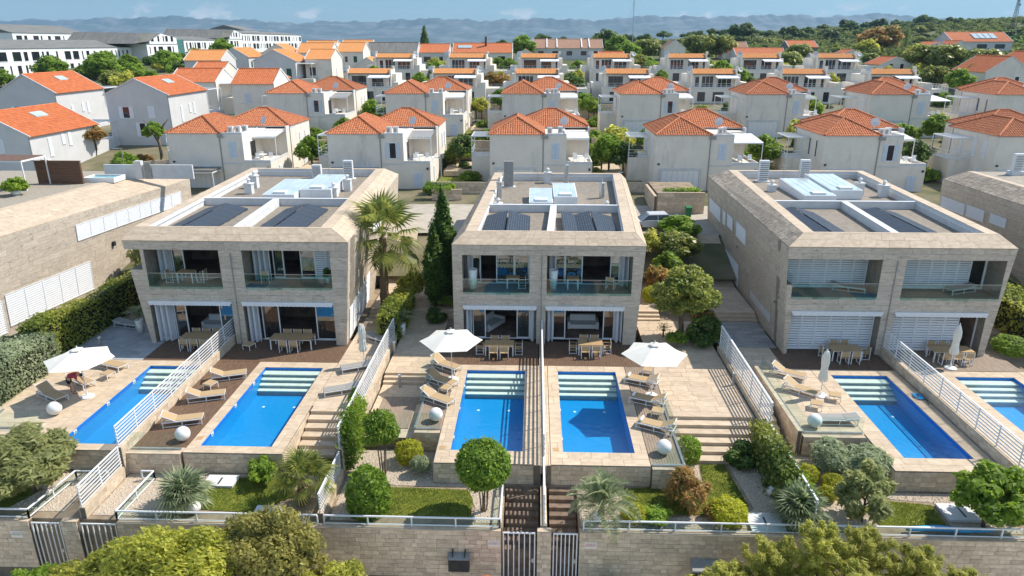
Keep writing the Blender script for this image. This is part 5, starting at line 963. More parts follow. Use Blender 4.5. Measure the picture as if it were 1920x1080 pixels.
for i, (x, y, w_, d, zb, ze, zr, ax, tl, wl, lb) in enumerate((
    (59.5, 238, 8, 9, 12, 16.8, 19.2, 'x', M_tilebr, M_render, 'brown roofed house with white verges among the hillside trees'), (61, 228, 15, 8, 11, 15.4, 17.4, 'x', M_tilesm, M_render2, 'low orange roofed house below the brown roofed one on the hillside'),
    (84, 250, 9.5, 9, 13.5, 17.6, 19.6, 'x', M_tilesm, M_slate, 'flat red roofed house with a dark facade among the hillside trees'), (92, 228, 8, 8, 12, 15.2, 17.0, 'y', M_tilesm, M_render, 'small white gable peeping over the bushes on the hillside'),
    (39.5, 230, 6.5, 9, 13, 17.4, 19.8, 'y', M_tilebr, M_render, 'white gable with a brown roof left of the hillside bushes'), (85.5, 186, 7.5, 9, 11, 13.9, 15.6, 'y', M_tilesm, M_render, 'low red roofed house beside the big dark bushes'),
    (128, 252, 12, 10, 14, 16.9, 19.3, 'y', M_tilesm, M_render, 'white gabled house with red roof left of the big roof with sky windows'), (134, 248, 10, 10, 13.5, 16.9, 19.6, 'y', M_tilesm, M_render, 'middle red roofed gable in front of the big roof with sky windows'),
    (90.0, 150, 9, 12, 9.5, 13.5, 16.4, 'y', M_tilesm, M_render, 'white gabled house with a red roof at the right edge, behind the hip roofs'), (101.5, 156, 9, 12, 10, 14.5, 17.2, 'y', M_tilesm, M_render, 'red roofed house cut by the right edge of the picture'),
    (-6, 206, 6, 7, 11, 15.6, 17.2, 'y', M_tilesm, M_render, 'small orange roofed house between the two rows of terrace houses'), (17.5, 205, 7, 7, 11, 14.6, 16.6, 'x', M_tilesm, M_render, 'tiny orange roofed house behind the terrace houses, beside a dark tree'), (37, 200, 9, 7, 10.5, 14.0, 15.6, 'x', M_tilebr, M_render, 'low brown roofed house behind the upper terrace houses'), (76, 205, 9, 7, 10.5, 14.4, 16.2, 'x', M_tilebr, M_render2, 'low house with a grey brown roof behind the big dark bushes'))):
    gable(lb, x, y, w_, d, zb, ze, zr, ax, wl, tl, [('f', w_ * .35, 1.8, .9, 1.3, 'none', LW), ('f', w_ * .7, 1.8, .9, 1.3, 'none', LW)], simple=True, group='houses beyond the terrace rows')
tb = gable('big red roofed house with four sky windows at the far right', 141.5, 258, 20, 13, 14, 19.4, 22.4, 'x', M_render2, M_tilesm, [('f', x, 3.0, 3.6, 1.6, 'none', LW) for x in (4, 10, 16)], group='houses beyond the terrace rows', simple=True)
for i in range(4): MB().hexa([(8 + 2 * i, 1.6, 6.3), (9.7 + 2 * i, 1.6, 6.3), (9.7 + 2 * i, 5.0, 7.85), (8 + 2 * i, 5.0, 7.85)], [(8 + 2 * i, 1.6, 6.5), (9.7 + 2 * i, 1.6, 6.5), (9.7 + 2 * i, 5.0, 8.05), (8 + 2 * i, 5.0, 8.05)]).build('skylight', M_skpane, tb)

# ---------------------------------------------------------------- white apartments, long facades looking to +x
def apartment(lab, X, y0, y1, zb, ze, rise, depth, floors, gabY=None, seed=1, mono=True):
    t = thing('apartment_block', lab, 'apartment building', (X, y0, zb), 0, 'white apartment blocks with grey roofs'); L, H = y1 - y0, ze - zb; m = MB(); m.box(-depth, 0, -3, 0, L, H); m.build('wall', M_wht, t); r = MB(); rg = random.Random(seed)
    r.pxz([(.25, H + .02), (-depth / 2, H + rise), (-depth - .2, H + .02)], -.2, L + .2); r.build('roof', M_slate, t)
    if gabY:
        a, b, zt = gabY; m = MB(); m.pyz([(a, H - .01), (b, H - .01), (b, zt - zb - 1.4), (a + (b - a) * .42, zt - zb), (a, H + .8)], -depth * .5, .06); m.build('gable_wall', M_wht, t); m = MB(); m.hexa([(.2, a - 10, H + .1), (.2, a - .05, H + .9), (.2, a + (b - a) * .42, zt - zb + .05), (.2, a - 4, zt - zb + .05)], [(-depth, a - 10, H + .1), (-depth, a - .05, H + .9), (-depth, a + (b - a) * .42, zt - zb + .4), (-depth, a - 4, zt - zb + .4)]); m.build('gable_roof', M_slate, t)
        y = a + 2
        while y < b - 2: w = rg.choice((.9, 1.3, 1.8)); window(t, .06, y, H + .7, w, 1.9, 'r', 'none'); y += w + rg.uniform(1.2, 2.4)
    for f in range(floors):
        y = 1.5; z = H - 3.3 * (f + 1) + .2
        if z < -1: continue
        while y < L - 2.5:
            w = rg.choice((.7, .9, 1.2, 1.6, 2.8, 3.2)); h = 2.35; window(t, 0, y + w / 2, z, w, h, 'r', 'none', glass=M_panedk); y += w + rg.choice((.9, 1.4, 2.0, 2.8))
    return t
apartment('long white apartment block nearest on the left, behind the round trees', -131, 170, 237, 9.8, 17.6, 2.2, 16, 2, None, 5)
apartment('white apartment block with a tall gable, left of the glass stair tower', -126, 237.2, 258, 11, 18.6, 1.5, 22, 2, (2, 20.5, 21.9), 6)
apartment('white apartment block right of the glass stair tower', -126.5, 264, 303, 12.5, 19.9, 1.4, 20, 2, None, 7)
apartment('white apartment block with a slanting grey gable roof', -126.5, 303.2, 318, 13, 20.5, 1.5, 24, 2, (1.5, 14.4, 24.0), 8)
apartment('farthest white apartment block, ending above the ochre roofs', -127.5, 318.2, 402, 14, 22.8, 1.4, 20, 2, None, 9)
apartment('upper white apartment block with a grey gable, behind the nearest long one', -166, 232, 272, 15, 22.0, 2.8, 20, 1, None, 10); apartment('small grey roofed top of the farthest apartments', -150, 380, 400, 18, 25.0, 2.6, 20, 1, None, 11)
t = thing('stair_tower', 'green glass stair tower between two white apartment blocks', 'stair tower', (-127, 258.5, 11)); MB().box(-8, 0, -3, 0, 5.2, 9.2).build('core', M_grey, t)
for j in range(5):
    for i in range(3): MB().box(.01, .1 + 1.7 * i, .2 + 1.8 * j, .05, 1.7 + 1.7 * i, 1.9 + 1.8 * j).build('pane', M_teal, t)
# ---------------------------------------------------------------- garden furniture
def make_lounger(name, lab, mat, back=32, group='sun loungers by the pools', loc=(0, 0, 0), rz=0):
    """head at +x end, feet towards -x, length 2 m"""
    t = thing(name, lab, 'sun lounger', loc, rz, group); f = MB(); z = .34
    for s in (-1, 1): f.box(-1.0, s * .34 - .022, z - .05, .98, s * .34 + .022, z)
    for x in (-1.0, -.35, .30, .94): f.box(x, -.318, z - .045, x + .04, .318, z - .005)
    f.build('frame', M_alu, t)
    for x in (-.97, -.02, .92):
        for s in (-1, 1): MB().box(x - .022, s * .34 - .02, 0, x + .022, s * .34 + .02, z - .051).build('leg', M_alu, t)
    f = MB()
    for s in (-1, 1): f.box(-.95, s * .34 - .015, .06, .92, s * .34 + .015, .09)
    f.build('lower_rail', M_alu, t)
    MB().box(-.99, -.31, z + .002, .30, .31, z + .03).build('seat', mat, t)
    b = MB(); b.T = Matrix.Translation((.31, 0, z + .012)) @ Matrix.Rotation(-R(back), 4, 'Y'); b.box(0, -.31, 0, .74, .31, .028); b.build('backrest', mat, t)
    b = MB(); b.T = Matrix.Translation((.31, 0, z + .012)) @ Matrix.Rotation(-R(back), 4, 'Y')
    for s in (-1, 1): b.box(0, s * .33 - .018, -.02, .77, s * .33 + .018, .02)
    b.box(.74, -.312, -.02, .77, .312, .02); b.build('back_frame', M_alu, t)
    s = MB(); bx, bz = .31 + .5 * math.cos(R(back)), z + .5 * math.sin(R(back))
    for y in (-.3, .3): s.bar((bx, y, bz), (.80, y, z - .02), .013)
    s.build('strut', M_alu, t); return t
LT = make_lounger('sun_lounger', 'tan sun lounger under the parasol, behind the man in red', M_sling, 30, loc=(-26.0, 38.7, 0), rz=R(160))
GRP = LT['group']
for x, y, a, lb in ((-26.6, 36.5, 150, 'tan sun lounger the man in red bends over'), (-27.1, 34.7, 152, 'shaded tan sun lounger beside the white ball lamp, far left'),
    (-18.15, 37.5, 200, 'tan sun lounger farthest back on the deck left of the left villa pool'), (-18.35, 34.9, 198, 'middle of the three tan sun loungers on the deck left of the left villa pool'), (-18.4, 32.2, 196, 'tan sun lounger behind the white ball lamp, left of the left villa pool'),
    (-5.35, 39.3, 146, 'tan sun lounger farthest back beside the parasol base, left deck of the middle villa'), (-5.35, 37.2, 148, 'middle tan sun lounger in the parasol shade, left deck of the middle villa'), (-5.3, 35.0, 148, 'nearest tan sun lounger on the left deck of the middle villa'),
    (6.45, 37.6, -22, 'tan sun lounger with a white towel under the parasol, farthest back on the right deck'), (6.45, 35.2, -24, 'middle tan sun lounger with a white towel on the right deck'), (6.45, 32.4, -26, 'nearest tan sun lounger with a white towel, behind the ball lamp on the right deck'),
    (15.4, 38.8, 148, 'tan sun lounger with a raised back, farthest back behind the glass railing'), (15.4, 36.7, 140, 'small tan lounge seat behind the glass railing, in front of the raised back lounger')): dup(LT, (x, y, 0), R(a), lb)
LG = make_lounger('sun_lounger', 'grey sling lounger beside the closed parasol, right of the left villa pool', M_slinggrey, 8, loc=(-10.75, 38.9, 0), rz=R(25))
for x, y, a, lb in ((-10.95, 35.9, 22, 'grey flat lounger on the paving above the stone steps'), (-10.3, 43.2, 148, 'white folding lounger in the shade beside the hedge, above the closed parasol'), (-28.6, 45.3, 165, 'grey lounger in the shade beside the planters, left of the left villa'), (16.15, 33.4, 0, 'low grey lounger behind the glass corner, beside the white ball lamp')): dup(LG, (x, y, 0), R(a), lb)
dup(LG, (20.2, 43.4, 3.94), R(160), 'folded white lounger on the left balcony of the shuttered villa'); dup(LG, (27.2, 43.3, 3.94), R(20), 'white lounger leaning on the right balcony of the shuttered villa')
def side_table(lab, loc, rz=0, s=.5):
    t = thing('side_table', lab, 'side table', loc, rz, 'low tan side tables'); MB().box(-s / 2, -s / 2, .36, s / 2, s / 2, .39).build('top', M_sling, t); f = MB(); f.box(-s / 2, -s / 2, .32, s / 2, s / 2, .359); f.build('frame', M_alu, t)
    for x in (-1, 1):
        for y in (-1, 1): MB().box(x * (s / 2 - .02) - .018, y * (s / 2 - .02) - .018, 0, x * (s / 2 - .02) + .018, y * (s / 2 - .02) + .018, .32).build('leg', M_alu, t)
    return t
ST = side_table('low tan table between the two loungers at the far left', (-25.4, 37.3, 0), R(-20), .6)
for x, y, lb in ((-18.7, 36.2, 'low tan table between the back loungers on the left deck'), (-5.0, 36.1, 'low tan table between the loungers left of the middle pools'), (7.0, 38.8, 'low tan table behind the towel loungers, under the parasol edge'), (6.75, 33.8, 'low tan table between the two nearest towel loungers'), (15.6, 34.9, 'small tan table by the glass railing of the right villa'), (17.0, 35.9, 'tan topped table near the closed parasol pole, right villa'), (-18.6, 41.8, 'low tan table at the foot of the left slatted fence')): dup(ST, (x, y, 0), R(-20), lb)
TW = None
for x, y, a, lb in ((5.72, 37.9, -22, 'rolled white towel on the farthest lounger of the right deck'), (5.72, 35.52, -24, 'rolled white towel on the middle lounger of the right deck'), (5.75, 32.74, -26, 'rolled white towel on the nearest lounger of the right deck')):
    m = MB(); m.tube([(0, -.26, .07), (0, -.2, .075), (0, .2, .075), (0, .26, .07)], [.05, .075, .075, .05], 10); o = m.build('rolled_towel', M_wht, None, True); o.location = (x, y, .372); o.rotation_euler = (0, 0, R(a)); tag(o, lb, 'towel', 'rolled towels on the loungers')
def make_chair(lab, loc, rz, group):
    t = thing('dining_chair', lab, 'chair', loc, rz, group); MB().box(-.24, -.22, .42, .24, .24, .45).build('seat', M_sling, t); MB().box(-.24, .22, .52, .24, .245, .86).build('backrest', M_sling, t)   # back at +y, seat faces -y
    for x in (-.26, .26):
        MB().box(x - .018, -.24, 0, x + .018, -.204, .62).build('leg', M_alu, t); MB().box(x - .018, .215, 0, x + .018, .25, .88).build('leg', M_alu, t); MB().box(x - .022, -.24, .622, x + .022, .214, .645).build('armrest', M_teak, t); MB().box(x - .014, -.203, .04, x + .014, .214, .07).build('lower_rail', M_alu, t)
    return t
def table(lab, loc, L, D, group='dining tables on the terraces'):
    t = thing('dining_table', lab, 'dining table', loc, 0, group); n = 5
    for i in range(n): MB().box(-L / 2, -D / 2 + D * i / n + .004, .71, L / 2, -D / 2 + D * (i + 1) / n - .004, .745).build('plank', M_teak, t)
    MB().box(-L / 2 + .05, -D / 2 + .05, .65, L / 2 - .05, D / 2 - .05, .709).build('frame', M_alu, t)
    for x in (-1, 1):
        for y in (-1, 1): MB().box(x * (L / 2 - .07) - .035, y * (D / 2 - .07) - .035, 0, x * (L / 2 - .07) + .035, y * (D / 2 - .07) + .035, .65).build('leg', M_alu, t)
    return t
C0 = [None]
def dining(x, y, L, D, near, far, ends, where, z=0.0):
    table('teak topped dining table ' + where, (x, y, z), L, D); gp = 'chairs at the dining table ' + where
    def put(cx, cy, rz, lb):
        if C0[0] is None: C0[0] = make_chair(lb, (cx, cy, z), rz, gp)
        else: c = dup(C0[0], (cx, cy, z), rz, lb); c['group'] = gp
    W_ = {2: ['left', 'right'], 3: ['left', 'middle', 'right']}
    for i in range(near): put(x + (i - (near - 1) / 2) * .68, y - D / 2 - .22, R(180), '%s near chair at the dining table %s' % (W_[near][i], where))
    for i in range(far): put(x + (i - (far - 1) / 2) * .68, y + D / 2 + .25, 0, '%s far chair at the dining table %s' % (W_[far][i], where))
    if 'l' in ends: put(x - L / 2 - .3, y, R(90), 'left end chair at the dining table ' + where)
    if 'r' in ends: put(x + L / 2 + .3, y, R(-90), 'right end chair at the dining table ' + where)
dining(-22.0, 42.2, 2.3, 1.0, 3, 3, '', 'under the left awning of the left villa'); dining(-15.8, 42.2, 2.8, 1.05, 2, 3, '', 'under the right awning of the left villa'); dining(-2.15, 41.6, 1.9, .95, 2, 2, 'lr', 'left of the middle fence')
dining(3.7, 41.9, 1.6, .95, 2, 2, 'lr', 'right of the middle fence'); dining(19.8, 41.55, 1.9, .95, 2, 2, 'lr', 'before the left shutters of the right villa'); dining(26.4, 41.6, 2.5, 1.0, 3, 3, '', 'before the right shutters of the right villa')
MB().lathe([(.04, 0), (.045, .15), (.015, .2), (.015, .26)], 10, (3.55, 41.95, .746)).build('bottle', M_green)['label'] = 'x'
tag(bpy.data.objects['bottle'], 'small bottle on the dining table right of the middle fence', 'bottle')
# balcony furniture
table('small round edged table on the left balcony of the left villa', (-22.9, 43.5, 4.035), 1.1, .7, 'balcony tables'); table('small table on the left balcony of the middle villa', (-1.35, 44.3, 3.615), .9, .7, 'balcony tables'); table('small table on the right balcony of the middle villa', (2.6, 44.2, 3.615), .8, .7, 'balcony tables')
for x, y, z, a, lb in ((-23.9, 43.4, 4.035, 90, 'left chair on the left balcony of the left villa'), (-21.9, 43.5, 4.035, -90, 'right chair on the left balcony of the left villa'), (-.75, 44.2, 3.615, -90, 'chair on the left balcony of the middle villa'), (5.1, 44.2, 3.615, 160, 'chair on the right balcony of the middle villa'), (-17.6, 43.5, 4.035, 180, 'chair on the right balcony of the left villa')): dup(C0[0], (x, y, z), R(a), lb)['group'] = 'balcony chairs'
def planter(lab, loc, h=.95, r=.26, mat=None, crown=None, cs=1.0):
    t = thing('tall_planter', lab, 'planter', loc, 0, 'white tapering planters'); MB().lathe([(r * .68, 0), (r, h), (r * .86, h), (r * .82, h - .08)], 18).build('pot', mat or M_white, t, True); MB().lathe([(r * .8, h - .1), (.01, h - .09)], 18).build('soil', M_soil, t)
    if crown: c = link('foliage', crown, t); c.location = (0, 0, h + .25 * cs); c.scale = (cs,) * 3
    return t
# ---------------------------------------------------------------- parasols
def parasol(lab, x, y, r=1.85, h=2.6, rot=0.0, tiltx=0.0):
    t = thing('open_parasol', lab, 'parasol', (x, y, 0), R(rot), 'open cream parasols'); n = 6; c = MB(); top = h + .62
    P = [(r * math.cos(2 * math.pi * k / n), r * math.sin(2 * math.pi * k / n), h) for k in range(n)]; rings = []
    for s in (0.10, .4, .7, 1.0):
        ring = []
        for k in range(n):
            a, b = P[k], P[(k + 1) % n]
            for q in (0, .5): sag = .05 * math.sin(q * math.pi) * s; ring.append((s * (a[0] * (1 - q) + b[0] * q) * (1 - .04 * (q > 0) * s), s * (a[1] * (1 - q) + b[1] * q) * (1 - .04 * (q > 0) * s), top - (top - h) * s ** 1.08 - sag))
        rings.append(ring)
    m = len(rings[0]); vs = [p for r_ in rings for p in r_]; fs = [(i * m + k, i * m + (k + 1) % m, (i + 1) * m + (k + 1) % m, (i + 1) * m + k) for i in range(3) for k in range(m)]; fs.append(tuple(range(m))); c.add(vs, fs); can = c.build('canopy', M_canvas, t)
    v = MB(); k6 = [(.34 * math.cos(2 * math.pi * k / n), .34 * math.sin(2 * math.pi * k / n), top - .03) for k in range(n)]; v.add(k6 + [(0, 0, top + .1)], [(k, (k + 1) % n, n) for k in range(n)]); v.build('vent_cap', M_canvas, can)
    for k in range(n): MB().bar((0, 0, top - .1), (P[k][0] * .99, P[k][1] * .99, P[k][2] - .03), .012).build('rib', M_alu, t)
    MB().tube([(0, 0, .1), (0, 0, top + .18)], .027, 8).build('pole', M_alu, t); MB().lathe([(.36, 0), (.36, .06), (.30, .10), (.06, .12), (.05, .3)], 20).build('base', M_white, t); return t
parasol('open cream parasol over the man in red, far left', -25.25, 34.95, 1.85, 2.35, 12); parasol('open cream parasol left of the middle villa table', -4.78, 37.75, 1.85, 2.55, 5); parasol('open cream parasol casting a six sided shadow in the pool, right of the middle fence', 6.78, 36.1, 1.85, 2.6, 0)
def closed_parasol(lab, x, y, base=True, h=2.9):
    t = thing('closed_parasol', lab, 'parasol', (x, y, 0), rnd.uniform(0, 3), 'closed cream parasols'); n = 22; pr = [(.20, .95), (.23, 1.15), (.17, 1.5), (.155, 1.8), (.19, 2.15), (.17, 2.5), (.10, 2.75), (.02, h - .05)]; vs = []; fs = []
    for i, (r, z) in enumerate(pr):
        for k in range(n): a = 2 * math.pi * k / n; q = r * (1 + (.22 if k % 2 else -.16) * (1 if i < 6 else .4)); vs.append((q * math.cos(a), q * math.sin(a), z + (.06 if k % 2 and i == 0 else 0)))
    for i in range(len(pr) - 1):
        for k in range(n): fs.append((i * n + k, i * n + (k + 1) % n, (i + 1) * n + (k + 1) % n, (i + 1) * n + k))
    MB().add(vs, fs).build('canopy', M_canvas, t); MB().lathe([(.17, 0), (.19, .04), (.17, .08)], 14, (0, 0, 1.62)).build('strap', M_canvas, t); MB().tube([(0, 0, .1), (0, 0, h)], .027, 8).build('pole', M_alu, t); MB().lathe([(.36, 0), (.36, .06), (.30, .10), (.06, .12), (.05, .3)], 20).build('base', M_white if base else M_grey, t)
closed_parasol('closed cream parasol on the paving right of the left villa pool', -10.5, 39.6, False, 2.5); closed_parasol('closed cream parasol beside the terrace drain, left of the deep blue pool', 16.4, 36.4); closed_parasol('closed cream parasol on a white base before the right dining table', 25.8, 40.3, h=3.0)
# ball lamps
M_ball = nmat('frosted ball lamp', (.72, .71, .68), .45, var=.02)
def ball(lab, x, y, r=.37, z=0):
    t = thing('ball_lamp', lab, 'ball lamp', (x, y, z), 0, 'white ball lamps'); MB().ball(r, (0, 0, r + .02), 24).build('globe', M_ball, t, True); MB().lathe([(.12, 0), (.13, .06), (.08, .09)], 14).build('foot', M_grey, t)
ball('white ball lamp on the deck corner right of the parasol pool', 6.45, 30.1); ball('white ball lamp on the narrow deck left of the middle pools', -5.1, 32.9); ball('white ball lamp in front of the nearest lounger, left deck', -17.6, 30.55); ball('white ball lamp beside the shaded lounger, far left', -25.75, 32.9); ball('white ball lamp at the glass corner by the shuttered villa pool', 14.75, 32.9)
ball('small white ball lamp among the climbing leaves right of the lawn', 11.3, 28.4, .25, Z); ball('white ball lamp half hidden between the two grey bushes', 16.0, 29.1, .25, Z); ball('small white ball lamp behind the rail, below the feathery palm', 3.0, 26.3, .25, Z); ball('white ball lamp behind the rail above the olive brown bush', -15.2, 26.3, .28, Z)
for x, y, lb in ((-8.95, 41.5, 'left bollard light beside the shaded path of the middle villa'), (-7.9, 37.6, 'metal bollard light on the sunken terrace left of the loungers'), (11.8, 37.6, 'white bollard light at the foot of the fence by the sunlit terrace'), (-28.4, 41.6, 'blue grey bollard light on the shaded patio, far left')):
    t = thing('bollard_light', lb, 'bollard light', (x, y, -.45 if x > -8.5 and x < -7 else 0), 0, 'bollard lights'); MB().box(-.07, -.07, 0, .07, .07, .72).build('post', M_metal, t); MB().box(-.08, -.08, .721, .08, .08, .80).build('head', M_alu, t)

# ---------------------------------------------------------------- the man bending over the lounger
def person():
    t = thing('person', 'person in a red shirt and black shorts bending over a lounger, far left', 'person', (-26.25, 35.45, 0), R(8))
    def skin(name, joints, edges, mat, sub=2, parent=t):
        me = bpy.data.meshes.new(name); me.from_pydata([j[:3] for j in joints], edges, []); o = bpy.data.objects.new(name, me); COL.objects.link(o); md = o.modifiers.new('s', 'SKIN'); md.use_smooth_shade = True
        for i, j in enumerate(joints): r = j[3]; me.skin_vertices[0].data[i].radius = (r, j[4] if len(j) > 4 else r)
        me.skin_vertices[0].data[0].use_root = True; s = o.modifiers.new('b', 'SUBSURF'); s.levels = sub; s.render_levels = sub; dg = bpy.context.evaluated_depsgraph_get(); dg.update(); m2 = bpy.data.meshes.new_from_object(o.evaluated_get(dg)); bpy.data.objects.remove(o); m2.materials.clear(); m2.materials.append(mat); return link(name, m2, parent)
    # x forward (towards the lounger foot), y left, z up; hips back, trunk level, arms down
    J = [(-.28, 0, .95, .15), (-.10, 0, 1.04, .145), (.12, 0, 1.10, .15, .17), (.28, 0, 1.12, .12), (.38, 0, 1.11, .06), (.50, 0, 1.06, .095), (.545, 0, 1.00, .085),
         (-.27, .10, .86, .10), (-.20, .12, .50, .065), (-.31, .12, .09, .043), (-.18, .13, .035, .038), (-.08, .13, .025, .030),
         (-.25, -.10, .86, .10), (-.06, -.12, .50, .065), (-.10, -.12, .09, .043), (.03, -.13, .035, .038), (.13, -.13, .025, .030),
         (.24, .19, 1.08, .065), (.33, .25, .82, .046), (.48, .20, .60, .034), (.54, .18, .52, .034), (.24, -.19, 1.08, .065), (.34, -.25, .82, .046), (.50, -.16, .62, .034), (.56, -.13, .54, .034)]
    E = [(0, 1), (1, 2), (2, 3), (3, 4), (4, 5), (5, 6), (0, 7), (7, 8), (8, 9), (9, 10), (10, 11), (0, 12), (12, 13), (13, 14), (14, 15), (15, 16), (3, 17), (17, 18), (18, 19), (19, 20), (3, 21), (21, 22), (22, 23), (23, 24)]
    k = len(J)
    for b, s in ((20, 1), (24, -1)):   # fingers and thumb
        bx, by, bz = J[b][:3]
        for i, (dy, L) in enumerate(((.030, .075), (.010, .085), (-.010, .08), (-.030, .065))): J += [(bx + .03, by + dy, bz - .035, .010), (bx + .045, by + dy * 1.1, bz - .035 - L * .6, .009), (bx + .035, by + dy * 1.1, bz - .035 - L, .008)]; E += [(b, k), (k, k + 1), (k + 1, k + 2)]; k += 3
        J += [(bx + .0, by - s * .045, bz - .02, .011), (bx + .025, by - s * .06, bz - .06, .009)]; E += [(b, k), (k, k + 1)]; k += 2
    skin('body', J, E, M_skin)
    skin('shirt', [(-.24, 0, .99, .175), (-.10, 0, 1.05, .17), (.12, 0, 1.11, .172, .19), (.27, 0, 1.12, .15), (.33, 0, 1.115, .085), (.24, .19, 1.09, .092), (.30, .235, .92, .075), (.24, -.19, 1.09, .092), (.31, -.235, .92, .075)], [(0, 1), (1, 2), (2, 3), (3, 4), (3, 5), (5, 6), (3, 7), (7, 8)], M_shirt)
    skin('shorts', [(-.29, 0, .95, .172), (-.20, 0, 1.0, .172), (-.27, .105, .84, .125), (-.22, .12, .58, .10), (-.25, -.105, .84, .125), (-.13, -.12, .58, .10)], [(0, 1), (0, 2), (2, 3), (0, 4), (4, 5)], M_short)
    h = MB(); h.T = Matrix.Translation((.505, 0, 1.085)) @ Matrix.Rotation(R(35), 4, 'Y'); h.lathe([(.10, -.03), (.108, .02), (.10, .06), (.06, .10), (.01, .112)], 14); h.build('hair', M_hair, t, True)
    for s in (-1, 1): MB().ball(.022, (.52, s * .093, 1.03), 8).build('ear', M_skin, t, True); MB().ball(.012, (.60, s * .034, 1.0), 8).build('eye', M_hair, t, True)
    n = MB(); n.tube([(.60, 0, 1.005), (.635, 0, .965), (.61, 0, .955)], [.008, .016, .010], 6); n.build('nose', M_skin, t, True); MB().box(.585, -.025, .925, .60, .025, .934).build('mouth', M_shirt, t)
    for x, y in ((-.20, .125), (.01, -.125)): m = MB(); m.T = Matrix.Translation((x, y, 0)); m.hexa([(-.12, -.045, 0), (.14, -.05, 0), (.14, .05, 0), (-.12, .045, 0)], [(-.11, -.04, .02), (.13, -.045, .02), (.13, .045, .02), (-.11, .04, .02)]); m.build('sandal', M_dark, t)
    return t
person()

# ---------------------------------------------------------------- street: car, bins, lamps
def car(lab, loc, rz):
    t = thing('parked_car', lab, 'car', loc, rz); ys = (-.86, -.80, .80, .86)
    prof = [(-2.15, .35), (-2.2, .72), (-1.25, .86), (-.55, .92), (1.2, .94), (2.05, .90), (2.15, .6), (2.12, .35)]
    b = MB(); b.pxz(prof, -.86, .86); b.build('body', M_carp, t); c = MB(); lo = [(-1.25, .862), (1.95, .905)]
    g = MB(); g.hexa([(-1.2, -.78, .86), (1.9, -.78, .9), (1.9, .78, .9), (-1.2, .78, .86)], [(-.45, -.62, 1.40), (1.25, -.62, 1.42), (1.25, .62, 1.42), (-.45, .62, 1.40)]); g.build('windows', M_panedk, t); c.hexa([(-.48, -.635, 1.385), (1.3, -.635, 1.405), (1.3, .635, 1.405), (-.48, .635, 1.385)], [(-.4, -.56, 1.46), (1.15, -.56, 1.48), (1.15, .56, 1.48), (-.4, .56, 1.46)])
    for s in (-1, 1):
        for a, z0, b_ in ((-1.2, .86, -.46), (.35, .88, .35), (1.92, .9, 1.27)): c.bar((a, s * .785, z0), (b_, s * .63, 1.41), .035)
    c.build('roof', M_carp, t)
    for x in (-1.35, 1.35):
        for s in (-1, 1):
            w = MB(); w.T = Matrix.Translation((x, s * .76, .32)) @ Matrix.Rotation(R(90), 4, 'X'); w.lathe([(.32, -.1), (.33, 0), (.32, .1)], 16); q = w.build('wheel', M_tyre, t); w = MB(); w.T = Matrix.Translation((x, s * .87, .32)) @ Matrix.Rotation(R(90), 4, 'X'); w.lathe([(.2, -.012), (.2, .012)], 12); w.build('rim', M_metal, q)
    for s in (-.62, .62): MB().box(-2.22, s - .17, .62, -2.12, s + .17, .74).build('headlight', M_white, t); MB().box(2.07, s - .15, .68, 2.17, s + .15, .84).build('taillight', M_shirt, t)
    return t
car('silver car parked behind the right rear corner of the middle villa', (10.7, 62.7, 3.03), R(4)); car('pale car roof at the rear corner of the left flank villa', (-31.0, 67.5, 3.03), R(10))
def bin_(lab, x, y):
    t = thing('wheelie_bin', lab, 'bin', (x, y, 3.04)); m = MB(); m.hexa([(-.22, -.25, .06), (.22, -.25, .06), (.22, .25, .06), (-.22, .25, .06)], [(-.28, -.33, .95), (.28, -.33, .95), (.28, .33, .95), (-.28, .33, .95)]); m.build('body', M_binG, t); MB().hexa([(-.3, -.36, .955), (.3, -.36, .955), (.3, .36, .955), (-.3, .36, .955)], [(-.28, -.33, 1.0), (.28, -.33, 1.0), (.28, .33, 1.06), (-.28, .33, 1.06)]).build('lid', M_binG, t)
    for s in (-.24, .24): w = MB(); w.T = Matrix.Translation((s, .28, .1)) @ Matrix.Rotation(R(90), 4, 'Y'); w.lathe([(.1, -.03), (.1, .03)], 10); w.build('wheel', M_tyre, t)
bin_('green wheelie bin against the planter wall behind the right villa', 14.9, 67.2)
def lamp(lab, x, y, z, h, arm=.8, az=0):
    t = thing('street_lamp', lab, 'street lamp', (x, y, z), R(az), 'dark street lamps'); MB().tube([(0, 0, 0), (0, 0, h)], [.06, .045], 8).build('pole', M_metal, t); MB().box(0, -.05, h - .06, arm, .05, h).build('arm', M_metal, t); MB().box(arm * .4, -.11, h - .1, arm + .3, .11, h - .061).build('lamp_head', M_metal, t)
lamp('grey street lamp in front of the second hip roofed house, beside its hedges', *V(829, 375, 73)[:2], 3.05, 4.8, .3, 200); lamp('grey street lamp at the corner of the lowest blue grey gabled house', *V(232, 306, 80)[:2], 3.4, 4.2, .7, 180); lamp('grey street lamp before the fifth hip roofed house', *V(1505, 315, 74)[:2], 3.1, 3.4, .7, 0); lamp('grey street lamp before the sixth hip roofed house', *V(1852, 318, 74)[:2], 3.1, 3.4, .7, 0)
lamp('grey street lamp with a white head right of the third hip roofed house', *V(1160, 320, 76)[:2], 3.3, 2.6, .2, 0); lamp('grey street lamp beside the house with the garage gate', *V(463, 205, 108)[:2], 6.0, 4.4, .8, 180)
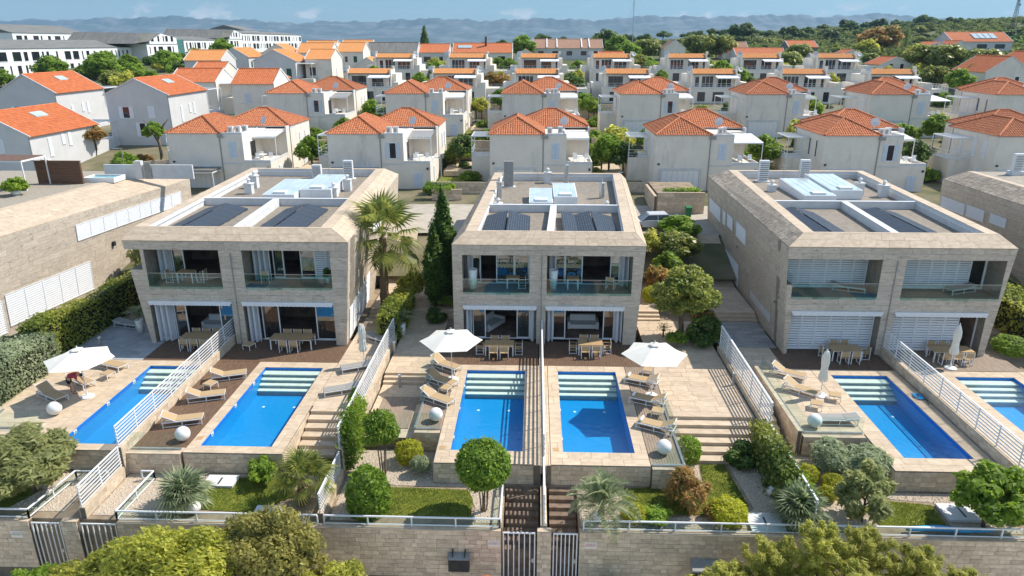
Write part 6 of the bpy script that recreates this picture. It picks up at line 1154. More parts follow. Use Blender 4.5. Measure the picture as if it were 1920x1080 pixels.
# garden walls and planters between the villas and the first row
def gwall(lab, x0, y0, z0, L, H, rz=0, th=.25, seed=1, mat=None): return low_wall(lab, x0, y0, z0, L, H, rz, th, seed, mat, w=1.0, h=.4, group='stone walls round the rear gardens')
gwall('stone planter wall behind the right villa, below the round brown shrub', 12.1, 68.6, 3.0, 4.6, 2.1, seed=501); gwall('stone side of the planter behind the right villa', 11.8, 75.0, 3.0, 6.2, 1.7, -R(90), seed=502)
MB().box(12.2, 68.95, 3.0, 16.6, 75.5, 4.9).build('planter_bed', M_soil)['kind'] = 'structure'
gwall('stone planter wall with two clipped hedges behind the cypress', -10.9, 73.5, 3.0, 3.2, 1.3, seed=503); gwall('long stone wall between the second and third hip roofed houses', -11.4, 92, 4.6, 6.4, 2.4, seed=504); gwall('stone wall between the third and fourth hip roofed houses', 7.5, 95.0, 4.8, 5.8, 2.2, seed=505); gwall('stone wall between the first and second hip roofed houses', -29.2, 92, 4.6, 6.2, 2.4, seed=506)
gwall('pale stone wall stepping down beside the first hip roofed house', -47.5, 82, 3.6, 6.5, 2.0, R(32), seed=507); gwall('stone wall in the second row of gardens, under the terrace houses', -10.5, 124, 6.4, 6, 2.6, seed=508); gwall('stone wall between the third and fourth houses of the second row', 7.4, 124, 6.4, 6, 2.6, seed=509); gwall('low stone wall before the third hip roofed house', -11.2, 76, 3.3, 6.0, 1.3, seed=510); gwall('low stone wall right of the third hip roofed house', 7.0, 77, 3.3, 5.4, 1.2, seed=511); gwall('stone wall between the fourth and fifth hip roofed houses', 25.2, 93, 4.7, 5.5, 2.2, seed=512)
for y0, z0, lb in ((86, 3.95, 'sunlit'), (112, 6.25, 'upper')):
    for x, nm in ((-29.5, 'first and second'), (-11.6, 'second and third'), (7.0, 'third and fourth'), (25.3, 'fourth and fifth')): lawn([(x + .3, y0 - 6), (x + 5.5, y0 - 6), (x + 5.5, y0 - .5), (x + .3, y0 - .5)], z0 - .02 if y0 > 100 else z0 - .2, 900, int(x) + 77)
# rear terrace of the far left villa: pots, pergola, screens
t = thing('roof_pergola', 'white pergola frame on the flank villa roof, at the left edge', 'pergola', (-46.5, 55.5, 7.6)); pergola(t, 0, 0, 5.2, 3.0, 0, 2.3, 4, M_brownpan, M_white)
t = thing('cladding_screen', 'dark brown clad screen on the flank villa roof', 'screen', (-42.4, 58.5, 7.6))
for i in range(9): MB().box(0, 0, .22 * i, 3.9, .2, .22 * i + .205).build('board', M_brownpan, t)
MB().box(.5, .1, 1.98, 1.2, .5, 2.05).build('lamp_shade', M_white, t)
t = thing('roof_wall', 'white pillared parapet wall on the flank villa roof', 'wall', (-38.4, 61.6, 7.5)); MB().box(0, 0, 0, 8.0, .2, 1.25).build('panel', M_parapet, t); MB().box(2.9, -.2, 0, 3.5, .25, 1.6).build('pillar', M_render2, t); MB().box(3.7, -.12, 0, 4.3, -.01, 1.5).build('trellis', M_grey, t)
t = thing('plunge_pool', 'small plunge pool with a white rim on the flank villa roof', 'plunge pool', (-39.0, 59.2, 7.58)); MB().box(0, 0, 0, 2.8, .12, .42).box(0, 1.7, 0, 2.8, 1.82, .42).box(0, .12, 0, .12, 1.7, .42).box(2.68, .12, 0, 2.8, 1.7, .42).build('rim', M_white, t); MB().face((.12, .12, .3), (2.68, .12, .3), (2.68, 1.7, .3), (.12, 1.7, .3)).build('water', nmat('still plunge water', (.20, .42, .46), .08, var=.1), t)
# masts
t = thing('radio_mast', 'thin guyed radio mast on the hill, right of centre', 'mast', V(1185, 85, 330)[:2] + (14.5,)); m = MB(); m.tube([(0, 0, 0), (0, 0, 30)], .16, 5); m.build('pole', M_metal, t)
for a in range(3): MB().bar((0, 0, 22), (9 * math.cos(a * 2.1), 9 * math.sin(a * 2.1), 0), .03).build('guy_wire', M_metal, t)
t = thing('lattice_mast', 'dark lattice mast cut by the top right corner', 'mast', V(1902, 40, 420)[:2] + (26,))
for i in range(4): a = math.pi / 2 * i + .78; MB().bar((1.5 * math.cos(a), 1.5 * math.sin(a), 0), (.4 * math.cos(a), .4 * math.sin(a), 18), .13).build('leg', M_dark, t)
m = MB()
for j in range(12):
    r0, r1 = 1.5 - 1.1 * j / 12, 1.5 - 1.1 * (j + 1) / 12
    for i in range(4): a, b = math.pi / 2 * i + .78, math.pi / 2 * (i + 1) + .78; m.bar((r0 * math.cos(a), r0 * math.sin(a), 1.5 * j), (r1 * math.cos(b), r1 * math.sin(b), 1.5 * j + 1.5), .06)
stuff(m.build('bracing', M_dark, t)); MB().bar((0, 0, 17), (0, 0, 21), .1).lathe([(.5, 0), (.5, .9)], 8, (.8, -.5, 12)).build('antenna', M_grey, t)
t = thing('tarpaulin_roll', 'rolled blue tarpaulin behind the rail above the pines, right', 'tarpaulin', (18.3, 25.95, -1.02)); MB().tube([(-2.0, 0, .1), (-.7, .05, .12), (.4, -.03, .1), (1.7, .03, .09)], [.10, .14, .12, .08], 8).build('roll', M_tarp, t); MB().tube([(-.72, .05, .0), (-.72, .05, .27)], .02).build('tie', M_grey, t)
t = thing('parasol_tip', 'orange parasol just peeping over the bottom edge before the wall', 'parasol', (-1.9, 23.6, -4.55), 0); MB().lathe([(1.1, 1.75), (.55, 2.0), (.05, 2.2)], 8).build('canopy', nmat('orange parasol', (.62, .14, .03), .8, var=.05), t); MB().tube([(0, 0, 0), (0, 0, 2.2)], .03).build('pole', M_alu, t)

def sofa(lab, x, y, rz, z=.05):
    t = thing('white_sofa', lab, 'sofa', (x, y, z), R(rz), 'pale sofas inside the villas'); MB().box(-.9, -.45, .12, .9, .4, .42).build('seat', M_wht, t); MB().box(-.9, .4, .12, .9, .62, .85).build('backrest', M_wht, t)
    for s in (-1, 1): MB().box(min(s * .901, s * 1.08), -.45, .08, max(s * .901, s * 1.08), .62, .6).build('armrest', M_wht, t)
    for sx_ in (-.8, .8):
        for sy_ in (-.35, .5): MB().box(sx_ - .03, sy_ - .03, 0, sx_ + .03, sy_ + .03, .119).build('leg', M_dark, t)
sofa('pale sofa inside the right room of the middle villa', 3.5, 46.0, 0); sofa('pale sofa inside the left room of the middle villa', -2.9, 45.9, 60); sofa('pale sofa inside the left room of the left villa', -22.0, 45.2, 0)

t = thing('pool_hose', 'coiled blue pool hose on the paving right of the deep blue pool', 'hose', (21.9, 36.4, .0)); m = MB()
m.tube([(.28 * math.cos(a * .5) * (1 - a * .012), .42 * math.sin(a * .5) * (1 - a * .012), .03 + .012 * (a % 12) / 2) for a in range(40)], .028, 6); m.build('coil', M_tarp, t); MB().tube([(.2, -.1, .03), (.24, -.5, .03), (.1, -.9, .03)], .02, 6).build('nozzle', M_dark, t)
# ---------------------------------------------------------------- trees and shrubs
CR = {}
CR['round'] = leaf_mesh('crown_round', blobs(1, 1, .85, 26, 1, 0, (.26, .42)), 2600, .15, L_grn, 1)
CR['laurel'] = leaf_mesh('crown_laurel', blobs(1, 1, .8, 30, 2, 0, (.22, .38)), 3000, .13, L_laur, 2)
CR['dark'] = leaf_mesh('crown_dark', blobs(1, 1, .9, 24, 3, 0, (.26, .42)), 2400, .14, L_dark, 3)
CR['olive'] = leaf_mesh('crown_olive', blobs(1, 1, .9, 30, 4, 0, (.18, .34)), 2600, .11, L_oliv, 4, asp=3)
CR['gold'] = leaf_mesh('crown_gold', blobs(1, 1, .85, 26, 5, 0, (.24, .4)), 2400, .13, L_yel, 5)
CR['brown'] = leaf_mesh('crown_brown', blobs(1, 1, .7, 24, 6, 0, (.24, .4)), 2200, .13, L_red, 6)
CR['low'] = leaf_mesh('crown_low', blobs(1, 1, .8, 22, 7, 0, (.25, .42), low=-.2), 1500, .17, L_grn, 7)
CR['hedgeball'] = leaf_mesh('clipped_ball', [(0, 0, 0, 1, 1, 1)], 3400, .10, L_topi, 8, shell=.82, up=.2)
CR['goldball'] = leaf_mesh('clipped_gold_ball', [(0, 0, 0, 1, 1, .85)], 2600, .11, L_gold, 9, shell=.8, up=.2)
CR['greyball'] = leaf_mesh('grey_bush', blobs(1, 1, .8, 40, 10, 0, (.25, .4), low=-.2), 6000, .09, L_grey, 10, asp=3.4, shell=.5)
CR['scrub'] = leaf_mesh('scrub_crown', blobs(1, 1, .75, 16, 11, 0, (.28, .46), low=-.3), 1100, .19, L_scr, 11)
CR['pinefar'] = leaf_mesh('pine_crown', blobs(1, 1, .55, 14, 12, 0, (.24, .42), low=-.2), 1100, .18, L_pine, 12)
CR['pinefar2'] = leaf_mesh('pine_crown', blobs(1, .9, .8, 12, 13, 0, (.22, .40), low=-.4), 1000, .18, L_pine, 13)
CR['darkfar'] = leaf_mesh('oak_crown', blobs(1, 1, .8, 16, 14, 0, (.28, .44), low=-.4), 1200, .18, L_dark, 14)
def trunk_mesh(h, r, seed, limbs=4, multi=1, spread=.5):
    rg = random.Random(seed); m = MB()
    for k in range(multi):
        a = rg.uniform(0, 6.28); s = spread * .55 if multi > 1 else .08; b0 = (.12 * math.cos(a) * (multi > 1), .12 * math.sin(a) * (multi > 1), -.1); top = (s * math.cos(a) * h, s * math.sin(a) * h, h)
        mid = tuple((b0[i] + top[i]) / 2 + rg.uniform(-.05, .05) * h for i in range(3)); rr = r / (multi ** .5); m.tube([b0, mid, top], [rr, rr * .8, rr * .6], 7)
        for q in range(limbs):
            b = rg.uniform(0, 6.28); st = Vector(mid).lerp(Vector(top), rg.uniform(.4, 1)); e = st + Vector((math.cos(b) * spread * h * .8, math.sin(b) * spread * h * .8, h * rg.uniform(.3, .6))); m.tube([st, (st + e) / 2 + Vector((0, 0, .05 * h)), e], [rr * .5, rr * .35, rr * .12], 5)
    return m.mesh('trunk', M_bark, True)
TR = {'a': trunk_mesh(1, .075, 1), 'b': trunk_mesh(1, .06, 2, 3), 'multi': trunk_mesh(1, .10, 3, 1, 6, .42)}
def tree(name, lab, cat, loc, crown, rx, rz, h, tr='a', group=None, rot=None, ry=None, tw=1.0):
    """h: height of the crown's middle"""
    t = thing(name, lab, cat, loc, 0, group); c = link('crown', CR[crown] if isinstance(crown, str) else crown, t); c.location = (0, 0, h); c.scale = (rx, ry or rx, rz); c.rotation_euler = (0, 0, rnd.uniform(0, 6.28) if rot is None else rot)
    if tr:
        k = link('trunk', TR[tr], t); s = max(.15, h - rz * (.25 if tr != 'multi' else .7)); k.scale = (s * tw, s * tw, s); k.rotation_euler = (0, 0, rnd.uniform(0, 6.28))
    return t
def bush(lab, loc, crown, rx, rz, cat='shrub', name='shrub', group=None, ry=None, mat=None):
    return tree(name, lab, cat, loc, crown, rx, rz, rz * .82, 'b', group, None, ry)
# clipped shapes in the middle gardens
bt = leaf_mesh('clipped_crown', [(0, 0, 0, 1, 1, 1.0)], 9000, .085, L_topi, 21, shell=.84, up=.2)
tree('clipped_tree', 'big round clipped tree on many stems in front of the blue pool, centre', 'tree', (-2.15, 26.9, Z), bt, 1.12, 1.05, 2.45, 'multi', 'clipped round trees', tw=.55)
tree('clipped_tree', 'round clipped tree on three stems left of the golden clipped shrub', 'tree', (-7.3, 29.6, Z), leaf_mesh('loose_clipped_crown', blobs(1, 1, 1.1, 30, 22, 0, (.30, .44)), 7000, .10, L_topi, 22, up=.2), .95, .95, 2.6, 'multi', 'clipped round trees', tw=.5)
bush('tall rounded clipped shrub behind the railing, left of the middle lawn', (-7.35, 26.7, Z), leaf_mesh('clipped_shrub', [(0, 0, 0, 1, 1, 1.1), (0, .1, -.5, .95, .95, .8)], 8000, .10, L_topi, 23, shell=.82, up=.2), .95, 1.15, group='clipped shrubs')
bush('golden green clipped shrub on the gravel behind the round clipped trees', (-6.2, 30.7, Z), 'goldball', .68, .72, group='clipped shrubs'); bush('grey green clipped shrub on the gravel, left of the pool wall', (-5.45, 29.7, Z), 'greyball', .5, .62, group='clipped shrubs')
bush('long rounded green hedge shrub on the left lawn, under the pool wall', (-13.0, 28.9, Z), 'low', 1.1, .72, group='clipped shrubs', ry=.7)
bush('round dark green shrub at the foot of the stone steps, right of the ball lamp', (7.95, 31.3, Z), 'hedgeball', .62, .75, group='clipped shrubs'); bush('dark shrub beside the lawn below the wide stone steps', (10.6, 31.0, Z), 'dark', 1.0, .7)
bush('yellow green clipped ball by the fence, upper of three', (13.4, 29.7, Z), 'goldball', .50, .5, group='golden balls in the right garden'); bush('yellow green clipped ball right of the other two by the fence', (14.35, 29.0, Z), 'goldball', .52, .48, group='golden balls in the right garden'); bush('yellow green clipped ball by the fence, lowest of three', (13.75, 28.2, Z), 'goldball', .42, .42, group='golden balls in the right garden')
gb = leaf_mesh('feathery_bush', blobs(1, 1, .8, 44, 31, 0, (.25, .42), low=-.2), 14000, .075, L_grey, 31, asp=4, shell=.45, up=.8)
bush('left one of two big grey green bushes in front of the right pool', (14.95, 30.6, Z), gb, 1.1, .95, group='grey bushes before the right pool'); bush('right one of two big grey green bushes in front of the right pool', (16.3, 30.2, Z), gb, 1.15, .98, group='grey bushes before the right pool')
bush('golden shrub behind the railing beside the slotted hatch', (8.75, 26.5, Z), 'goldball', .80, .62); bush('small golden shrub behind the railing left of the red leaved shrub', (4.6, 26.45, Z), 'goldball', .55, .42); bush('low green shrub behind the railing, right of the feathery palm', (5.6, 26.3, Z), 'low', .7, .42)
bush('red and yellow leaved shrub behind the railing, right of the lawn', (7.1, 27.3, Z), leaf_mesh('red_shrub', blobs(1, 1, .9, 60, 32, 0, (.14, .28), low=-.4), 5200, .07, L_red, 32, asp=3.6, shell=.1), 1.35, 1.2, ry=1.1); bush('spiky young red shoots beside the red leaved shrub', (8.05, 26.6, Z), 'brown', .45, .5)
# climbers on fences
def climber(lab, x, y0, y1, z0, z1, mesh):
    t = thing('climbing_plant', lab, 'climber', (x, (y0 + y1) / 2, z0), 0, 'climbers on the fences'); c = link('foliage', mesh, t); MB().tube([(0, -.3, -.3 if z0 > -1 else 0), (0.02, 0, (z1 - z0) * .5), (0, .3, z1 - z0)], .03).build('stem', M_bark, t)
climber('bright green climber hanging over the second fence', -9.05, 29.6, 32.6, -.9, 1.9, boxleaves('climber_leaves', .7, 3.2, 2.5, 4200, .11, L_grn, 3, .2)); climber('large leaved green climber on the fence right of the lawn', 11.7, 28.0, 31.6, Z, 1.4, boxleaves('climber_leaves', .9, 4.6, 2.1, 5000, .14, L_laur, 4, .22)); climber('green climber at the foot of the fence, left of the cordyline', 12.0, 26.3, 28.2, Z, .6, boxleaves('climber_leaves', .9, 2.2, 1.6, 2500, .13, L_grn, 5, .2))
# hedges
def hedge(lab, x, y, z, lx, ly, lz, n, mat, size=.12, rz=0, seed=1):
    t = thing('hedge', lab, 'hedge', (x, y, z), R(rz), 'clipped hedges'); link('foliage', boxleaves('hedge_leaves', lx, ly, lz, n, size, mat, seed), t); MB().box(-lx / 2 + .15, -ly / 2 + .15, 0, lx / 2 - .15, ly / 2 - .15, lz - .2).build('dark_core', M_hedgecore, t); return t  # solid dark core blocks the view through; inner shade put into its colour
M_hedgecore = nmat('hedge inside', (.018, .024, .008), .95, var=.3)
hedge('tall straight hedge behind the shaded patio, left of the left villa', -30.6, 48.2, 0, 1.3, 12.5, 2.5, 9000, L_hedge, .12, 0, 11)
hedge('bushy hedge corner in front of the straight hedge, far left', -30.9, 40.6, 0, 1.5, 3.4, 2.7, 5000, L_hedge, .12, 0, 12); hedge('grey green shaggy hedge above the short slatted fence, far left', -31.0, 36.3, 0, 3.4, 5.4, 2.2, 9000, L_grey, .11, 0, 13)
hedge('clipped hedge along the fence between the left and middle villas', -9.65, 46.3, -.05, 1.5, 5.6, 1.9, 5200, L_hedge, .12, -2, 14); hedge('hedge beyond the right villa, under the neighbouring flank', 34.4, 49, 0, 3.4, 10, 2.3, 7000, L_hedge, .14, 0, 15); bush('round dark clipped shrub on the gravel beyond the right dining table', (31.0, 42.8, 0), 'hedgeball', 1.1, .6, group='clipped shrubs')
hedge('upper one of two clipped hedges behind the cypress', -10.2, 76.0, 3.4, 3.2, 1.4, 1.1, 1600, L_grn, .13, 0, 16); hedge('lower one of two clipped hedges behind the cypress', -10.3, 73.9, 3.9, 3.0, .9, .6, 1000, L_grn, .13, 0, 17); hedge('low green ground cover in the planter behind the right villa', 14.7, 70.2, 4.9, 3.4, 1.0, .3, 900, L_grn, .12, 0, 18)
# the tall fan palm and its smaller kin
def fan_frond(n=22, L=.95, pet=.85, droop=.5, mat=None, w=.045, seed=0):
    rg = random.Random(seed); v = []; f = []; t = []
    v += [(0, -.02, 0), (0, .02, 0), (pet, .014, .10 * pet), (pet, -.014, .10 * pet)]; f.append((0, 1, 2, 3)); t += [.7] * 4
    for i in range(n):
        a = R(-125 + 250 * i / (n - 1)); l = L * (1 - .25 * abs(a) / 2.2) * rg.uniform(.9, 1.08); c, s_ = math.cos(a), math.sin(a); k = len(v); z0 = .1 * pet; q = rg.uniform(.0, 1)
        p0 = (pet, 0, z0); m1 = (pet + c * l * .55, s_ * l * .55, z0 + .10 - .06 * droop); e = (pet + c * l, s_ * l, z0 - droop * l * rg.uniform(.4, .75)); px, py = -s_ * w, c * w
        v += [p0, (m1[0] + px, m1[1] + py, m1[2] + .01), e, (m1[0] - px, m1[1] - py, m1[2] - .02)]; f.append((k, k + 1, k + 2, k + 3)); t += [q] * 4
    me = bpy.data.meshes.new('fan_frond'); me.from_pydata(v, [], f); me.materials.append(mat or L_palm); at = me.attributes.new('tint', 'FLOAT', 'POINT'); at.data.foreach_set('value', t); return me
def feather_frond(L=1.7, n=26, arch=.55, mat=None, ll=.42, seed=0):
    rg = random.Random(seed); v = []; f = []; t = []; P = lambda u: Vector((L * (u - .18 * u * u), 0, L * arch * (1.5 * u - 1.75 * u * u)))
    for i in range(8): a, b = P(i / 8), P((i + 1) / 8); k = len(v); v += [(a.x, -.015, a.z), (a.x, .015, a.z), (b.x, .012, b.z), (b.x, -.012, b.z)]; f.append((k, k + 1, k + 2, k + 3)); t += [.8] * 4
    for i in range(n):
        u = .12 + .88 * i / (n - 1); p = P(u); l = ll * math.sin(math.pi * min(1, .2 + .75 * u)) + .08
        for s in (-1, 1): k = len(v); q = rg.random(); e = p + Vector((l * .55, s * l * .75, l * rg.uniform(.1, .45))); m = (p + e) / 2 + Vector((0, 0, .05)); v += [tuple(p), (m.x + .03, m.y, m.z), tuple(e), (m.x - .03, m.y, m.z)]; f.append((k, k + 1, k + 2, k + 3)); t += [q] * 4
    me = bpy.data.meshes.new('feather_frond'); me.from_pydata(v, [], f); me.materials.append(mat or L_palmb); at = me.attributes.new('tint', 'FLOAT', 'POINT'); at.data.foreach_set('value', t); return me
def palm(lab, loc, h, r, fr, n, s, lo=-55, hi=75, lean=(0, 0), skirt=0, seed=0, group=None):
    rg = random.Random(seed); t = thing('palm_tree', lab, 'palm', loc, 0, group); top = (lean[0], lean[1], h); m = MB(); k = 12
    pts = [(lean[0] * (i / k) ** 1.5, lean[1] * (i / k) ** 1.5, h * i / k) for i in range(k + 1)]; m.tube(pts, [r * (1.15 if i % 2 else .95) * (1.25 - .3 * i / k) for i in range(k + 1)], 10); m.build('trunk', M_palmbark, t)
    for i in range(n):
        a = i * 2.39996 + rg.uniform(-.2, .2); el = R(lo + (hi - lo) * ((i + .5) / n) ** .8); o = link('frond', fr[i % len(fr)], t); sc = s * rg.uniform(.85, 1.12)
        o.matrix_local = Matrix.Translation(top) @ Matrix.Rotation(a, 4, 'Z') @ Matrix.Rotation(-el, 4, 'Y') @ Matrix.Rotation(rg.uniform(-.3, .3), 4, 'X') @ Matrix.Scale(sc, 4)
    for i in range(skirt):
        a = rg.uniform(0, 6.28); o = link('dry_frond', DRY, t); z = h * rg.uniform(.86, 1.0); o.matrix_local = Matrix.Translation((lean[0], lean[1], z)) @ Matrix.Rotation(a, 4, 'Z') @ Matrix.Rotation(R(rg.uniform(60, 82)), 4, 'Y') @ Matrix.Scale(s * .8, 4)
    return t
FF = [fan_frond(22, .95, 1.0, .38, None, .042, k) for k in range(3)]; FFb = [fan_frond(20, .75, .55, .25, L_palmb, .035, 10 + k) for k in range(2)]; FE = [feather_frond(seed=k) for k in range(2)]
DRY = fan_frond(16, .8, .7, .8, leafmat('dry fronds', (.16, .10, .045), (.34, .24, .12), .1), .05, 5)
palm('tall fan palm with drooping fronds between the left and middle villas', (-10.95, 48.4, -.05), 5.9, .27, FF, 25, 1.8, -48, 82, (.15, -.1), 6, 1)
palm('leaning fan palm with yellowing fronds beside the left villa lawn', (-10.6, 27.0, Z), 1.25, .14, FF, 26, .85, -35, 80, (.1, .2), 5, 2, 'small palms in the gardens'); palm('spiky low fan palm on the paving right of the left stair railing', (-15.95, 26.8, Z), .45, .12, FFb, 34, 1.15, -15, 85, (0, 0), 0, 3, 'small palms in the gardens')
palm('feathery blue green palm arching over the railing by the middle gates', (3.1, 26.35, Z), .7, .13, FE, 30, 1.15, -25, 82, (.0, -.1), 0, 4, 'small palms in the gardens'); palm('blue green spiky palm at the right end of the fence', (11.55, 26.3, Z), .55, .12, FFb, 34, 1.15, -20, 85, (.2, .1), 0, 5, 'small palms in the gardens')
palm('spiky dark cordyline at the edge of the bed beside the sunlit path', (8.9, 44.7, 0), .35, .06, [feather_frond(.8, 3, .3, L_dark, .1, 9)], 30, .9, 5, 85, (0, 0), 0, 6)
for x, y, lb, h, z in ((-9.0, 44.5, 'right of the hedge beside the shaded path', .9, -.05), (-27.2, 44.3, 'on the shaded patio, left of the left villa', .95, 0), (-26.6, 47.2, 'behind the other planter on the shaded patio', .9, 0)):
    t = planter('white tapering planter with dark fronds ' + lb, (x, y, z), h, .28)
    for i in range(14): o = link('frond', FE[0], t); o.matrix_local = Matrix.Translation((0, 0, h)) @ Matrix.Rotation(i * 2.4, 4, 'Z') @ Matrix.Rotation(-R(20 + 55 * (i / 14)), 4, 'Y') @ Matrix.Scale(.75, 4)
for x, y, z, lb in ((-4.0, 44.0, 3.61, 'left balcony of the middle villa'), (1.3, 44.0, 3.61, 'right balcony of the middle villa')): planter('tall white cylinder planter on the ' + lb, (x, y, z), 1.35, .32)
planter('small white planter on the right balcony of the left villa', (-13.5, 43.6, 4.04), .6, .25, None, CR['dark'], .4)
for x, y, r_, lb, cr_ in ((-42.9, 52.5, .62, 'big pale planter with an olive bush on the flank villa roof', 'olive'), (-41.0, 53.8, .4, 'low pot with a bright green bush on the flank villa roof', 'low'), (-43.3, 49.5, .4, 'low pot with a yellow green bush on the flank villa roof edge', 'gold'), (-44.2, 47.2, .4, 'low pot with a bush at the left end of the flank villa roof', 'gold')):
    planter(lb, (x, y, 7.6), .9 if r_ > .5 else .4, r_, None, CR[cr_], 1.2 if r_ > .5 else .95)
# cypress, magnolia and the side beds
def cyp(h, r, n, seed, mat=L_cyp, k=70):
    rg = random.Random(seed); B = []
    for i in range(k):
        u = (i + .5) / k; w = r * min(1, 2.2 * (1 - u)) ** .75 * (.55 + .45 * min(1, u * 6)); a = i * 2.4; q = rg.uniform(.25, .72); B.append((w * q * math.cos(a), w * q * math.sin(a), h * u * .93 + .3, w * .42 + .06, w * .42 + .06, h * .075))
    B += [(w_ * math.cos(a_), w_ * math.sin(a_), z_, r * .3, r * .3, h * .07) for w_, a_, z_ in ((r * rg.uniform(.6, .95), rg.uniform(0, 6.28), h * rg.uniform(.1, .7)) for _ in range(16))]
    return leaf_mesh('cypress_crown', B, n, .11, mat, seed, up=.9, asp=3.0, shell=.3)
t = thing('cypress_tree', 'tall dark cypress against the left wall of the middle villa', 'tree', (-6.9, 51.5, .4)); link('crown', cyp(8.6, 1.12, 20000, 5), t); MB().tube([(0, 0, -.3), (0, 0, 7)], [.16, .04], 7).build('trunk', M_bark, t)
t = thing('cypress_tree', 'lower dark conifer leaning out of the tall cypress beside the middle villa', 'tree', (-7.3, 49.2, .4)); link('crown', cyp(6.2, .8, 9000, 6), t); MB().tube([(0, 0, -.3), (0, 0, 5)], [.12, .03], 7).build('trunk', M_bark, t)
tree('magnolia_tree', 'glossy magnolia tree between the middle and right villas', 'tree', (10.1, 44.3, -.1), leaf_mesh('magnolia_crown', blobs(1, 1, 1, 60, 33, 0, (.17, .3)), 13000, .075, L_laur, 33, up=.3), 2.25, 2.0, 3.5, 'a')
bush('dark shrub below the magnolia tree, beside the fence', (11.3, 43.6, 0), 'dark', 1.3, 1.2); bush('bright green shrub below the magnolia tree', (9.6, 43.3, 0), 'low', .8, .6); bush('red leaved shrub right of the magnolia tree', (11.7, 45.4, 0), 'brown', .9, 1.3); bush('dark rambling shrub behind the magnolia tree', (12.1, 57.0, 1.6), 'laurel', 2.1, 1.6); bush('bright shrub at the right wall of the middle villa', (9.6, 57.5, 2.0), 'gold', 1.3, 1.3); bush('reddish shrub beside the right wall of the middle villa', (9.6, 52.0, .6), 'brown', 1.0, 1.5); bush('second bright shrub by the right wall of the middle villa', (10.6, 54.0, .9), 'round', 1.3, 1.4); bush('tree like shrub between the two rear side paths', (11.6, 50.0, .4), 'laurel', 1.5, 1.7); bush('small lime green shrub at the rear path of the middle villa', (8.9, 50.6, .4), 'goldball', .6, .7); bush('pale flowering shrub along the street behind the middle villa', (12.8, 60.5, 2.8), 'round', 1.9, 1.1)
bush('lime green rambling shrub between the palm and the cypress', (-9.2, 50.6, .4), 'gold', 1.1, 1.4); bush('dark shrub at the foot of the cypress', (-7.0, 47.0, 0), 'dark', .9, .6); bush('small green shrub beside the dark path steps', (-6.5, 48.9, .4), 'low', .7, .5); bush('green bush in the planting strip at the left villa steps', (-9.75, 34.6, -.9), 'round', .5, 1.1); bush('straggly bush at the top of the straight hedge, against the sunlit flank wall', (-31.4, 54.5, .8), 'olive', 1.6, 2.0)
# foreground below the wall
def big(lab, loc, zc, rx, ry, rz, n, size, mat, seed, cat='shrub', k=60, name='large_shrub', asp=1.8, low=-.4, up=.4):
    return tree(name, lab, cat, loc, leaf_mesh('foreground_crown', blobs(1, 1, .8, k, seed, 0, (.13, .26), low=low), n, size, mat, seed, asp=asp, up=up, shell=.5), rx, rz, zc - loc[2], 'a', 'shrubs along the promenade', 0, ry)
big('big yellow green shrub below the wall at the lower left', (-14.0, 22.2, -4.2), -.9, 3.6, 2.2, 2.9, 42000, .036, L_yel, 41, k=120)
big('yellow green shrub joining the big one, bottom left', (-17.6, 22.0, -4.2), -1.9, 2.6, 1.9, 2.3, 20000, .042, L_yel, 42); big('olive brown shrub right of the big yellow green one', (-10.6, 23.0, -4.2), -.7, 2.5, 1.9, 3.0, 26000, .040, L_brn, 43, k=100); big('yellow green shrub at the right end of the olive brown one', (-7.9, 22.4, -4.2), -2.2, 1.9, 1.6, 2.2, 14000, .05, L_yel, 44); big('bright green shrub in the bottom left corner', (-20.6, 22.6, -4.2), -2.6, 1.9, 1.6, 1.9, 12000, .05, L_grn, 45); big('dark green shrub below the olive brown one', (-9.4, 21.2, -4.2), -2.6, 1.4, 1.2, 1.9, 9000, .06, L_grn, 46)
big('bright green bush peeping up at the bottom edge right of the gates', (3.3, 24.3, -4.2), -3.6, 1.2, .8, 1.0, 7000, .08, L_grn, 47)
def pine(lab, loc, h, r, seed, n=15000):
    t = thing('pine_tree', lab, 'pine', loc, 0, 'young pines along the promenade'); rg = random.Random(seed); B = []
    m = MB(); m.tube([(0, 0, 0), (rg.uniform(-.1, .1), 0, h * .5), (0, 0, h * .95)], [.11, .07, .02], 6)
    for i in range(52):
        u = .18 + .82 * i / 52; a = i * 2.4; rr = r * (1.12 - u) ** .8 * rg.uniform(.5, 1.2) + .12; z = h * u; e = (rr * math.cos(a), rr * math.sin(a), z + rr * .42); m.tube([(0, 0, z), e], [.028, .010], 4)
        for q in (.45, .6, .75, .9, 1.0): B.append((e[0] * q + rg.uniform(-.12, .12), e[1] * q + rg.uniform(-.12, .12), z + rr * .42 * q + rg.uniform(0, .16), .13, .13, rg.uniform(.14, .30)))
    m.build('trunk', M_bark, t); link('crown', leaf_mesh('pine_needles', B, n, .042, L_pinel, seed, up=1.1, asp=7, shell=.0), t)
for i, (x, y, h, r, lb) in enumerate(((7.6, 22.2, 3.9, 2.0, 'left one of the young pines at the lower right'), (9.4, 22.6, 4.7, 2.1, 'second of the young pines at the lower right'), (11.0, 22.3, 5.6, 2.3, 'tallest of the young pines at the lower right'), (12.9, 22.7, 5.2, 2.3, 'fourth of the young pines at the lower right'), (14.8, 22.2, 4.8, 2.2, 'fifth of the young pines at the lower right'), (12.0, 20.8, 4.8, 2.2, 'nearest young pine at the bottom edge'), (9.6, 20.8, 4.3, 2.0, 'short young pine at the bottom edge'), (16.2, 21.6, 4.4, 1.8, 'rightmost young pine at the lower right'))): pine(lb, (x, y, -4.2), h, r, 60 + i)
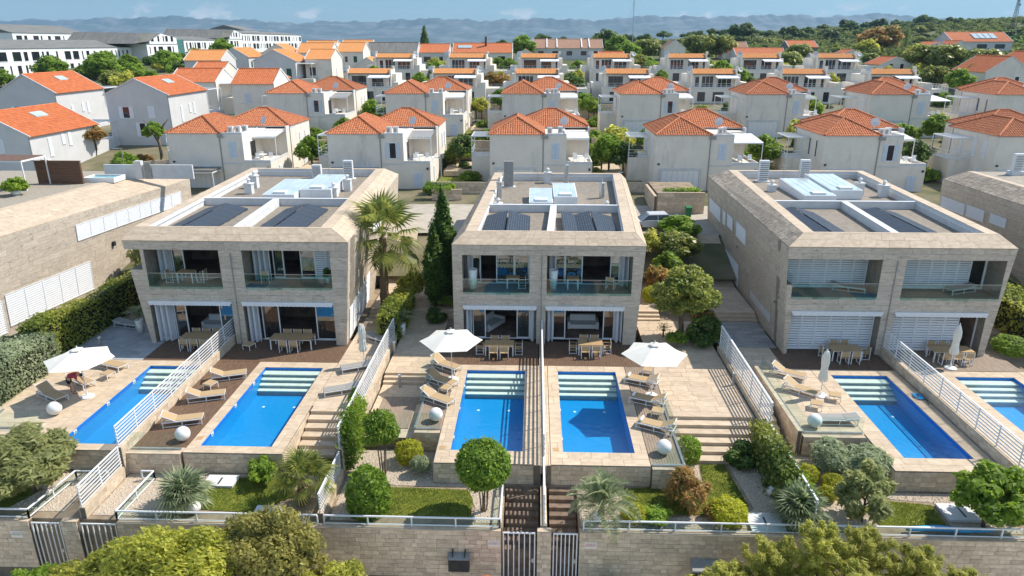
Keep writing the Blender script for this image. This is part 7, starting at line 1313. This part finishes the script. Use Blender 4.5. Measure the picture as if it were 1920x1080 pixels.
tree('olive_tree', 'pale olive tree at the left edge in front of the far left pool', 'tree', (-23.6, 27.6, Z), leaf_mesh('olive_crown', blobs(1, 1, .9, 60, 50, 0, (.16, .3)), 19000, .055, L_oliv, 50, asp=3.2), 2.5, 1.55, 1.75, 'a'); tree('olive_tree', 'slender young olive tree behind the pines, right garden', 'tree', (14.7, 26.6, Z), leaf_mesh('olive_crown', blobs(1, 1, 1.2, 34, 51, 0, (.14, .28)), 4200, .085, L_oliv, 51, asp=3.4, shell=.2), 1.3, 1.25, 1.5, 'b')
tree('leafy_tree', 'dark leafy tree over the railing at the right edge', 'tree', (19.9, 26.4, Z), leaf_mesh('leafy_crown', blobs(1, 1, .9, 46, 52, 0, (.14, .27)), 8000, .085, L_grn, 52, up=.3, shell=.3), 1.95, 1.5, 1.75, 'a')
# street and garden trees between the rows (pixel, ground line, height)
GT = [(290, 255, 90, 1.4, 'round', 'small round tree on a stem beside the blue grey gabled house', 3.6, 6.0), (232, 300, 84, 1.9, 'round', 'bushy green tree behind the street lamp, front left', 3.6, 2.6), (268, 285, 90, 1.2, 'brown', 'brownish shrub left of the stepping stone wall', 3.9, 2.0), (166, 222, 93, 1.9, 'brown', 'brown and white flowering tree between the left gabled houses', 4.6, 4.6), (14, 205, 92, 1.8, 'gold', 'yellow green tree at the left edge before the gabled houses', 4.6, 4.0),
      (630, 265, 90, 1.7, 'round', 'green tree between the first and second hip roofed houses', 4.6, 3.6), (855, 300, 88, 1.4, 'round', 'small green tree on a stem between the second and third hip roofed houses', 4.0, 3.4), (915, 260, 96, 1.9, 'round', 'yellowish bushy tree left of the third hip roofed house', 5.1, 2.6), (1155, 262, 93, 2.4, 'gold', 'yellow flowering tree right of the third hip roofed house', 4.8, 4.2), (1165, 300, 84, 1.9, 'dark', 'dark olive tree in the garden right of the third hip roofed house', 3.7, 4.6), (1125, 300, 86, 1.2, 'round', 'slim green tree at the terrace of the third hip roofed house', 3.8, 3.4), (1110, 265, 97, 1.9, 'low', 'green tree before the wall between the third and fourth houses', 5.1, 2.6), (1210, 250, 99, 1.6, 'round', 'bright bush left of the fourth hip roofed house', 5.4, 2.4), (1440, 300, 88, 1.6, 'round', 'fresh green tree right of the fourth hip roofed house', 4.0, 4.2), (1500, 240, 97, 2.2, 'gold', 'yellow green tree between the fourth and fifth houses', 5.1, 4.4), (1755, 245, 99, 2.2, 'round', 'round green tree between the fifth and sixth houses', 5.4, 4.6), (1700, 240, 101, 2.0, 'low', 'dark bushy tree left of the round green one, between the fifth and sixth houses', 5.5, 3.2), (1660, 235, 102, 1.9, 'round', 'bright bush behind the fifth hip roofed house', 5.6, 3.0), (1820, 230, 100, 2.2, 'brown', 'reddish oleander left of the sixth house of the second row', 5.4, 3.4), (978, 225, 100, 1.8, 'dark', 'dark bush on the wall behind the third hip roofed house', 5.4, 2.8),
      (940, 185, 122, 1.9, 'round', 'tall green bush between the second and third houses of the second row', 6.4, 5.4), (890, 200, 120, 1.6, 'round', 'palm like green tree beside the third house of the second row', 6.4, 4.0), (780, 165, 131, 1.9, 'round', 'round green bush behind the second house of the second row', 7.2, 4.4), (1115, 190, 122, 1.5, 'round', 'small tree on the steps by the fourth house of the second row', 6.4, 3.4), (1090, 170, 128, 2.6, 'low', 'green shrubbery between the terrace houses, right of centre', 6.9, 3.4), (1076, 150, 150, 3.0, 'dark', 'dark tree between the terrace houses, right of centre', 8.4, 5.2), (930, 130, 154, 3.0, 'brown', 'brownish tree between the second and third terrace houses', 9, 5.2), (815, 125, 158, 2.2, 'dark', 'dark green tree between the first and second upper terrace houses', 9.4, 4.8), (660, 125, 150, 3.0, 'round', 'green tree left of the first terrace house', 8.4, 5.0), (700, 118, 157, 2.6, 'round', 'second green tree left of the upper terrace houses', 9.2, 5.2), (725, 120, 156, 2.0, 'low', 'palm like bush below the first upper terrace house', 9.2, 4.4), (1355, 115, 166, 2.8, 'round', 'leafy bush between the upper terrace houses, right of centre', 10.4, 5.0), (1410, 140, 156, 2.2, 'dark', 'dark bush under the fourth terrace house of the upper row', 9.2, 3.6), (1195, 108, 176, 2.6, 'laurel', 'tall bush right of the fourth upper terrace house', 10.6, 6.4), (1480, 98, 190, 4.0, 'laurel', 'big bush between the upper terrace houses at the right', 11.2, 6.0),
      (640, 180, 112, 1.6, 'round', 'small green tree beside the first house of the second row', 6.1, 3.4), (720, 200, 110, 1.6, 'round', 'green shrub beside the second house of the second row', 6.1, 3.6), (645, 225, 102, 1.8, 'round', 'round leaved tree between the first and second houses', 5.6, 3.4)]
for px, py, Y, r, k, lb, z, h in GT:
    p = V(px, py, Y); tree('garden_tree', lb, 'tree', (p[0], Y, z - .1), k, r, r * .85, max(h - r * .8, r * .8), 'b', 'trees in the gardens of the hip roofed houses')
BT = [(95, 130, 172, 6.5, 'round', 'broad green tree before the apartments, leftmost'), (190, 130, 176, 7.0, 'round', 'broad green tree before the apartments, middle'), (240, 122, 186, 5.5, 'round', 'green tree right of the broad middle one before the apartments'), (310, 115, 196, 6.0, 'round', 'green tree below the apartment gable'), (345, 125, 180, 4.5, 'dark', 'dark tree left of the house with the green shutter'), (415, 92, 220, 6.0, 'round', 'green tree in front of the farther apartments'), (210, 150, 158, 4.5, 'laurel', 'low tree behind the left gabled houses'), (415, 125, 158, 3.0, 'brown', 'reddish brown tree beside the green shuttered house'), (5, 150, 160, 4.5, 'round', 'green tree at the left edge below the apartments'),
      (1775, 110, 182, 8.5, 'laurel', 'big dark bushy tree left of the big red roof, right side'), (1720, 105, 188, 7.5, 'laurel', 'big dark bushy tree, left one of a clump at the right'), (1845, 118, 172, 8.0, 'laurel', 'big dark bushy tree beside the white gabled house at the right'), (1800, 150, 150, 4.5, 'round', 'bright green hedge like tree below the dark clump, right'), (1825, 140, 158, 4.5, 'round', 'bright green tree left of the white gabled house'), (1650, 80, 285, 13, 'brown', 'large brownish tree before the hill, right'), (1625, 92, 262, 6.5, 'gold', 'small yellow green tree left of the brownish one'), (1310, 85, 255, 9, 'laurel', 'bushy tree among the brown roofs on the hillside'), (1345, 88, 240, 9, 'laurel', 'second bushy tree among the brown roofs on the hillside'), (1130, 75, 260, 8, 'dark', 'tall dark tree at the right end of the long brown roof'), (980, 88, 232, 7, 'round', 'green tree left of the long brown roof'), (1160, 92, 250, 8, 'round', 'green trees right of the long brown roof'), (1215, 95, 240, 7.5, 'laurel', 'green tree left of the small white hillside gable'), (1180, 100, 225, 6, 'round', 'bright green tree below the radio mast'), (1500, 98, 215, 6, 'laurel', 'bush right of the low orange hillside roof')]
for px, py, Y, r, k, lb in BT:
    p = V(px, py, Y); z = hgt(p[0], Y) - .3; zc = p[2]; r *= .62; tree('broad_tree', lb, 'tree', (p[0], Y, z), k, r, r * .82, max(r * .75, zc - z), 'a', 'large trees behind the houses')
t = thing('cypress_tree', 'narrow dark cypress on the hillside, right', 'tree', (*V(1695, 100, 262)[:2], 13)); link('crown', cyp(13.5, 1.7, 2600, 9, L_dark), t); MB().tube([(0, 0, -1), (0, 0, 10)], .2).build('trunk', M_bark, t)
t = thing('fir_tree', 'lone dark fir standing above the dark roofed hall', 'tree', (*V(796, 85, 275)[:2], 13.5)); rg = random.Random(4); link('crown', leaf_mesh('fir_crown', [(0, 0, 10.2 * i / 12 + 1.5, 2.6 * (1 - i / 12.6), 2.6 * (1 - i / 12.6), .5) for i in range(12)], 2600, .4, L_dark, 15, up=-.2, asp=3), t); MB().tube([(0, 0, -1), (0, 0, 11)], [.3, .05]).build('trunk', M_bark, t)
GS = []
rg = random.Random(17)
NTH = ['first', 'second', 'third', 'fourth', 'fifth', 'sixth', 'seventh', 'eighth']
def gap(row, i): return 'right of the %s house of the %s' % (NTH[i], row)
for i, x in enumerate(ROW1):
    for _ in range(5): GS.append((x + rg.uniform(12, 15.6), rg.uniform(79.5, 92), 0, gap('front row', i)))
    for _ in range(3): GS.append((x + rg.uniform(-2, 11), rg.uniform(94, 103), 0, 'behind the %s house of the front row' % NTH[i]))
for i, x in enumerate(ROW2):
    for _ in range(3): GS.append((x + rg.uniform(12, 15.4), rg.uniform(106, 122), 0, gap('second row', i)))
    for _ in range(4): GS.append((x + rg.uniform(-2, 11), rg.uniform(123, 137), 0, 'behind the %s house of the second row' % NTH[i]))
for i, x in enumerate(ROW3):
    for _ in range(6): GS.append((x + rg.uniform(10.8, 15.5), rg.choice((rg.uniform(137, 141), rg.uniform(150, 160))), .3, gap('lower terrace row', i)))
    for _ in range(4): GS.append((x + rg.uniform(10.5, 15.5), rg.uniform(161, 178), .5, gap('upper terrace row', i)))
    for _ in range(7): GS.append((x + rg.uniform(-3, 14), rg.uniform(179, 204), .8, 'behind the %s house of the upper terrace row' % NTH[i]))
for i in range(26): q = i % 2; GS.append((rg.uniform(-125, -103) + 22 * q, rg.uniform(150, 250), 1, ('just below the white apartments', 'between the apartments and the ochre roofs')[q])); GS.append((rg.uniform(70, 97) + 28 * q, rg.uniform(165, 225), 1, ('just right of the terrace rows', 'near the right edge, below the hill')[q]))
KN = {'round': 'fresh green', 'low': 'low spreading green', 'dark': 'dark green', 'gold': 'yellow green', 'laurel': 'glossy olive green'}; seen = {}
NR_ = ['eleventh nearest', 'twelfth nearest', 'thirteenth nearest', 'fourteenth nearest', 'fifteenth nearest', 'sixteenth nearest']; NR = ['nearest', 'second nearest', 'third nearest', 'fourth nearest', 'fifth nearest', 'sixth nearest', 'seventh nearest', 'eighth nearest', 'ninth nearest', 'tenth nearest'] + NR_
for X, Y, big_, w_ in sorted(GS, key=lambda q: q[1]):
    r = rg.uniform(.7, 1.5) * (1 + 1.2 * big_); k = rg.choice(('round', 'low', 'dark', 'gold', 'laurel', 'low')); c = seen[w_] = seen.get(w_, -1) + 1
    tree('garden_shrub', '%s shrub, %s %s' % (KN[k], NR[c] if c < 16 else 'farthest', w_), 'shrub', (X, Y, hgt(X, Y) - .15), k, r, r * rg.uniform(.6, 1.0), r * .6, None, 'small shrubs in the rear gardens')
for row, XS_, Y0, Y1, dx in (('front row', ROW1, 80, 90, 13.4), ('second row', ROW2, 107, 120, 13.2), ('lower terrace row', ROW3, 152, 160, 12.6), ('upper terrace row', ROW4, 176, 190, 12.4)):
    for i, x in enumerate(XS_):
        r = rg.uniform(1.5, 2.3); X, Y = x + dx + rg.uniform(-.8, .8), rg.uniform(Y0, Y1); k = rg.choice(('round', 'round', 'laurel', 'gold', 'dark'))
        tree('garden_tree', '%s tree standing right of the %s house of the %s' % (KN[k], NTH[i], row), 'tree', (X, Y, hgt(X, Y) - .1), k, r, r * .9, rg.uniform(2.6, 3.6), 'b', 'trees in the gardens of the hip roofed houses')
# hillside: pines on the skyline, then scrub
SK = [(905, 82, 420, 9), (1010, 78, 400, 8), (1016, 70, 380, 9), (1053, 72, 390, 8), (1125, 68, 330, 9), (1140, 66, 320, 10), (1245, 62, 420, 10), (1395, 52, 400, 14), (1380, 56, 410, 9), (1410, 56, 395, 8), (1355, 60, 430, 8), (1335, 58, 440, 7), (1440, 60, 420, 9), (1470, 56, 430, 8), (1487, 54, 420, 8), (1545, 48, 520, 9), (1585, 42, 560, 12), (1595, 44, 550, 9), (1640, 42, 560, 12), (1655, 40, 555, 12), (1625, 46, 560, 9), (1682, 40, 560, 11), (1700, 44, 550, 9), (1735, 36, 580, 16), (1755, 38, 570, 12), (1780, 38, 580, 13), (1800, 40, 580, 13), (1820, 38, 590, 12), (1845, 40, 590, 14), (1865, 42, 580, 12), (1885, 44, 590, 10), (1915, 44, 560, 14), (1835, 44, 560, 15), (1760, 46, 540, 12), (1720, 48, 520, 11), (1900, 52, 480, 12), (845, 84, 430, 8), (880, 84, 430, 7), (940, 80, 420, 8), (1085, 76, 410, 8), (1180, 70, 400, 9), (1210, 70, 390, 9), (1290, 64, 430, 9), (1310, 62, 430, 8), (1515, 56, 460, 9), (1500, 62, 420, 10), (1560, 60, 420, 9), (1615, 60, 420, 10), (1690, 58, 430, 10), (1880, 66, 360, 14), (1905, 80, 310, 14), (1870, 78, 320, 12)]
for i, (px, py, Y, d) in enumerate(SK):
    p = V(px, py, Y); r = d * .5; z = min(hgt(p[0], Y), p[2] - r * 1.0); tree('hill_pine', 'dark umbrella pine on the skyline of the hill', 'pine', (p[0], Y, z), ('pinefar', 'pinefar2', 'darkfar')[i % 3], r, r * (.8 if i % 3 else .75), p[2] - z - r * .2, 'b', 'pines on the skyline')
rg = random.Random(99); k = 0
while k < 285:
    Y = rg.uniform(245, 560); X = rg.uniform(-25, 330)
    q = X / Y
    if q > .72 or hgt(X, Y) < 15.2: continue
    if any(x0 - 4 < X < x1 + 4 and Y < 275 for x0, x1 in ((59, 77), (84, 94), (127, 163), (39, 47), (-1, 22))): continue
    r = rg.uniform(2.2, 4.6); tree('hill_tree', 'rounded scrub tree among many on the green hillside', 'tree', (X, Y, hgt(X, Y) - .4), rg.choice(('scrub', 'scrub', 'scrub', 'scrub', 'laurel', 'pinefar2', 'darkfar')), r, r * rg.uniform(.6, .95), r * .55, None, 'scrub trees on the hillside'); k += 1
# farther scrub that reads as one mass
N = 4200; rr = np.random.default_rng(5); v = []; XY = []
while len(XY) < N:
    Y = 235 + 1000 * rr.random() ** 1.4; X = rr.uniform(-.3, .78) * Y
    if hgt(X, Y) > 14.3 and Y > 235 and not (X < 25 and Y < 300): XY.append((X, Y))
bl = [(X, Y, hgt(X, Y) + .6, *(lambda r: (r, r, r * .8))(rr.uniform(1.6, 3.4))) for X, Y in XY]
me = leaf_mesh('scrub', bl, 330000, 1.1, L_scr, 77, shell=.5, asp=1.4); stuff(link('scrub', me))
sc = None

# ---------------------------------------------------------------- mountains and air
prof = [(0, 40), (60, 37), (140, 36), (250, 33), (300, 30), (420, 35), (500, 40), (560, 42), (640, 40), (740, 38), (830, 32), (900, 40), (980, 33), (1060, 36), (1150, 35), (1200, 30), (1260, 28), (1340, 33), (1400, 27), (1470, 28), (1540, 30), (1620, 27), (1680, 25), (1740, 35), (1920, 40)]
PX = [(V(x, y, 5600)[0], V(x, y, 5600)[2]) for x, y in prof]; PX = [(-6400, 150), (PX[0][0] - 900, 150)] + PX + [(PX[-1][0] + 900, 150), (6400, 130)]
rg = np.random.default_rng(3); nx, ny = 640, 34; XS = np.linspace(-6400, 6400, nx); YS = np.linspace(4300, 6600, ny); H0 = np.interp(XS, [p[0] for p in PX], [p[1] for p in PX]); H0 = H0 + sum(a_ * np.sin(XS * f_ + k_) for a_, f_, k_ in ((5, .011, 0), (5, .023, 1), (4, .051, 2), (3, .09, 4))); Zm = np.zeros((ny, nx))
def fn(x, y, s): return sum(math.sin(x * .0011 * f * s + y * .0017 * f + f * 3.1) * math.cos(y * .0023 * f - x * .0009 * f * s + f) / f ** .8 for f in (1, 2.1, 4.3, 8.7, 17))
for j, y in enumerate(YS):
    u = min(1, max(0, (y - 4300) / 1300)); env = u ** .8 if y < 5600 else max(0, 1 - (y - 5600) / 1500)
    for i, x in enumerate(XS): Zm[j, i] = 4 + (H0[i] - 4) * env * (1 if abs(y - 5600) < 60 else min(1.0, .82 + .15 * fn(x, y, 1.0) + .10 * fn(x * 3.3, y * 3, 1)))
vs = [(float(XS[i]), float(YS[j]), float(Zm[j, i])) for j in range(ny) for i in range(nx)]; fs = [(j * nx + i, j * nx + i + 1, (j + 1) * nx + i + 1, (j + 1) * nx + i) for j in range(ny - 1) for i in range(nx - 1)]
struct(MB().add(vs, fs).build('mountains', M_lime, None, True))
hz = MB().box(-7200, -60, -6.0, 7200, 7000, 300).build('haze', None); hz['kind'] = 'stuff'; hz.data.materials.clear()
hm = bpy.data.materials.new('haze'); hm.use_nodes = True; n = hm.node_tree.nodes; n.clear(); o = n.new('ShaderNodeOutputMaterial'); pv = n.new('ShaderNodeVolumePrincipled'); pv.inputs['Color'].default_value = (.44, .69, 1.0, 1); pv.inputs['Density'].default_value = .00009; pv.inputs['Anisotropy'].default_value = .1
hm.node_tree.links.new(pv.outputs[0], o.inputs['Volume']); hz.data.materials.append(hm)
